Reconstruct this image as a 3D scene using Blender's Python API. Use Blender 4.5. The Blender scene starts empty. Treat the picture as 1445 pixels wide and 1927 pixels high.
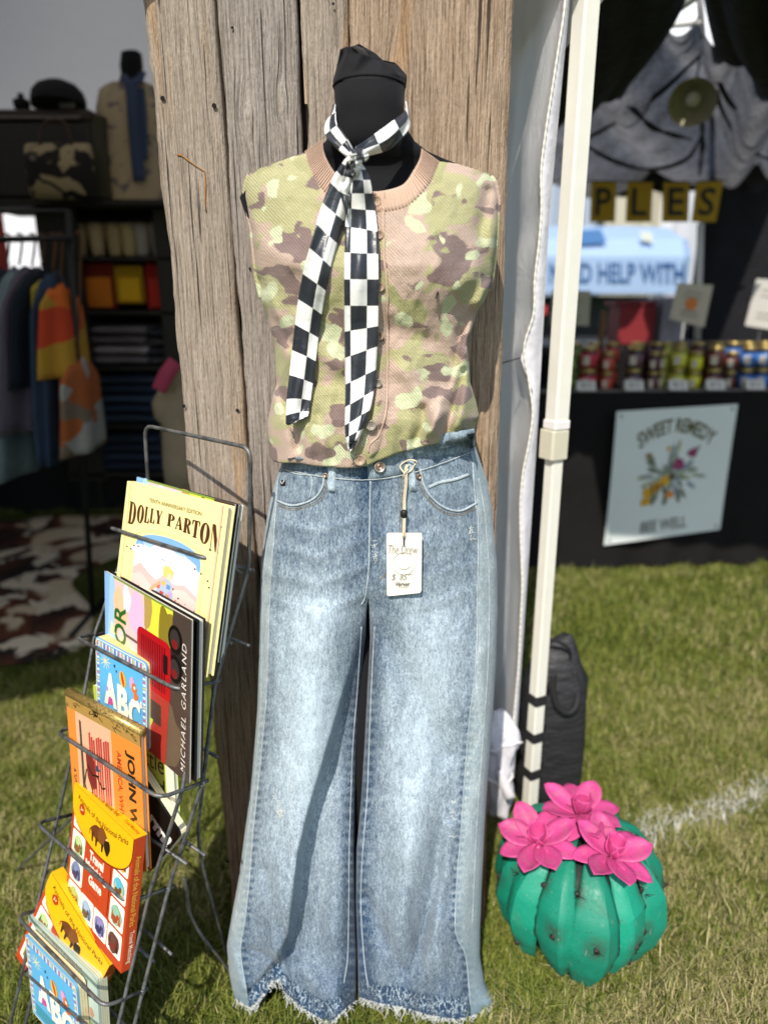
import bpy, bmesh, math, random
import numpy as np
from mathutils import Vector, Matrix
from mathutils.bvhtree import BVHTree

random.seed(7); RNG = np.random.default_rng(7)
scene = bpy.context.scene
COL = scene.collection

# ------------------------------------------------------------------ camera, sky, sun, exposure
PITCH = math.radians(16.8); CAM_Z = 1.30; FPX = 1336.0
cam_data = bpy.data.cameras.new('camera'); cam = bpy.data.objects.new('camera', cam_data)
COL.objects.link(cam); scene.camera = cam
cam.location = (0, 0, CAM_Z); cam.rotation_euler = (math.radians(90) - PITCH, 0, 0)
cam_data.sensor_fit = 'HORIZONTAL'; cam_data.sensor_width = 36.0; cam_data.lens = FPX / 1445 * 36
cam_data.clip_start = 0.02; cam_data.clip_end = 2000
cam_data.dof.use_dof = True; cam_data.dof.focus_distance = 1.08; cam_data.dof.aperture_fstop = 2.6

SUN_EL = math.radians(46); SUN_AZ = math.radians(14)     # light travels towards +Y and a little +X
world = bpy.data.worlds.new('World'); scene.world = world; world.use_nodes = True
wn = world.node_tree
sky = wn.nodes.new('ShaderNodeTexSky'); sky.sky_type = 'NISHITA'; sky.sun_disc = False
sky.sun_elevation = SUN_EL; sky.sun_rotation = math.radians(180) + SUN_AZ
wn.links.new(sky.outputs[0], wn.nodes['Background'].inputs[0]); wn.nodes['Background'].inputs[1].default_value = 0.14
sl = bpy.data.lights.new('sun', 'SUN'); sl.energy = 4.1; sl.angle = math.radians(0.5); sl.color = (1.0, 0.94, 0.85)
sun = bpy.data.objects.new('sun', sl); COL.objects.link(sun)
SUND = Vector((math.sin(SUN_AZ) * math.cos(SUN_EL), math.cos(SUN_AZ) * math.cos(SUN_EL), -math.sin(SUN_EL)))
sun.rotation_euler = SUND.to_track_quat('-Z', 'Y').to_euler()
scene.view_settings.view_transform = 'Standard'; scene.view_settings.look = 'None'
scene.view_settings.exposure = 0.36; scene.view_settings.gamma = 1.0
scene.render.engine = 'CYCLES'
scene.cycles.max_bounces = 6; scene.cycles.transparent_max_bounces = 8
scene.cycles.use_denoising = True

# ------------------------------------------------------------------ small helpers
_c, _s = math.cos(PITCH), math.sin(PITCH)
def ray(px, py):
    x = (np.asarray(px, float) - 722.5) / FPX; y = -(np.asarray(py, float) - 963.5) / FPX
    return np.stack([x, _c + y * _s, -_s + y * _c], -1)
def at(px, py, Y):
    r = ray(px, py); k = np.asarray(Y, float) / r[..., 1]
    return np.array([0, 0, CAM_Z]) + r * k[..., None]
def atZ(px, py, Z=0.0):
    r = ray(px, py); return np.array([0, 0, CAM_Z]) + r * ((Z - CAM_Z) / r[..., 2])[..., None]
def proj(P):
    P = np.asarray(P, float); d = P - np.array([0, 0, CAM_Z])
    z = d[..., 1] * _c - d[..., 2] * _s; y = d[..., 1] * _s + d[..., 2] * _c
    return 722.5 + FPX * d[..., 0] / z, 963.5 - FPX * y / z
def srgb(h):
    h = h.lstrip('#'); v = [int(h[i:i + 2], 16) / 255 for i in (0, 2, 4)]
    return tuple(c / 12.92 if c <= .04045 else ((c + .055) / 1.055) ** 2.4 for c in v)
def sstep(a, b, x):
    t = np.clip((np.asarray(x, float) - a) / (b - a), 0, 1); return t * t * (3 - 2 * t)
def tab(t):
    xs = [p[0] for p in t]; ys = [p[1] for p in t]
    return lambda v: np.interp(v, xs, ys)
_perm = RNG.random((64, 64, 16))
def vnoise(x, y, k=0):
    x = np.asarray(x, float); y = np.asarray(y, float)
    xi = np.floor(x).astype(int); yi = np.floor(y).astype(int); fx = x - xi; fy = y - yi
    fx = fx * fx * (3 - 2 * fx); fy = fy * fy * (3 - 2 * fy); T = _perm[:, :, k % 16]
    g = lambda a, b: T[a % 64, b % 64]
    return (g(xi, yi) * (1 - fx) + g(xi + 1, yi) * fx) * (1 - fy) + (g(xi, yi + 1) * (1 - fx) + g(xi + 1, yi + 1) * fx) * fy - .5
def fbm(x, y, k=0, o=3):
    return sum(vnoise(x * 2 ** i, y * 2 ** i, k + i) / 2 ** i for i in range(o))
def catmull(pts, n):
    P = np.array(pts, float); k = len(P)
    P = np.vstack([2 * P[0] - P[1], P, 2 * P[-1] - P[-2]]); out = []
    for t in np.linspace(0, k - 1 - 1e-9, n):
        i = int(t); f = t - i; a, b, c, d = P[i], P[i + 1], P[i + 2], P[i + 3]
        out.append(.5 * (2 * b + (c - a) * f + (2 * a - 5 * b + 4 * c - d) * f * f + (3 * b - a - 3 * c + d) * f ** 3))
    return np.array(out)
def polydist(px, py, pts):
    """distance, signed side and position along a polyline"""
    best = np.full(np.shape(px), 1e9); side = np.zeros(np.shape(px)); along = np.zeros(np.shape(px))
    n = len(pts) - 1
    for i in range(n):
        (ax, ay), (bx, by) = pts[i], pts[i + 1]; dx, dy = bx - ax, by - ay; L = dx * dx + dy * dy
        t = np.clip(((px - ax) * dx + (py - ay) * dy) / L, 0, 1)
        ex = px - ax - t * dx; ey = py - ay - t * dy; d = np.hypot(ex, ey)
        m = d < best; best = np.where(m, d, best)
        side = np.where(m, np.sign(dx * (py - ay) - dy * (px - ax)), side); along = np.where(m, (i + t) / n, along)
    return best, side, along

# ------------------------------------------------------------------ node helpers
def mk(name):
    m = bpy.data.materials.new(name); m.use_nodes = True
    return m, m.node_tree, m.node_tree.nodes['Principled BSDF']
def put(nt, sock, v):
    if isinstance(v, bpy.types.NodeSocket): nt.links.new(v, sock)
    elif isinstance(v, (tuple, list)) and len(v) == 3 and sock.type == 'RGBA': sock.default_value = (*v, 1)
    else: sock.default_value = v
def nd(nt, typ, ins=None, **props):
    n = nt.nodes.new(typ)
    for k, v in props.items(): setattr(n, k, v)
    for k, v in (ins or {}).items(): put(nt, n.inputs[k], v)
    return n
def mth(nt, op, a, b=0.0, clamp=False):
    n = nt.nodes.new('ShaderNodeMath'); n.operation = op; n.use_clamp = clamp
    put(nt, n.inputs[0], a); put(nt, n.inputs[1], b); return n.outputs[0]
def mix(nt, f, a, b, blend='MIX'):
    n = nt.nodes.new('ShaderNodeMix'); n.data_type = 'RGBA'; n.blend_type = blend
    put(nt, n.inputs[0], f); put(nt, n.inputs[6], a); put(nt, n.inputs[7], b); return n.outputs[2]
def ramp(nt, f, stops, interp='LINEAR'):
    n = nt.nodes.new('ShaderNodeValToRGB'); n.color_ramp.interpolation = interp; e = n.color_ramp.elements
    while len(e) < len(stops): e.new(.5)
    for i, (p, c) in enumerate(stops):
        e[i].position = p; e[i].color = (*c, 1) if not isinstance(c, (int, float)) else (c, c, c, 1)
    put(nt, n.inputs[0], f); return n.outputs[0]
def objco(nt, scale=(1, 1, 1), kind='Object'):
    t = nt.nodes.new('ShaderNodeTexCoord'); m = nt.nodes.new('ShaderNodeMapping')
    nt.links.new(t.outputs[kind], m.inputs[0]); m.inputs['Scale'].default_value = scale; return m.outputs[0]
def noise(nt, vec, scale=1.0, detail=3.0, rough=.55, dist=0.0):
    n = nt.nodes.new('ShaderNodeTexNoise'); put(nt, n.inputs['Vector'], vec)
    n.inputs['Scale'].default_value = scale; n.inputs['Detail'].default_value = detail
    n.inputs['Roughness'].default_value = rough; n.inputs['Distortion'].default_value = dist; return n.outputs[0]
def attr(nt, name): return nd(nt, 'ShaderNodeAttribute', attribute_name=name)
def bump(nt, h, strength=.3, dist=.002):
    return nd(nt, 'ShaderNodeBump', {'Height': h, 'Strength': strength, 'Distance': dist}).outputs[0]
_mats = {}
def plain(name, col, rough=.6, metal=0.0, nscale=60, namp=.18, bscale=0, bstr=.2, bdist=.002, spec=.4, stretch=(1, 1, 1), sheen=0):
    """one-colour procedural material with grain, roughness variation and optional relief"""
    if name in _mats: return _mats[name]
    m, nt, b = mk(name)
    if isinstance(col, str): col = srgb(col)
    v = objco(nt, stretch); n = noise(nt, v, nscale, 4)
    k = mth(nt, 'MULTIPLY_ADD', n, 2 * namp); k.node.inputs[2].default_value = 1 - namp
    c = nd(nt, 'ShaderNodeMix', data_type='RGBA', blend_type='MULTIPLY'); c.inputs[0].default_value = 1
    put(nt, c.inputs[6], col); nt.links.new(k, c.inputs[7]); nt.links.new(c.outputs[2], b.inputs['Base Color'])
    r = mth(nt, 'MULTIPLY_ADD', n, .25); r.node.inputs[2].default_value = rough - .12; nt.links.new(r, b.inputs['Roughness'])
    b.inputs['Metallic'].default_value = metal; b.inputs['Specular IOR Level'].default_value = spec
    if sheen: b.inputs['Sheen Weight'].default_value = sheen
    if bscale:
        nt.links.new(bump(nt, noise(nt, v, bscale, 4), bstr, bdist), b.inputs['Normal'])
    _mats[name] = m; return m

# ------------------------------------------------------------------ object helpers
def _link(o, parent, local):
    COL.objects.link(o)
    if parent is not None:
        o.parent = parent
        if not local and 'base' in parent:
            o.matrix_parent_inverse = Matrix.Translation(-Vector(parent['base']))
    return o
def mesh(name, verts, faces, mat, parent=None, local=False, smooth=True, attrs=None, uv=None, cols=None):
    me = bpy.data.meshes.new(name)
    me.from_pydata([tuple(v) for v in np.asarray(verts, float).reshape(-1, 3)], [], [tuple(int(i) for i in f) for f in faces])
    if smooth: me.polygons.foreach_set('use_smooth', [True] * len(me.polygons))
    if mat is not None: me.materials.append(mat)
    for k, a in (attrs or {}).items():
        at_ = me.attributes.new(k, 'FLOAT', 'POINT'); at_.data.foreach_set('value', np.asarray(a, np.float32).ravel())
    if uv is not None:
        L = me.uv_layers.new(name='UVMap'); idx = np.zeros(len(me.loops), np.int32); me.loops.foreach_get('vertex_index', idx)
        L.data.foreach_set('uv', np.asarray(uv, np.float32).reshape(-1, 2)[idx].ravel())
    if cols is not None:
        ca = me.color_attributes.new('Col', 'FLOAT_COLOR', 'POINT')
        ca.data.foreach_set('color', np.asarray(cols, np.float32).ravel())
    o = bpy.data.objects.new(name, me)
    return _link(o, parent, local)
def thing(name, label, cat, loc=(0, 0, 0), group=None):
    o = bpy.data.objects.new(name, None); COL.objects.link(o); o.empty_display_size = .02
    o.location = loc; o['base'] = [float(v) for v in loc]
    return tag(o, label, cat, group)
def tag(o, label, cat, group=None):
    o['label'] = label; o['category'] = cat
    if group: o['group'] = group
    return o
def struct(o): o['kind'] = 'structure'; return o
def grid(name, P, mat, parent=None, close=False, local=False, attrs=None, uv=None, flip=False):
    P = np.asarray(P, float); nv, nu = P.shape[:2]; f = []
    for j in range(nv - 1):
        for i in range(nu if close else nu - 1):
            k = (i + 1) % nu; q = (j * nu + i, j * nu + k, (j + 1) * nu + k, (j + 1) * nu + i)
            f.append(q[::-1] if flip else q)
    return mesh(name, P.reshape(-1, 3), f, mat, parent, local, True, attrs, uv)
def loft(name, rings, mat, parent=None, local=False, cap=True, smooth=True, attrs=None):
    R = np.asarray(rings, float); n, k = R.shape[:2]; f = []
    for j in range(n - 1):
        for i in range(k): f.append((j * k + i, j * k + (i + 1) % k, (j + 1) * k + (i + 1) % k, (j + 1) * k + i))
    if cap: f.append(tuple(range(k))[::-1]); f.append(tuple((n - 1) * k + i for i in range(k)))
    return mesh(name, R.reshape(-1, 3), f, mat, parent, local, smooth, attrs)
def tube_vf(pts, r, k=8, off=0, closed=False):
    P = np.asarray(pts, float); n = len(P); rr = np.broadcast_to(np.asarray(r, float), (n,))
    T = np.gradient(P, axis=0) if not closed else np.roll(P, -1, 0) - np.roll(P, 1, 0)
    T /= np.linalg.norm(T, axis=1)[:, None] + 1e-12
    up = np.array([0, 0, 1.]) if abs(T[0][2]) < .9 else np.array([1., 0, 0]); V = []; F = []
    N = np.cross(T[0], up); N /= np.linalg.norm(N)
    for i in range(n):
        N = N - T[i] * (N @ T[i]); N /= np.linalg.norm(N) + 1e-12; B = np.cross(T[i], N)
        for a in np.linspace(0, 2 * np.pi, k, endpoint=False): V.append(P[i] + rr[i] * (np.cos(a) * N + np.sin(a) * B))
    for j in range(n if closed else n - 1):
        j2 = (j + 1) % n
        for i in range(k): F.append((off + j * k + i, off + j * k + (i + 1) % k, off + j2 * k + (i + 1) % k, off + j2 * k + i))
    if not closed: F.append(tuple(off + i for i in range(k))[::-1]); F.append(tuple(off + (n - 1) * k + i for i in range(k)))
    return V, F
def tube(name, pts, r, mat, parent=None, local=False, k=8, closed=False):
    V, F = tube_vf(pts, r, k, 0, closed); return mesh(name, V, F, mat, parent, local)
def rounded(pts, rad=.012, n=5):
    """polyline with rounded corners"""
    P = [np.array(p, float) for p in pts]; out = [P[0]]
    for a, b, c in zip(P, P[1:], P[2:]):
        u = a - b; v = c - b; lu, lv = np.linalg.norm(u), np.linalg.norm(v); r = min(rad, lu * .45, lv * .45)
        p, q = b + u / lu * r, b + v / lv * r
        for t in np.linspace(0, 1, n): out.append((1 - t) ** 2 * p + 2 * t * (1 - t) * b + t * t * q)
    out.append(P[-1]); return np.array(out)
def box_vf(lo, hi, bev=0.0):
    bm = bmesh.new(); bmesh.ops.create_cube(bm, size=1)
    for v in bm.verts: v.co = Vector([lo[i] + (v.co[i] + .5) * (hi[i] - lo[i]) for i in range(3)])
    if bev: bmesh.ops.bevel(bm, geom=bm.edges[:], offset=bev, segments=2, affect='EDGES', profile=.5)
    V = [v.co[:] for v in bm.verts]; bm.verts.index_update(); F = [[v.index for v in f.verts] for f in bm.faces]; bm.free(); return V, F
def box(name, lo, hi, mat, parent=None, bev=.002, local=False, M=None, smooth=False):
    V, F = box_vf(lo, hi, bev)
    if M is not None: V = [(M @ Vector(v))[:] for v in V]
    return mesh(name, V, F, mat, parent, local, smooth)
def ring(cx, cy, z, a, b, n=32, p=2.0, ph=0.0):
    t = np.linspace(0, 2 * np.pi, n, endpoint=False) + ph; c, s = np.cos(t), np.sin(t)
    return np.stack([cx + a * np.sign(c) * np.abs(c) ** (2 / p), cy + b * np.sign(s) * np.abs(s) ** (2 / p), np.full(n, z)], -1)
def disc_on(name, P, nrm, r, h, mat, parent=None, n=16, rim=0.0):
    """a little turned button or rivet sitting on a surface"""
    nrm = Vector(nrm).normalized(); q = nrm.to_track_quat('Z', 'Y').to_matrix()
    prof = [(r, 0), (r, h * .7), (r * .9, h), (r * .72, h), (r * .66, h - rim), (.0001, h - rim)]
    R = [[(Vector(P) + q @ Vector((pr * math.cos(t), pr * math.sin(t), z)))[:] for t in np.linspace(0, 2 * np.pi, n, endpoint=False)] for pr, z in prof]
    return loft(name, R, mat, parent, cap=False)
def copy_tree(o, parent=None):
    c = o.copy(); COL.objects.link(c)
    if parent is not None: c.parent = parent; c.matrix_parent_inverse = o.matrix_parent_inverse.copy()
    for ch in list(o.children): copy_tree(ch, c)
    return c

# text as flat mesh triangles, fitted to a box (x0,y0,x1,y1) in a 2-D frame with y up
def text_tris(s, bold=0.0, shear=0.0, spacing=1.0):
    cu = bpy.data.curves.new('t', 'FONT'); cu.body = s; cu.offset = bold; cu.shear = shear; cu.space_character = spacing
    cu.resolution_u = 3; o = bpy.data.objects.new('t', cu); COL.objects.link(o)
    me = bpy.data.meshes.new_from_object(o.evaluated_get(bpy.context.evaluated_depsgraph_get()))
    V = np.array([v.co[:2] for v in me.vertices]); F = [tuple(p.vertices) for p in me.polygons]
    bpy.data.objects.remove(o); bpy.data.curves.remove(cu); bpy.data.meshes.remove(me); return V, F
def fit(V, x0, y0, x1, y1, rot=0):
    V = V.copy()
    if rot == 90: V = np.stack([-V[:, 1], V[:, 0]], -1)
    if rot == -90: V = np.stack([V[:, 1], -V[:, 0]], -1)
    lo, hi = V.min(0), V.max(0); return (V - lo) / (hi - lo) * np.array([x1 - x0, y1 - y0]) + np.array([x0, y0])

m_print, nt, b = mk('printed_paper')
va = attr(nt, 'Col'); nn = noise(nt, objco(nt), 160, 3); n2 = noise(nt, objco(nt), 28, 3)
nt.links.new(mix(nt, mth(nt, 'MULTIPLY', n2, .25), mix(nt, .14, va.outputs['Color'], nn, 'SOFT_LIGHT'), va.outputs['Color'], 'SOFT_LIGHT'), b.inputs['Base Color'])
b.inputs['Roughness'].default_value = .32; b.inputs['Specular IOR Level'].default_value = .45

class Art:
    """flat print: coloured shapes in a (u right, v down) frame, later ones a hair above earlier ones"""
    def __init__(s, w, h): s.w, s.h = w, h; s.V = []; s.F = []; s.C = []; s.k = 0; s.lift = .00003; s.ym = lambda y: y
    def _add(s, pts, faces, col):
        if isinstance(col, str): col = srgb(col)
        o = len(s.V); s.k += 1
        cl = lambda q: min(1.004, max(-.004, q))
        s.V += [(cl(x) * s.w, -(.0002 + s.k * s.lift), -cl(s.ym(y)) * s.h) for x, y in pts]
        s.F += [tuple(o + i for i in f) for f in faces]; s.C += [(*col, 1)] * len(pts)
    def poly(s, pts, col): s._add(pts, [tuple(range(len(pts)))], col); return s
    def same(s): s.k -= 1; return s
    def rect(s, x0, y0, x1, y1, col): return s.poly([(x0, y0), (x0, y1), (x1, y1), (x1, y0)], col)
    def rrect(s, x0, y0, x1, y1, r, col):
        ry = r * s.w / s.h; p = []
        for cx, cy, a in ((x0 + r, y0 + ry, 180), (x1 - r, y0 + ry, 270), (x1 - r, y1 - ry, 0), (x0 + r, y1 - ry, 90)):
            for t in np.radians(np.linspace(a, a + 90, 5)): p.append((cx + r * math.cos(t), cy + ry * math.sin(t)))
        return s.poly(p, col)
    def blob(s, cx, cy, rx, ry, col, n=20, wob=.0, seed=1, rot=0):
        g = random.Random(seed); ph = g.random() * 6; p = []
        for t in np.linspace(0, 2 * np.pi, n, endpoint=False):
            k = 1 + wob * (math.sin(3 * t + ph) + .6 * math.sin(5 * t + 2 * ph)); x, y = rx * k * math.cos(t), ry * k * math.sin(t)
            p.append((cx + x * math.cos(rot) - y * math.sin(rot), cy + x * math.sin(rot) + y * math.cos(rot)))
        return s.poly(p, col)
    def line(s, pts, wd, col):
        P = np.array(pts, float) * [s.w, s.h]
        for i, (a, b_) in enumerate(zip(P, P[1:])):
            d = b_ - a; L = np.hypot(*d) + 1e-9; q = np.array([-d[1], d[0]]) / L * wd / 2
            if i: s.k -= 1
            s.poly([tuple(v / [s.w, s.h]) for v in (a + q, b_ + q, b_ - q, a - q)], col)
        return s
    def text(s, t, x0, y0, x1, y1, col, rot=0, bold=0, shear=0, spacing=1.0, warp=None):
        V, F = text_tris(t, bold, shear, spacing); V = fit(V, x0, -y1, x1, -y0, rot); V[:, 1] *= -1
        if warp: V = np.array([warp(x, y) for x, y in V])
        s._add([tuple(v) for v in V], F, col); return s
    def build(s, name, parent):
        return mesh(name, s.V, s.F, m_print, parent, True, False, cols=s.C)

# ------------------------------------------------------------------ ground
m_soil, nt, b = mk('lawn_soil')
v = objco(nt); n1 = noise(nt, v, 2.2, 5); n2 = noise(nt, v, 70, 4)
c = ramp(nt, n1, [(.3, (.055, .075, .014)), (.55, (.10, .125, .025)), (.75, (.15, .15, .05))])
nt.links.new(mix(nt, .75, c, ramp(nt, n2, [(.3, .25), (.7, 1.15)]), 'MULTIPLY'), b.inputs['Base Color'])
b.inputs['Roughness'].default_value = .95; b.inputs['Specular IOR Level'].default_value = .1
nt.links.new(bump(nt, n2, .8, .02), b.inputs['Normal'])
gx = np.concatenate([[-400, -40, -8], np.linspace(-3, 4, 60), [9, 40, 400]]); gy = np.concatenate([[-60, -8], np.linspace(-1, 8, 80), [14, 60, 900]])
GX, GY = np.meshgrid(gx, gy)
def ground_z(x, y): return (.008 * fbm(x * 3, y * 3, 3) - .004) * np.exp(-((x / 6) ** 2 + ((y - 2) / 6) ** 2))
struct(grid('ground', np.stack([GX, GY, ground_z(GX, GY) - .006], -1), m_soil))

m_grass, nt, b = mk('grass_blades')
va = attr(nt, 'Col'); nt.links.new(va.outputs['Color'], b.inputs['Base Color'])
b.inputs['Roughness'].default_value = .55; b.inputs['Specular IOR Level'].default_value = .25
tr = nd(nt, 'ShaderNodeBsdfTranslucent'); nt.links.new(va.outputs['Color'], tr.inputs[0])
ms = nd(nt, 'ShaderNodeMixShader', {0: .22}); nt.links.new(b.outputs[0], ms.inputs[1]); nt.links.new(tr.outputs[0], ms.inputs[2])
nt.links.new(ms.outputs[0], nt.nodes['Material Output'].inputs[0])
CHALK = (atZ(1130, 1612)[:2], atZ(1480, 1478)[:2])
def make_grass(name, n, x0, x1, y0, y1, lmin, lmax, wd, label, keep):
    x = RNG.uniform(x0, x1, n); y = RNG.uniform(y0, y1, n); k = keep(x, y); x, y = x[k], y[k]; n = len(x)
    tuft = fbm(x * 9, y * 9, 1); dry = fbm(x * 2.3 + 5, y * 2.3, 6) + .35 * fbm(x * 14, y * 14, 9)
    L = RNG.uniform(lmin, lmax, n) * (1 + .7 * tuft); ang = RNG.uniform(0, 2 * np.pi, n) + 1.5 * tuft
    lean = RNG.uniform(.15, 1.3, n); lg = RNG.random(n) < .07; L = np.where(lg, L * 1.55, L); lean = np.where(lg, np.minimum(lean + .3, 1.35), lean); w = wd * RNG.uniform(.6, 1.3, n)
    dx, dy = np.cos(ang), np.sin(ang); qx, qy = -dy * w / 2, dx * w / 2
    z0 = ground_z(x, y) - .006; h1 = L * .55 * np.cos(lean * .5); o1 = L * .55 * np.sin(lean * .5)
    h2 = h1 + L * .5 * np.cos(np.minimum(lean * 1.5, 1.75)); o2 = o1 + L * .5 * np.sin(np.minimum(lean * 1.5, 1.75))
    h2 = np.maximum(h2, .004)
    V = np.zeros((n, 5, 3))
    V[:, 0] = np.stack([x - qx, y - qy, z0], -1); V[:, 1] = np.stack([x + qx, y + qy, z0], -1)
    V[:, 2] = np.stack([x + dx * o1 + qx * .8, y + dy * o1 + qy * .8, z0 + h1], -1)
    V[:, 3] = np.stack([x + dx * o1 - qx * .8, y + dy * o1 - qy * .8, z0 + h1], -1)
    V[:, 4] = np.stack([x + dx * o2, y + dy * o2, z0 + h2], -1)
    me = bpy.data.meshes.new(name); me.vertices.add(n * 5); me.vertices.foreach_set('co', V.astype(np.float32).ravel())
    i5 = np.arange(n)[:, None] * 5; q = i5 + np.array([0, 1, 2, 3]); t = i5 + np.array([3, 2, 4])
    loops = np.concatenate([q, t], 1).ravel(); me.loops.add(len(loops)); me.loops.foreach_set('vertex_index', loops.astype(np.int32))
    st = (np.arange(n)[:, None] * 7 + np.array([0, 4])).ravel(); me.polygons.add(2 * n)
    me.polygons.foreach_set('loop_start', st.astype(np.int32))
    me.update(calc_edges=True); me.validate()
    A = np.array((.14, .175, .022)); B = np.array((.25, .265, .06)); D = np.array((.46, .40, .19)); Dk = np.array((.06, .10, .014))
    r = RNG.random(n)[:, None]; C = A * (1 - r) + B * r
    C = np.where((RNG.random(n) < .18)[:, None], Dk, C)
    pd = np.clip(.16 + 1.0 * dry, .03, .75) * (1 - .55 * sstep(1.5, 2.6, y)); C = np.where((RNG.random(n) < pd)[:, None], D * RNG.uniform(.65, 1.15, n)[:, None], C)
    (ax, ay), (bx, by) = CHALK; ux, uy = bx - ax, by - ay; LL = math.hypot(ux, uy); tt = ((x - ax) * ux + (y - ay) * uy) / LL
    dd = np.abs((x - ax) * uy - (y - ay) * ux) / LL + .02 * fbm(x * 20, y * 20, 4)
    pw = np.clip(.6 * np.exp(-(dd / .032) ** 2), 0, 1) * (tt > 0) * (.5 + 1.2 * np.clip(fbm(x * 6, y * 6, 11) + .35, 0, 1))
    C = np.where((RNG.random(n) < pw)[:, None], np.array((.72, .72, .68)), C)
    C5 = np.repeat(C[:, None, :], 5, 1); C5[:, 4] *= 1.15; C5 = np.clip(np.concatenate([C5, np.ones((n, 5, 1))], -1), 0, 1)
    ca = me.color_attributes.new('Col', 'FLOAT_COLOR', 'POINT'); ca.data.foreach_set('color', C5.astype(np.float32).ravel())
    me.materials.append(m_grass)
    o = bpy.data.objects.new(name, me); COL.objects.link(o); o['kind'] = 'stuff'; tag(o, label, 'grass'); return o
CACT = (.402, 1.195)
def _in_view(x, y, m=.06): 
    zc = y * _c + CAM_Z * _s; return np.abs(x) < zc * .541 + m
def keep_near(x, y):
    k = _in_view(x, y) & (RNG.random(len(x)) < 1 - sstep(1.65, 2.45, y)) & ~((x > -.36) & (x < .23) & (y > 1.19) & (y < 1.42))
    k &= np.hypot(x - CACT[0], y - CACT[1]) > .11
    k &= ~((np.abs(x + .17) < .085) & (np.abs(y - 1.07) < .05)) & ~((np.abs(x - .06) < .085) & (np.abs(y - 1.07) < .05))
    k &= ~((np.abs(x - .43) < .07) & (np.abs(y - 1.63) < .06)) & ~((np.abs(x - .375) < .03) & (np.abs(y - 1.54) < .03))
    return k
make_grass('lawn_grass', 560000, -1.3, 1.6, .78, 2.45, .018, .046, .0027, 'short mown lawn with dry straw under the rack, mannequin and cactus', keep_near)
RUG_P = [(-1.55, 2.62), (-.62, 2.50)]
def keep_far(x, y): return _in_view(x, y, .2) & (RNG.random(len(x)) < .15 + .85 * sstep(1.65, 2.45, y)) & ~((x < -1.2) & (y > 2.25) & (y < 4.3)) & ~((x > -.35) & (x < .3) & (y > 1.95) & (y < 3.6))
make_grass('meadow_grass', 230000, -2.6, 3.2, 1.65, 5.2, .022, .046, .0042, 'out of focus lawn reaching back to the jam table', keep_far)

# ------------------------------------------------------------------ weathered boards
def wood(name, light, mid, dark, orange, warm=.35):
    m, nt, b = mk(name)
    g = attr(nt, 'gx'); z = attr(nt, 'gz')
    cv = nd(nt, 'ShaderNodeCombineXYZ'); nt.links.new(g.outputs['Fac'], cv.inputs[0]); nt.links.new(z.outputs['Fac'], cv.inputs[2])
    def st(sx, sz): return nd(nt, 'ShaderNodeVectorMath', {0: cv.outputs[0], 1: (sx, 1, sz)}, operation='MULTIPLY').outputs[0]
    big = noise(nt, st(9, 1.1), 1, 4); fine = noise(nt, st(260, 6), 1, 5, .7); hair = noise(nt, st(620, 16), 1, 3, .6); stain = noise(nt, st(22, 1.6), 1, 3, .5, .6)
    pit = noise(nt, st(330, 110), 1, 3, .6)
    c = ramp(nt, fine, [(.30, dark), (.40, mid), (.56, light), (.75, tuple(min(1, x * 1.18) for x in light))])
    c = mix(nt, mth(nt, 'MULTIPLY', mth(nt, 'SUBTRACT', stain, .56, True), 3.2 * warm * 2, True), c, orange)
    sz = nd(nt, 'ShaderNodeSeparateXYZ'); nt.links.new(objco(nt), sz.inputs[0]); wet = mth(nt, 'MULTIPLY', ramp(nt, mth(nt, 'ADD', sz.outputs[2], mth(nt, 'MULTIPLY', mth(nt, 'SUBTRACT', stain, .5), .9)), [(.25, .85), (1.15, .0)]), ramp(nt, big, [(.3, .5), (.6, 1.0)])); c = mix(nt, wet, c, mix(nt, .85, c, (.78, .50, .29), 'MULTIPLY'))
    c = mix(nt, .8, c, ramp(nt, hair, [(.32, .38), (.52, 1.0)]), 'MULTIPLY')
    c = mix(nt, .7, c, ramp(nt, big, [(.25, .72), (.7, 1.12)]), 'MULTIPLY')
    crack = ramp(nt, noise(nt, st(150, 2.6), 1, 3, .5), [(.33, .10), (.37, 1.0)])
    c = mix(nt, .9, c, crack, 'MULTIPLY')
    c = mix(nt, .5, c, ramp(nt, pit, [(.3, .5), (.5, 1.0)]), 'MULTIPLY')
    nt.links.new(c, b.inputs['Base Color']); b.inputs['Roughness'].default_value = .92; b.inputs['Specular IOR Level'].default_value = .12
    h = mth(nt, 'ADD', mth(nt, 'ADD', mth(nt, 'MULTIPLY', fine, 1.0), mth(nt, 'MULTIPLY', pit, .5)), mth(nt, 'ADD', mth(nt, 'MULTIPLY', crack, .8), mth(nt, 'MULTIPLY', hair, .5)))
    nt.links.new(bump(nt, h, 1.0, .0046), b.inputs['Normal']); return m
w_gray = wood('weathered_grey_wood', (.43, .375, .325), (.29, .245, .205), (.085, .064, .05), (.42, .24, .09), .15)
w_tan = wood('weathered_tan_wood', (.475, .395, .315), (.33, .265, .205), (.095, .068, .05), (.55, .29, .09), .6)
w_warm = wood('weathered_warm_wood', (.50, .375, .265), (.33, .23, .15), (.10, .06, .034), (.46, .23, .075), .35)
BY = 1.21
def lean(z): return .0165 * (1.72 - z)
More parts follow.
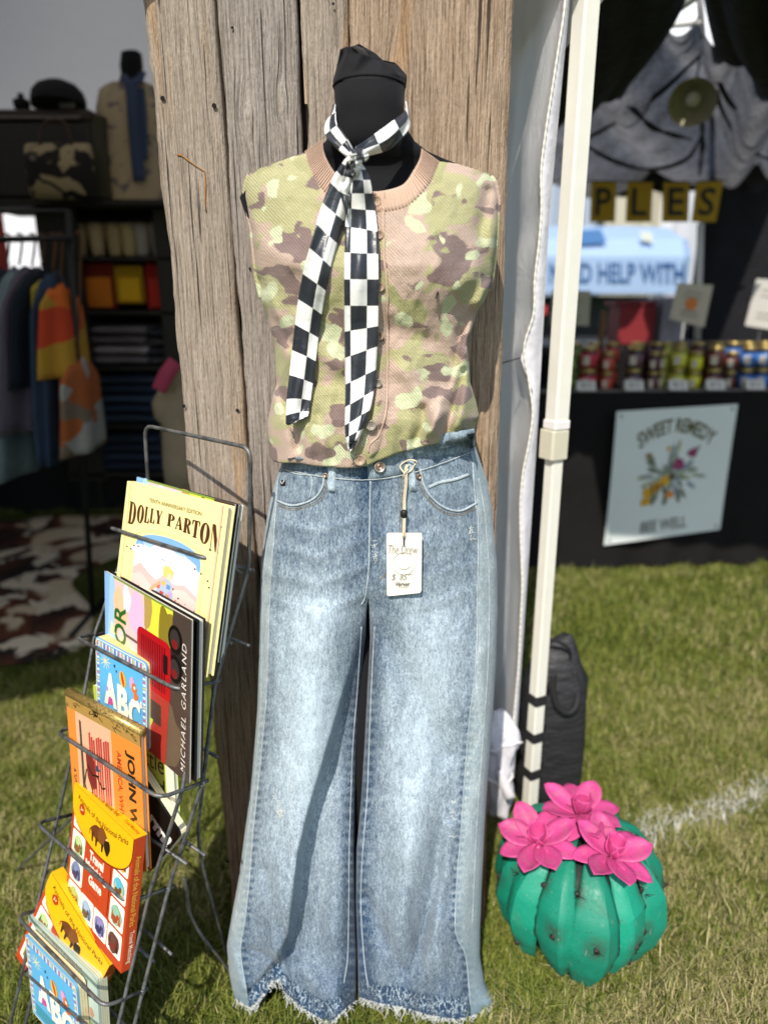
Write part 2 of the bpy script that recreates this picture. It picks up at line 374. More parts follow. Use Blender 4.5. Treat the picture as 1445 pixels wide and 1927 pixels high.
def board(parent, xl, xr, mat, seed, knots=(), thick=.028, ztop=2.05, y0=BY, rough=.004, zbot=-.02):
    nu, nv = 26, 190; z = np.linspace(zbot, ztop, nv)[:, None]; u = np.linspace(0, 1, nu)[None]
    g = random.Random(seed); s = g.random() * 50
    L = xl + rough * (fbm(z * 9 + s, z * 0 + 1, 2) * 1.6 + .5 * vnoise(z * 60 + s, 0 * z, 4)); R = xr + rough * .6 * (fbm(z * 8 + s, z * 0 + 7, 5) * 1.6)
    X = L + (R - L) * u + lean(z); Z = z + 0 * u; Y = y0 + .0018 * fbm(X * 60 + s, Z * 3, 8) - .0015 * np.cos((u - .5) * 3) + .006 * (np.abs(u - .5) * 2) ** 14
    gxx = X + s; gzz = Z + s * 1.7
    for kx, kz, rk in knots:
        dx = X - kx; dz = (Z - kz) / 2.6; d = np.sqrt(dx ** 2 + dz ** 2) / rk; w = np.exp(-d ** 2 * .5)
        gxx = gxx - dx * w * .9 + (np.sqrt(d + .02)) * rk * .55 * w; Y = Y - .0018 * np.exp(-d ** 2 * 2)
    F = np.stack([X, Y, Z], -1); B = F.copy(); B[..., 1] = y0 + thick
    edge = lambda A, Bk: np.stack([A, Bk], 1)
    P = np.concatenate([B[:, :1], F, B[:, -1:]], 1); ga = np.concatenate([gxx[:, :1] - .02, gxx, gxx[:, -1:] + .02], 1); gb = np.concatenate([gzz[:, :1], gzz, gzz[:, -1:]], 1)
    return grid('board', P, mat, parent, attrs={'gx': ga, 'gz': gb})
panel = thing('plank_post', 'tall post of weathered grey brown barn boards behind the mannequin', 'wooden post', (-.07, 1.25, 0))
board(panel, -.353, -.2485, w_tan, 1, rough=.0035)
board(panel, -.2435, -.1285, w_gray, 2, knots=((-.205, 1.565, .011), (-.152, 1.585, .009), (-.17, 1.15, .007)))
board(panel, -.1225, -.0545, w_tan, 3, knots=((-.09, 1.40, .006),), y0=BY + .004)
board(panel, -.0505, .188, w_warm, 4, knots=((.02, 1.62, .012), (.12, .95, .012)), y0=BY - .007, rough=.003)
m_dark = plain('dark_gap_wood', (.018, .012, .009), .9, bscale=40)
Pb = [(-.31, BY + .034), (.15, BY + .034), (.15, BY + .17), (-.31, BY + .17)]
loft('core', [[(x + lean(z), y, z) for x, y in Pb] for z in (-.02, .9, 2.05)], m_dark, panel, smooth=False)
P0 = [(-.1235, BY + .012), (-.117, BY + .012), (-.117, BY + .03), (-.1235, BY + .03)]
loft('batten', [[(x + lean(z), y, z) for x, y in P0] for z in (1.585, 2.05)], w_warm, panel, smooth=False)
m_hole = plain('nail_hole_dark', (.006, .004, .003), .95); m_rust = plain('rust', (.33, .14, .03), .9, nscale=300, namp=.4)
for hx, hy, r in ((306, 184, .0034), (403, 198, .0036), (437, 51, .002), (346, 764, .003), (447, 772, .003), (627, 6, .002), (470, 505, .002), (352, 1600, .003), (428, 1622, .004)):
    p = at(hx, hy, BY - .0035); disc_on('nail_hole', p, (0, -1, 0), r, .0006, m_hole, panel, 10)
tube('rusty_wire', [at(x, y, BY - .003) for x, y in ((333, 290), (342, 292), (366, 310), (385, 322), (387, 345), (386, 380), (388, 398))], [.0011, .0013, .0008, .0009, .0012, .0011, .0009], m_rust, panel, k=6)

# ------------------------------------------------------------------ the market tent the boards stand in front of
m_tent, nt, b = mk('tent_canvas')
v = objco(nt); n1 = noise(nt, v, 5, 4); n2 = noise(nt, v, 300, 2)
c = mix(nt, .4, (.62, .61, .58), ramp(nt, n1, [(.3, .75), (.7, 1.05)]), 'MULTIPLY'); nt.links.new(c, b.inputs['Base Color'])
b.inputs['Roughness'].default_value = .75; tr = nd(nt, 'ShaderNodeBsdfTranslucent', {0: (.52, .50, .47)}); ms = nd(nt, 'ShaderNodeMixShader', {0: .40})
nt.links.new(b.outputs[0], ms.inputs[1]); nt.links.new(tr.outputs[0], ms.inputs[2]); nt.links.new(ms.outputs[0], nt.nodes['Material Output'].inputs[0])
nt.links.new(bump(nt, n1, .4, .05), b.inputs['Normal'])
m_sheet, nt, b = mk('tent_side_sheet')
v = objco(nt, (1, 1, .45)); cr = noise(nt, v, 22, 5, .65, 1.2)
nt.links.new(mix(nt, .5, (.80, .80, .82), ramp(nt, cr, [(.3, .8), (.65, 1.05)]), 'MULTIPLY'), b.inputs['Base Color'])
b.inputs['Roughness'].default_value = .5; tr = nd(nt, 'ShaderNodeBsdfTranslucent', {0: (.92, .92, .95)}); ms = nd(nt, 'ShaderNodeMixShader', {0: .6})
nt.links.new(b.outputs[0], ms.inputs[1]); nt.links.new(tr.outputs[0], ms.inputs[2]); nt.links.new(ms.outputs[0], nt.nodes['Material Output'].inputs[0])
nt.links.new(bump(nt, cr, .55, .012), b.inputs['Normal'])
m_pole = plain('cream_enamel', '#e2dfd2', .45, nscale=30, namp=.06, spec=.4); m_poleg = plain('cream_plastic', '#c9c3ae', .5, nscale=40, namp=.06)
m_white = plain('white_webbing', '#e6e0de', .8, nscale=200, bscale=900, bstr=.4)
m_blackcloth = plain('black_drape', (.012, .012, .014), .85, nscale=6, namp=.4, bscale=9, bstr=.6, bdist=.03, spec=.15)
tent = thing('market_tent', 'white canopy tent whose cream leg and side sheet stand right of the boards', 'tent', (-.8, 2.6, 0))
FL, FR = np.array([-2.1, .12]), np.array([.40, 1.50]); dv = (FR - FL) / np.linalg.norm(FR - FL); nv_ = np.array([-dv[1], dv[0]])
BL, BR = FL + nv_ * 3.0, np.array([.36, 4.35]); BL = np.array([-3.4, 3.1]); BL = np.array([-2.6, 4.35])
peak = np.array([-1.0, 2.7, 2.75]); EZ = 2.12
def canvas_tri(a, b_, sag):
    n = 16; P = np.zeros((n, n, 3))
    for j, t in enumerate(np.linspace(0, 1, n)):
        for i, u in enumerate(np.linspace(0, 1, n)):
            e = np.array(a) * (1 - u) + np.array(b_) * u; p = e * (1 - t) + peak * t
            p[2] -= sag * math.sin(math.pi * u) * math.sin(math.pi * t) + .02 * math.sin(math.pi * u * 3) * (1 - t); P[j, i] = p
    return P
cs = [(*FL, EZ), (*FR, EZ), (*BR, EZ), (*BL, EZ)]
for i in range(4):
    grid('roof_panel', canvas_tri(cs[i], cs[(i + 1) % 4], .06), m_tent, tent)
e = np.linspace(0, 1, 40)
for A_, B_ in ((FL, FR), (FR, BR)):
    VP = np.array([[(*(A_ * (1 - u) + B_ * u + (.004 * math.sin(u * 50 + z * 9)) * nv_), EZ - z * (.26 if A_ is FL else .3)) for u in e] for z in np.linspace(0, 1, 5)]); grid('valance', VP, m_tent, tent)
m_frame = plain('white_frame_metal', '#c9c6be', .5)
for A_, B_ in ((FL, peak[:2]), (BR, peak[:2]), (BL, peak[:2]), (FL, FR), (FR, BR), (BL, BR)):
    za, zb = EZ - .03, (peak[2] - .05 if B_ is not FR and B_ is not BR else EZ - .03)
    tube('truss_bar', [(*A_, za), (*B_, zb)], .013, m_frame, tent, k=6)
# back and left walls of the tent, with an opening at the far left
def wall(name, x0, x1, z0, z1, Y, mat, parent, amp=.02, n=40):
    u = np.linspace(x0, x1, n); z = np.linspace(z0, z1, 8); U, Zz = np.meshgrid(u, z)
    return grid(name, np.stack([U, Y + amp * np.sin(U * 23 + 2 * np.sin(U * 7)) * (.6 + .4 * (z1 - Zz) / (z1 - z0)), Zz], -1), mat, parent)
p0 = at(5, 392, 4.3); p1 = at(131, 500, 4.3)
wall('back_wall', -2.7, .42, p0[2], 2.16, 4.34, m_tent, tent, .01); wall('back_wall', p1[0], .42, -.02, p0[2], 4.335, m_blackcloth, tent)
wall('back_wall', -2.7, p1[0], -.02, p1[2] - .05, 4.33, m_blackcloth, tent); wall('back_wall', -2.7, p0[0] - .02, p1[2] - .05, p0[2], 4.336, plain('red_canvas', '#b8453f', .7), tent, n=6)
Ys = np.linspace(.15, 4.35, 40); Zs = np.linspace(-.02, 2.14, 6); YY, ZZ = np.meshgrid(Ys, Zs)
grid('left_wall', np.stack([-2.04 - .125 * (YY - .15) / 1.0 + .015 * np.sin(YY * 20), YY, ZZ], -1), m_blackcloth, tent)
# side sheet running back from the leg, with its wavy zipped front edge
n = 90; zz = np.linspace(2.12, .18, n); zl = [(0, 1063), (90, 1050), (180, 1036), (260, 1024), (330, 1016), (380, 1017), (420, 1020), (480, 1009), (540, 1004), (590, 1003), (640, 990), (672, 979), (700, 988), (735, 1002), (800, 1001), (845, 992), (880, 984), (960, 977), (1100, 982), (1250, 975), (1400, 962), (1540, 950)]
zx = tab(zl); YF = 1.47
edgeP = []
for z_ in zz:
    x, py = proj((.37, YF, z_)); edgeP.append(at(zx(py), py, YF))
edgeP = np.array(edgeP); S = []
for j, e_ in enumerate(edgeP):
    row = []
    for t in np.linspace(0, 1, 30):
        k = t ** 1.2; w = .022 * math.sin(t * 17 + e_[2] * 1.5) * (1 - t) ** .3 + .012 * math.sin(t * 41 + e_[2] * 4) + .006 * math.sin(e_[2] * 30 + t * 9)
        k = min(1, t * 1.8); bx_ = .255 if t < .56 else .255 + .08 * (t - .56) / .44; row.append((e_[0] * (1 - k) + bx_ * k + w * min(1, t * 5) * .35, e_[1] + (.42 * k if t < .56 else .42 + 2.3 * (t - .56) / .44) + w * min(1, t * 6) * .8, e_[2]))
    S.append(row)
side = grid('side_sheet', S, m_sheet, tent)
# the front flap between zip and leg
fl = []
for j, e_ in enumerate(edgeP):
    _, py = proj(e_); q = at(np.interp(py, [0, 400, 800, 1540], [1072, 1034, 1012, 962]), py, YF + .03); fl.append([e_ * (1 - t) + q * t + np.array([0, -.008 * math.sin(t * 3.1), 0]) for t in np.linspace(0, 1, 6)])
grid('front_flap', fl, plain('white_flap', '#d9d6da', .8, bscale=25, bstr=.4, bdist=.01), tent)
ee = catmull(edgeP[::3], 520)
rr = .0024 + .0005 * np.sin(np.arange(len(ee)) * math.pi / 1.0 * .5 + .3)
tube('zipper', ee - [0, .004, 0], rr, plain('zip_plastic', '#e3dfd2', .6), side, k=6)
tube('guy_line', [at(944, 683, 1.44), at(980, 673, 1.46)], .0012, plain('black_cord', (.01, .01, .01), .7), tent, k=5)
# the leg: wide outer tube, bracket, narrower inner tube, both turned a little
def square_tube(name, c, wd, z0, z1, mat, parent, rot, bev=.003):
    a = [(-1, -1), (1, -1), (1, 1), (-1, 1)]; R = []
    cr_, sr = math.cos(rot), math.sin(rot); pts = []
    for i in range(4):
        (x0, y0), (x1, y1) = a[i], a[(i + 1) % 4]
        for t in (.1, .9): pts.append(((x0 * (1 - t) + x1 * t) * wd / 2, (y0 * (1 - t) + y1 * t) * wd / 2))
    ringp = lambda z, k=1: [(c[0] + k * (x * cr_ - y * sr), c[1] + k * (x * sr + y * cr_), z) for x, y in pts]
    return loft(name, [ringp(z0, .97), ringp(z0 + .002), ringp(z1 - .002), ringp(z1, .97)], mat, parent, smooth=False)
PC = (.372, 1.52); PR = math.radians(28)
zb1 = at(1015, 862, 1.52)[2]; zb2 = at(1020, 808, 1.52)[2]
square_tube('leg', PC, .030, 0, zb1 + .02, m_pole, tent, PR)
square_tube('leg', PC, .038, zb2 - .02, 2.12, m_pole, tent, PR)
br = square_tube('bracket', (PC[0] - .003, PC[1]), .047, zb1, zb2, m_poleg, tent, PR)
square_tube('velcro_band', PC, .0435, zb2 + .003, zb2 + .021, m_white, tent, PR)
disc_on('release_button', at(992, 846, 1.505), (-1, -.35, 0), .006, .004, plain('red_plastic', '#c01515', .4), br, 12)
square_tube('foot', (PC[0], PC[1]), .05, 0, .012, m_poleg, tent, PR)

# ------------------------------------------------------------------ mannequin
MY = 1.10
m_velvet = plain('black_velvet', (.010, .010, .011), .85, nscale=240, namp=.3, bscale=500, bstr=.25, bdist=.0006, spec=.12, sheen=.03)
man = thing('mannequin', 'headless black cloth display mannequin in front of the weathered boards', 'mannequin', (-.04, 1.12, 0))
rows = [(88, 640, 752, .030), (150, 632, 762, .052), (170, 629, 762, .056), (215, 631, 760, .055), (245, 627, 766, .056), (270, 612, 782, .057), (288, 590, 806, .050), (302, 556, 842, .036),
        (318, 510, 890, .030), (338, 466, 926, .034), (372, 451, 932, .046), (410, 464, 926, .052), (460, 496, 906, .062), (540, 515, 888, .066), (620, 540, 850, .060), (720, 545, 850, .060), (820, 545, 872, .072), (900, 545, 880, .074), (1000, 530, 890, .074), (1090, 540, 880, .068)]
R_ = []
for py, xl, xr, bb in rows[2:]:
    L, Rr = at(xl, py, MY), at(xr, py, MY); R_.append(ring((L[0] + Rr[0]) / 2, MY, L[2], (Rr[0] - L[0]) / 2, bb, 40, 2.3))
loft('torso', R_, m_velvet, man)
# bunched black stretch cover over the neck stump
top = []
NL = 30
for j, t in enumerate(np.linspace(0, 1, NL)):
    py0 = 172 - 84 * t; row = []
    for i, a in enumerate(np.linspace(0, 2 * np.pi, 60, endpoint=False)):
        ca_, sa = math.cos(a), math.sin(a)
        xl = np.interp(py0, [86, 100, 130, 152, 172], [640, 638, 632, 626, 629]); xr = np.interp(py0, [86, 100, 130, 152, 172], [700, 748, 766, 765, 762])
        hx = (xl + xr) / 2 + (xr - xl) / 2 * np.sign(ca_) * abs(ca_) ** .85
        fold = .006 * math.sin(a * 5 + t * 5) * t + .003 * math.sin(a * 11 + t * 9) * sstep(.25, .8, t)
        py = py0 + (10 + 12 * math.sin(a * 2 + 1.0) + 6 * math.sin(5 * a)) * t * t * (1 if ca_ > -.3 else .2) + (14 * t * sstep(0, .6, ca_))
        row.append(at(hx, py, MY - .052 * (1 - .35 * t) * sa - fold))
    top.append(row)
loft('neck_cover', top, plain('black_jersey', (.011, .011, .012), .75, nscale=260, bscale=60, bstr=.35, bdist=.004, spec=.15, sheen=.04), man)
V, F = tube_vf([at(629, 171, MY) + [0, 0, 0], at(629, 171, MY)], .001); 
nz = at(695, 163, MY)[2]; xc_ = at(695, 163, MY)[0]
tube('neck_seam', [(xc_ + .0487 * math.cos(a), MY + .0565 * math.sin(a), nz) for a in np.linspace(0, 2 * np.pi, 40, endpoint=False)], .0018, m_velvet, man, closed=True, k=6)
for sx, pa, pb in ((-1, 600, 690), (1, 692, 800)):
    R_ = []
    for py, w0, w1, bb in ((1060, pa, pb, .06), (1200, pa + 12, pb - 4, .055), (1400, pa + 28, pb - 12, .045), (1600, pa + 40, pb - 22, .036), (1745, pa + 48, pb - 26, .03)):
        L, Rr = at(w0, py, 1.11), at(w1, py, 1.11); R_.append(ring((L[0] + Rr[0]) / 2, 1.12, L[2], (Rr[0] - L[0]) / 2, bb, 24))
    loft('leg', R_, m_velvet, man)
ctr = at(690, 1300, 1.13)
tube('stand_rod', [(ctr[0], 1.15, .75), (ctr[0], 1.15, .01)], .014, plain('black_steel', (.015, .015, .016), .4), man)
tube('stand_rod', [(ctr[0] - .006, 1.10, .78), (ctr[0] - .008, 1.09, .02)], .02, m_velvet, man)
box('base_plate', (ctr[0] - .13, 1.01, .002), (ctr[0] + .13, 1.27, .012), plain('black_steel', (.015, .015, .016), .4), man, .003)

# ------------------------------------------------------------------ jeans
def denim(name, dark, light, hem=True, bias=0.0):
    m, nt, b = mk(name); v = objco(nt)
    fa = attr(nt, 'fade').outputs['Fac']; he = attr(nt, 'hem').outputs['Fac']
    n1 = noise(nt, objco(nt, (1, 1, .38)), 620, 3, .7); n2 = noise(nt, objco(nt, (1, 1, .3)), 260, 4, .7); n3 = noise(nt, v, 26, 5, .65)
    k = mth(nt, 'ADD', fa, mth(nt, 'MULTIPLY', mth(nt, 'SUBTRACT', n1, .5), 1.3)); k = mth(nt, 'ADD', k, mth(nt, 'MULTIPLY', mth(nt, 'SUBTRACT', n2, .5), 1.0))
    k = mth(nt, 'ADD', k, mth(nt, 'MULTIPLY', mth(nt, 'SUBTRACT', n3, .5), 0.16 if hem else .15))
    if hem:
        cr_ = noise(nt, objco(nt, (1, 1, .4)), 150, 3, .55, .6); lines = ramp(nt, mth(nt, 'ABSOLUTE', mth(nt, 'SUBTRACT', cr_, .5)), [(.0, .9), (.05, .0)])
        k = mth(nt, 'ADD', k, mth(nt, 'MULTIPLY', he, mth(nt, 'SUBTRACT', mth(nt, 'MULTIPLY', lines, 1.5), .42)))
    mid = tuple((a * .55 + c_ * .45) * .9 for a, c_ in zip(dark, light))
    c = ramp(nt, k, [(.05, dark), (.5, mid), (.95, light)])
    nt.links.new(c, b.inputs['Base Color']); b.inputs['Roughness'].default_value = .9; b.inputs['Specular IOR Level'].default_value = .12
    b.inputs['Sheen Weight'].default_value = .12
    h = mth(nt, 'ADD', n1, mth(nt, 'MULTIPLY', n2, .6)); nt.links.new(bump(nt, h, .45, .0012), b.inputs['Normal']); return m
m_denim = denim('washed_denim', (.022, .053, .104), (.48, .575, .635)); m_denim_l = denim('pale_denim', (.17, .25, .30), (.62, .68, .68), False)
m_denim_d = denim('dark_denim', (.014, .032, .07), (.34, .43, .49), False)
jo_l = tab([(850, 533), (865, 533), (900, 520), (950, 506), (1000, 498), (1060, 491), (1150, 488), (1250, 486), (1350, 483), (1450, 474), (1550, 463), (1650, 450), (1720, 437), (1780, 427), (1830, 431), (1880, 440), (1930, 452)])
jo_r = tab([(812, 884), (860, 901), (905, 917), (960, 926), (1060, 935), (1150, 936), (1250, 933), (1350, 927), (1450, 919), (1550, 912), (1650, 907), (1750, 903), (1800, 903), (1850, 912), (1888, 934), (1930, 936)])
ji_l = tab([(1120, 693), (1145, 690), (1200, 688), (1300, 680), (1400, 672), (1500, 668), (1600, 667), (1700, 669), (1800, 671), (1930, 669)])
ji_r = tab([(1120, 693), (1145, 695), (1200, 696), (1300, 690), (1400, 686), (1500, 680), (1600, 671), (1700, 670), (1800, 673), (1930, 676)])
SEAM_L = [(868, 537), (905, 523), (1050, 513), (1150, 507), (1300, 502), (1420, 492), (1550, 478), (1650, 470), (1730, 462), (1790, 453), (1880, 466), (1930, 474)]
SEAM_R = [(812, 880), (870, 889), (943, 894), (988, 900), (1126, 898), (1178, 898), (1262, 894), (1355, 883), (1468, 874), (1580, 866), (1638, 861), (1734, 856), (1770, 862), (1800, 876), (1893, 885), (1930, 888)]
seam_l, seam_r = tab(SEAM_L), tab(SEAM_R)
jYc = tab([(810, 1.105), (1500, 1.095), (1700, 1.075), (1930, 1.045)]); jb = tab([(810, .082), (900, .085), (1060, .088), (1150, .082), (1400, .078), (1700, .08), (1930, .075)])
CREASE = [(690, 1168), (668, 1240), (640, 1340), (612, 1440), (585, 1530), (566, 1610), (556, 1700), (549, 1760), (532, 1800), (505, 1826)]
STROKES = [([(700, 1150), (740, 1230), (790, 1320), (835, 1420)], -.007, 26), ([(705, 1165), (730, 1300), (745, 1450), (750, 1600)], .006, 30), ([(846, 1560), (838, 1650), (818, 1740), (800, 1800)], .007, 14), ([(828, 1560), (815, 1680), (792, 1790)], -.005, 12),
           ([(600, 1180), (580, 1350), (540, 1520), (520, 1700)], .010, 46), ([(640, 1500), (632, 1640), (625, 1760)], .006, 24), ([(780, 1500), (770, 1640), (740, 1760), (700, 1850)], .006, 30), ([(690, 1690), (730, 1780), (770, 1850)], -.006, 16), ([(780, 1850), (820, 1800), (830, 1740)], .008, 24),
           ([(500, 1640), (520, 1720), (545, 1800)], -.004, 14), ([(470, 1790), (500, 1800), (520, 1812)], -.006, 8), ([(560, 1820), (600, 1860), (640, 1900)], .008, 22), ([(440, 1800), (455, 1850), (470, 1890)], .006, 9),
           ([(520, 985), (600, 1000), (680, 975)], .0011, 8), ([(515, 1030), (600, 1050), (690, 1015)], .0011, 9), ([(512, 1078), (600, 1102), (690, 1065)], .0011, 9), ([(510, 1130), (600, 1160), (680, 1120)], .0010, 9),
           ([(890, 1010), (800, 1035), (700, 1000)], .0011, 9), ([(895, 1060), (800, 1090), (705, 1045)], .0011, 9), ([(895, 1110), (800, 1140), (705, 1090)], .0011, 9), ([(905, 1230), (912, 1380), (905, 1500)], .004, 14)]
def jeans_depth(px, py):
    left = px < (ji_l(py) + ji_r(py)) / 2
    o = np.where(left, jo_l(py), jo_r(py)); i = np.where(left, ji_l(py), ji_r(py))
    u = np.clip((px - o) / (i - o), 0, 1)
    k = sstep(1230, 1120, py)
    inn = sstep(1250, 1550, py) * .62; uu = np.abs(2 * u - 1); leg = np.clip(1 - uu ** 2.6, 0, 1) ** (1 / 2.6); leg = np.where(u > .5, leg * (1 - inn) + inn * (1 - .25 * uu ** 3), leg); pel = np.clip(1 - (1 - u) ** 2.3, 0, 1) ** (1 / 2.3)
    Y = jYc(py) - jb(py) * (leg * (1 - k) + pel * k)
    d, sd, al = polydist(px, py, CREASE); w = 13 + 6 * al
    amp = .034 * sstep(0, .35, al) * (1 - .5 * sstep(.85, 1, al))
    stepv = sstep(-w * .55, w * .45, d * np.where(sd > 0, -1, 1))            # 0 left of the crease, 1 right of it
    m = left & (py > 1150)
    Y = Y + np.where(m, amp * stepv * np.exp(-np.maximum(0, d - 20) / 75) - amp * .45 * (1 - stepv) * np.exp(-(d / 60) ** 2), 0)
    for pts, a, wd in STROKES:
        d, _, al2 = polydist(px, py, pts); Y = Y - a * 2.1 * np.exp(-(d / wd) ** 2)
    dr = sstep(1250, 1750, py); Y = Y - dr * (.010 * np.sin(px / 17. + py / 260. + 1.2 * np.sin(py / 130.)) + .004 * np.sin(px / 9.5 - py / 190.) * sstep(1500, 1850, py)) * np.sin(np.pi * u) ** .5
    Y = Y - .006 * fbm(px / 70, py / 120, 2) - .0028 * fbm(px / 18, py / 30, 5)
    ang = np.arctan((py - 963.5) / FPX) + PITCH
    return np.minimum(Y, np.where(py > 1500, (CAM_Z - .006) / np.tan(ang), 9))
def seam_pucker(px, py, s):
    d = px - s(py); return d
def fade(px, py):
    left = px < (ji_l(py) + ji_r(py)) / 2
    o = np.where(left, seam_l(py), seam_r(py)); i = np.where(left, ji_l(py), ji_r(py)); u = np.clip((px - o) / (i - o), 0, 1)
    f = .47 + .40 * np.exp(-((py - 1330) / 200.) ** 2) * np.exp(-((u - .45) / .34) ** 2) + .14 * np.exp(-((py - 1560) / 150.) ** 2) * np.exp(-((u - .5) / .4) ** 2)
    f += .10 * np.exp(-((py - 1160) / 70.) ** 2) * np.exp(-((u - .4) / .4) ** 2)
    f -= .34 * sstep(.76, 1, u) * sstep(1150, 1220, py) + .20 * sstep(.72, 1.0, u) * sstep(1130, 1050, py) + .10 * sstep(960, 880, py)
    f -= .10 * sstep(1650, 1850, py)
    f += .05 * np.sin(py / 7.5 + 2.2 * np.abs(u - .5) * 4) * sstep(960, 1010, py) * sstep(1180, 1120, py) * (1 - .5 * u)
    dsm = np.abs(px - o); pk = np.sin(py * .42 + 3 * vnoise(py / 20, u * 0, 3))
    f += np.where(dsm < 14, -.16 + .26 * pk, 0) * np.exp(-(dsm / 9) ** 2) * sstep(1200, 1420, py)
    din = np.abs(px - np.where(left, i - 9, i + 11)); f += .20 * np.sin(py * .33 + 4 * vnoise(py / 25, u * 0, 6)) * np.exp(-(din / 9) ** 2) * sstep(1200, 1350, py)
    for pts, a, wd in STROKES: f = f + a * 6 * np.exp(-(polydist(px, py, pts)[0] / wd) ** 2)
    return f - .04 + .10 * fbm(px / 45, py / 60, 9) + .10 * fbm(px / 9, py / 60, 12)
hem_l = tab([(0, 1880), (.12, 1900), (.2, 1888), (.34, 1850), (.385, 1846), (.4, 1868), (.55, 1900), (.72, 1924), (.8, 1926), (.9, 1904), (1, 1886)])
hem_r = tab([(0, 1880), (.15, 1892), (.3, 1898), (.5, 1914), (.72, 1922), (.86, 1912), (1, 1890)])
top_l = tab([(0, 864), (1, 870)]); top_r = tab([(0, 869), (.2, 862), (.55, 842), (1, 812)])
jeans = thing('wide_leg_jeans', 'faded blue wide leg jeans with pale side panels worn by the mannequin', 'jeans', (-.05, 1.05, 0))
JV, JF = [], []
def leg_sheets(left):
    nv = 220; v = np.linspace(0, 1, nv)[:, None]
    def sheet(fa, fb, nu, name, mat, u0, u1):
        s = np.linspace(0, 1, nu)[None]; U = u0 + (u1 - u0) * s
        y = (top_l(U) + (hem_l(U) - top_l(U)) * v) if left else (top_r(1 - U) * 1 + (hem_r(1 - U) - top_r(1 - U)) * v)
        a, b_ = fa(y), fb(y); px = a + (b_ - a) * s
        Yd = jeans_depth(px, y); P = at(px, y, Yd)
        hm = sstep(.958, .968, v + 0 * s); hmw = np.where(v + 0 * s > .993, -.7, hm)
        o = grid(name, P, mat, jeans, attrs={'fade': fade(px, y) - .12 * sstep(.955, .965, v + 0 * s) - .35 * sstep(.985, .992, v + 0 * s), 'hem': hm}, flip=not left)
        off = len(JV); JV.extend(P.reshape(-1, 3)); nuu = nu
        for j in range(nv - 1):
            for i in range(nuu - 1): JF.append((off + j * nuu + i, off + j * nuu + i + 1, off + (j + 1) * nuu + i + 1, off + (j + 1) * nuu + i))
        return P
    if left:
        A = sheet(jo_l, seam_l, 9, 'side_panel', m_denim_l, 0, .1); B = sheet(seam_l, ji_l, 90, 'front_panel', m_denim, .1, 1)
    else:
        A = sheet(jo_r, seam_r, 12, 'side_panel', m_denim_l, 0, .16); B = sheet(seam_r, ji_r, 90, 'front_panel', m_denim, .16, 1)
    # back of the leg
    s = np.linspace(0, 1, 24)[None]; U = s
    y = (top_l(U) + (np.minimum(hem_l(U), 1880) - top_l(U)) * v) if left else (top_r(1 - U) + (np.minimum(hem_r(1 - U), 1890) - top_r(1 - U)) * v)
    o_, i_ = (jo_l(y), ji_l(y)) if left else (jo_r(y), ji_r(y)); px = o_ + (i_ - o_) * s
    k = sstep(1230, 1120, y); prof = np.clip(1 - np.abs(2 * s - 1) ** 2.6, 0, 1) ** (1 / 2.6) * (1 - k) + np.clip(1 - (1 - s) ** 2.3, 0, 1) ** (1 / 2.3) * k
    Yc = np.minimum(jYc(y), (CAM_Z - .006) / np.tan(np.arctan((y - 963.5) / FPX) + PITCH)); P = at(px, y, Yc); P[..., 1] += .075 * prof
    P[..., 2] = np.maximum(P[..., 2], .006)
    grid('back_panel', P, m_denim, jeans, attrs={'fade': np.full(px.shape, .4), 'hem': np.zeros(px.shape)}, flip=left)
    return B
leg_sheets(True); leg_sheets(False)
JB = BVHTree.FromPolygons([tuple(v) for v in JV], JF)
def hit(bvh, px, py, off=0.0, dflt=1.02):
    r = Vector(ray(px, py)); r.normalize(); loc, nrm, _, _ = bvh.ray_cast(Vector((0, 0, CAM_Z)), r)
    if loc is None: loc = Vector(at(px, py, dflt)); nrm = Vector((0, -1, 0))
    if nrm.dot(r) > 0: nrm = -nrm
    return np.array(loc + nrm * off), np.array(nrm)
def seam_tube(name, bvh, pts, r, mat, parent, off=.0004, n=None, dflt=1.02):
    pts = catmull(pts, n or max(6, int(sum(math.dist(a, b_) for a, b_ in zip(pts, pts[1:])) / 5)))
    return tube(name, [hit(bvh, x, y, off, dflt)[0] for x, y in pts], r, mat, parent, k=5)
def patch(name, bvh, le, re_, mat, parent, off=.0015, nu=10, nv=20, attrs=True, f0=.4, thick=True, bulge=0.0):
    L = catmull(le, nv); R = catmull(re_, nv); P = np.zeros((nv, nu, 3)); fd = np.zeros((nv, nu))
    for j in range(nv):
        for i in range(nu):
            t = i / (nu - 1); x, y = L[j] * (1 - t) + R[j] * t
            edge = (i in (0, nu - 1) or j in (0, nv - 1)) and thick
            P[j, i] = hit(bvh, x, y, .0001 if edge else off + bulge * math.sin(math.pi * t) * math.sin(math.pi * j / (nv - 1)))[0]; fd[j, i] = f0 + .3 * fbm(x / 12, y / 12, 3)
    return grid(name, P, mat, parent, attrs={'fade': fd, 'hem': 0 * fd} if attrs else None)
m_thread = plain('pale_thread', '#c9ccc6', .8, nscale=500); m_threadd = plain('tan_thread', '#77684f', .8, nscale=500); m_ridge = denim('denim_ridge', (.20, .28, .33), (.66, .70, .70), False)
def ridge(name, pts, r=.0011, off=.0003, mat=None):
    o = seam_tube(name, JB, pts, r, mat or m_ridge, jeans, off); n_ = len(o.data.vertices)
    for k_ in ('fade', 'hem'):
        a_ = o.data.attributes.new(k_, 'FLOAT', 'POINT'); a_.data.foreach_set('value', [.5 if k_ == 'fade' else 0.] * n_)
    return o
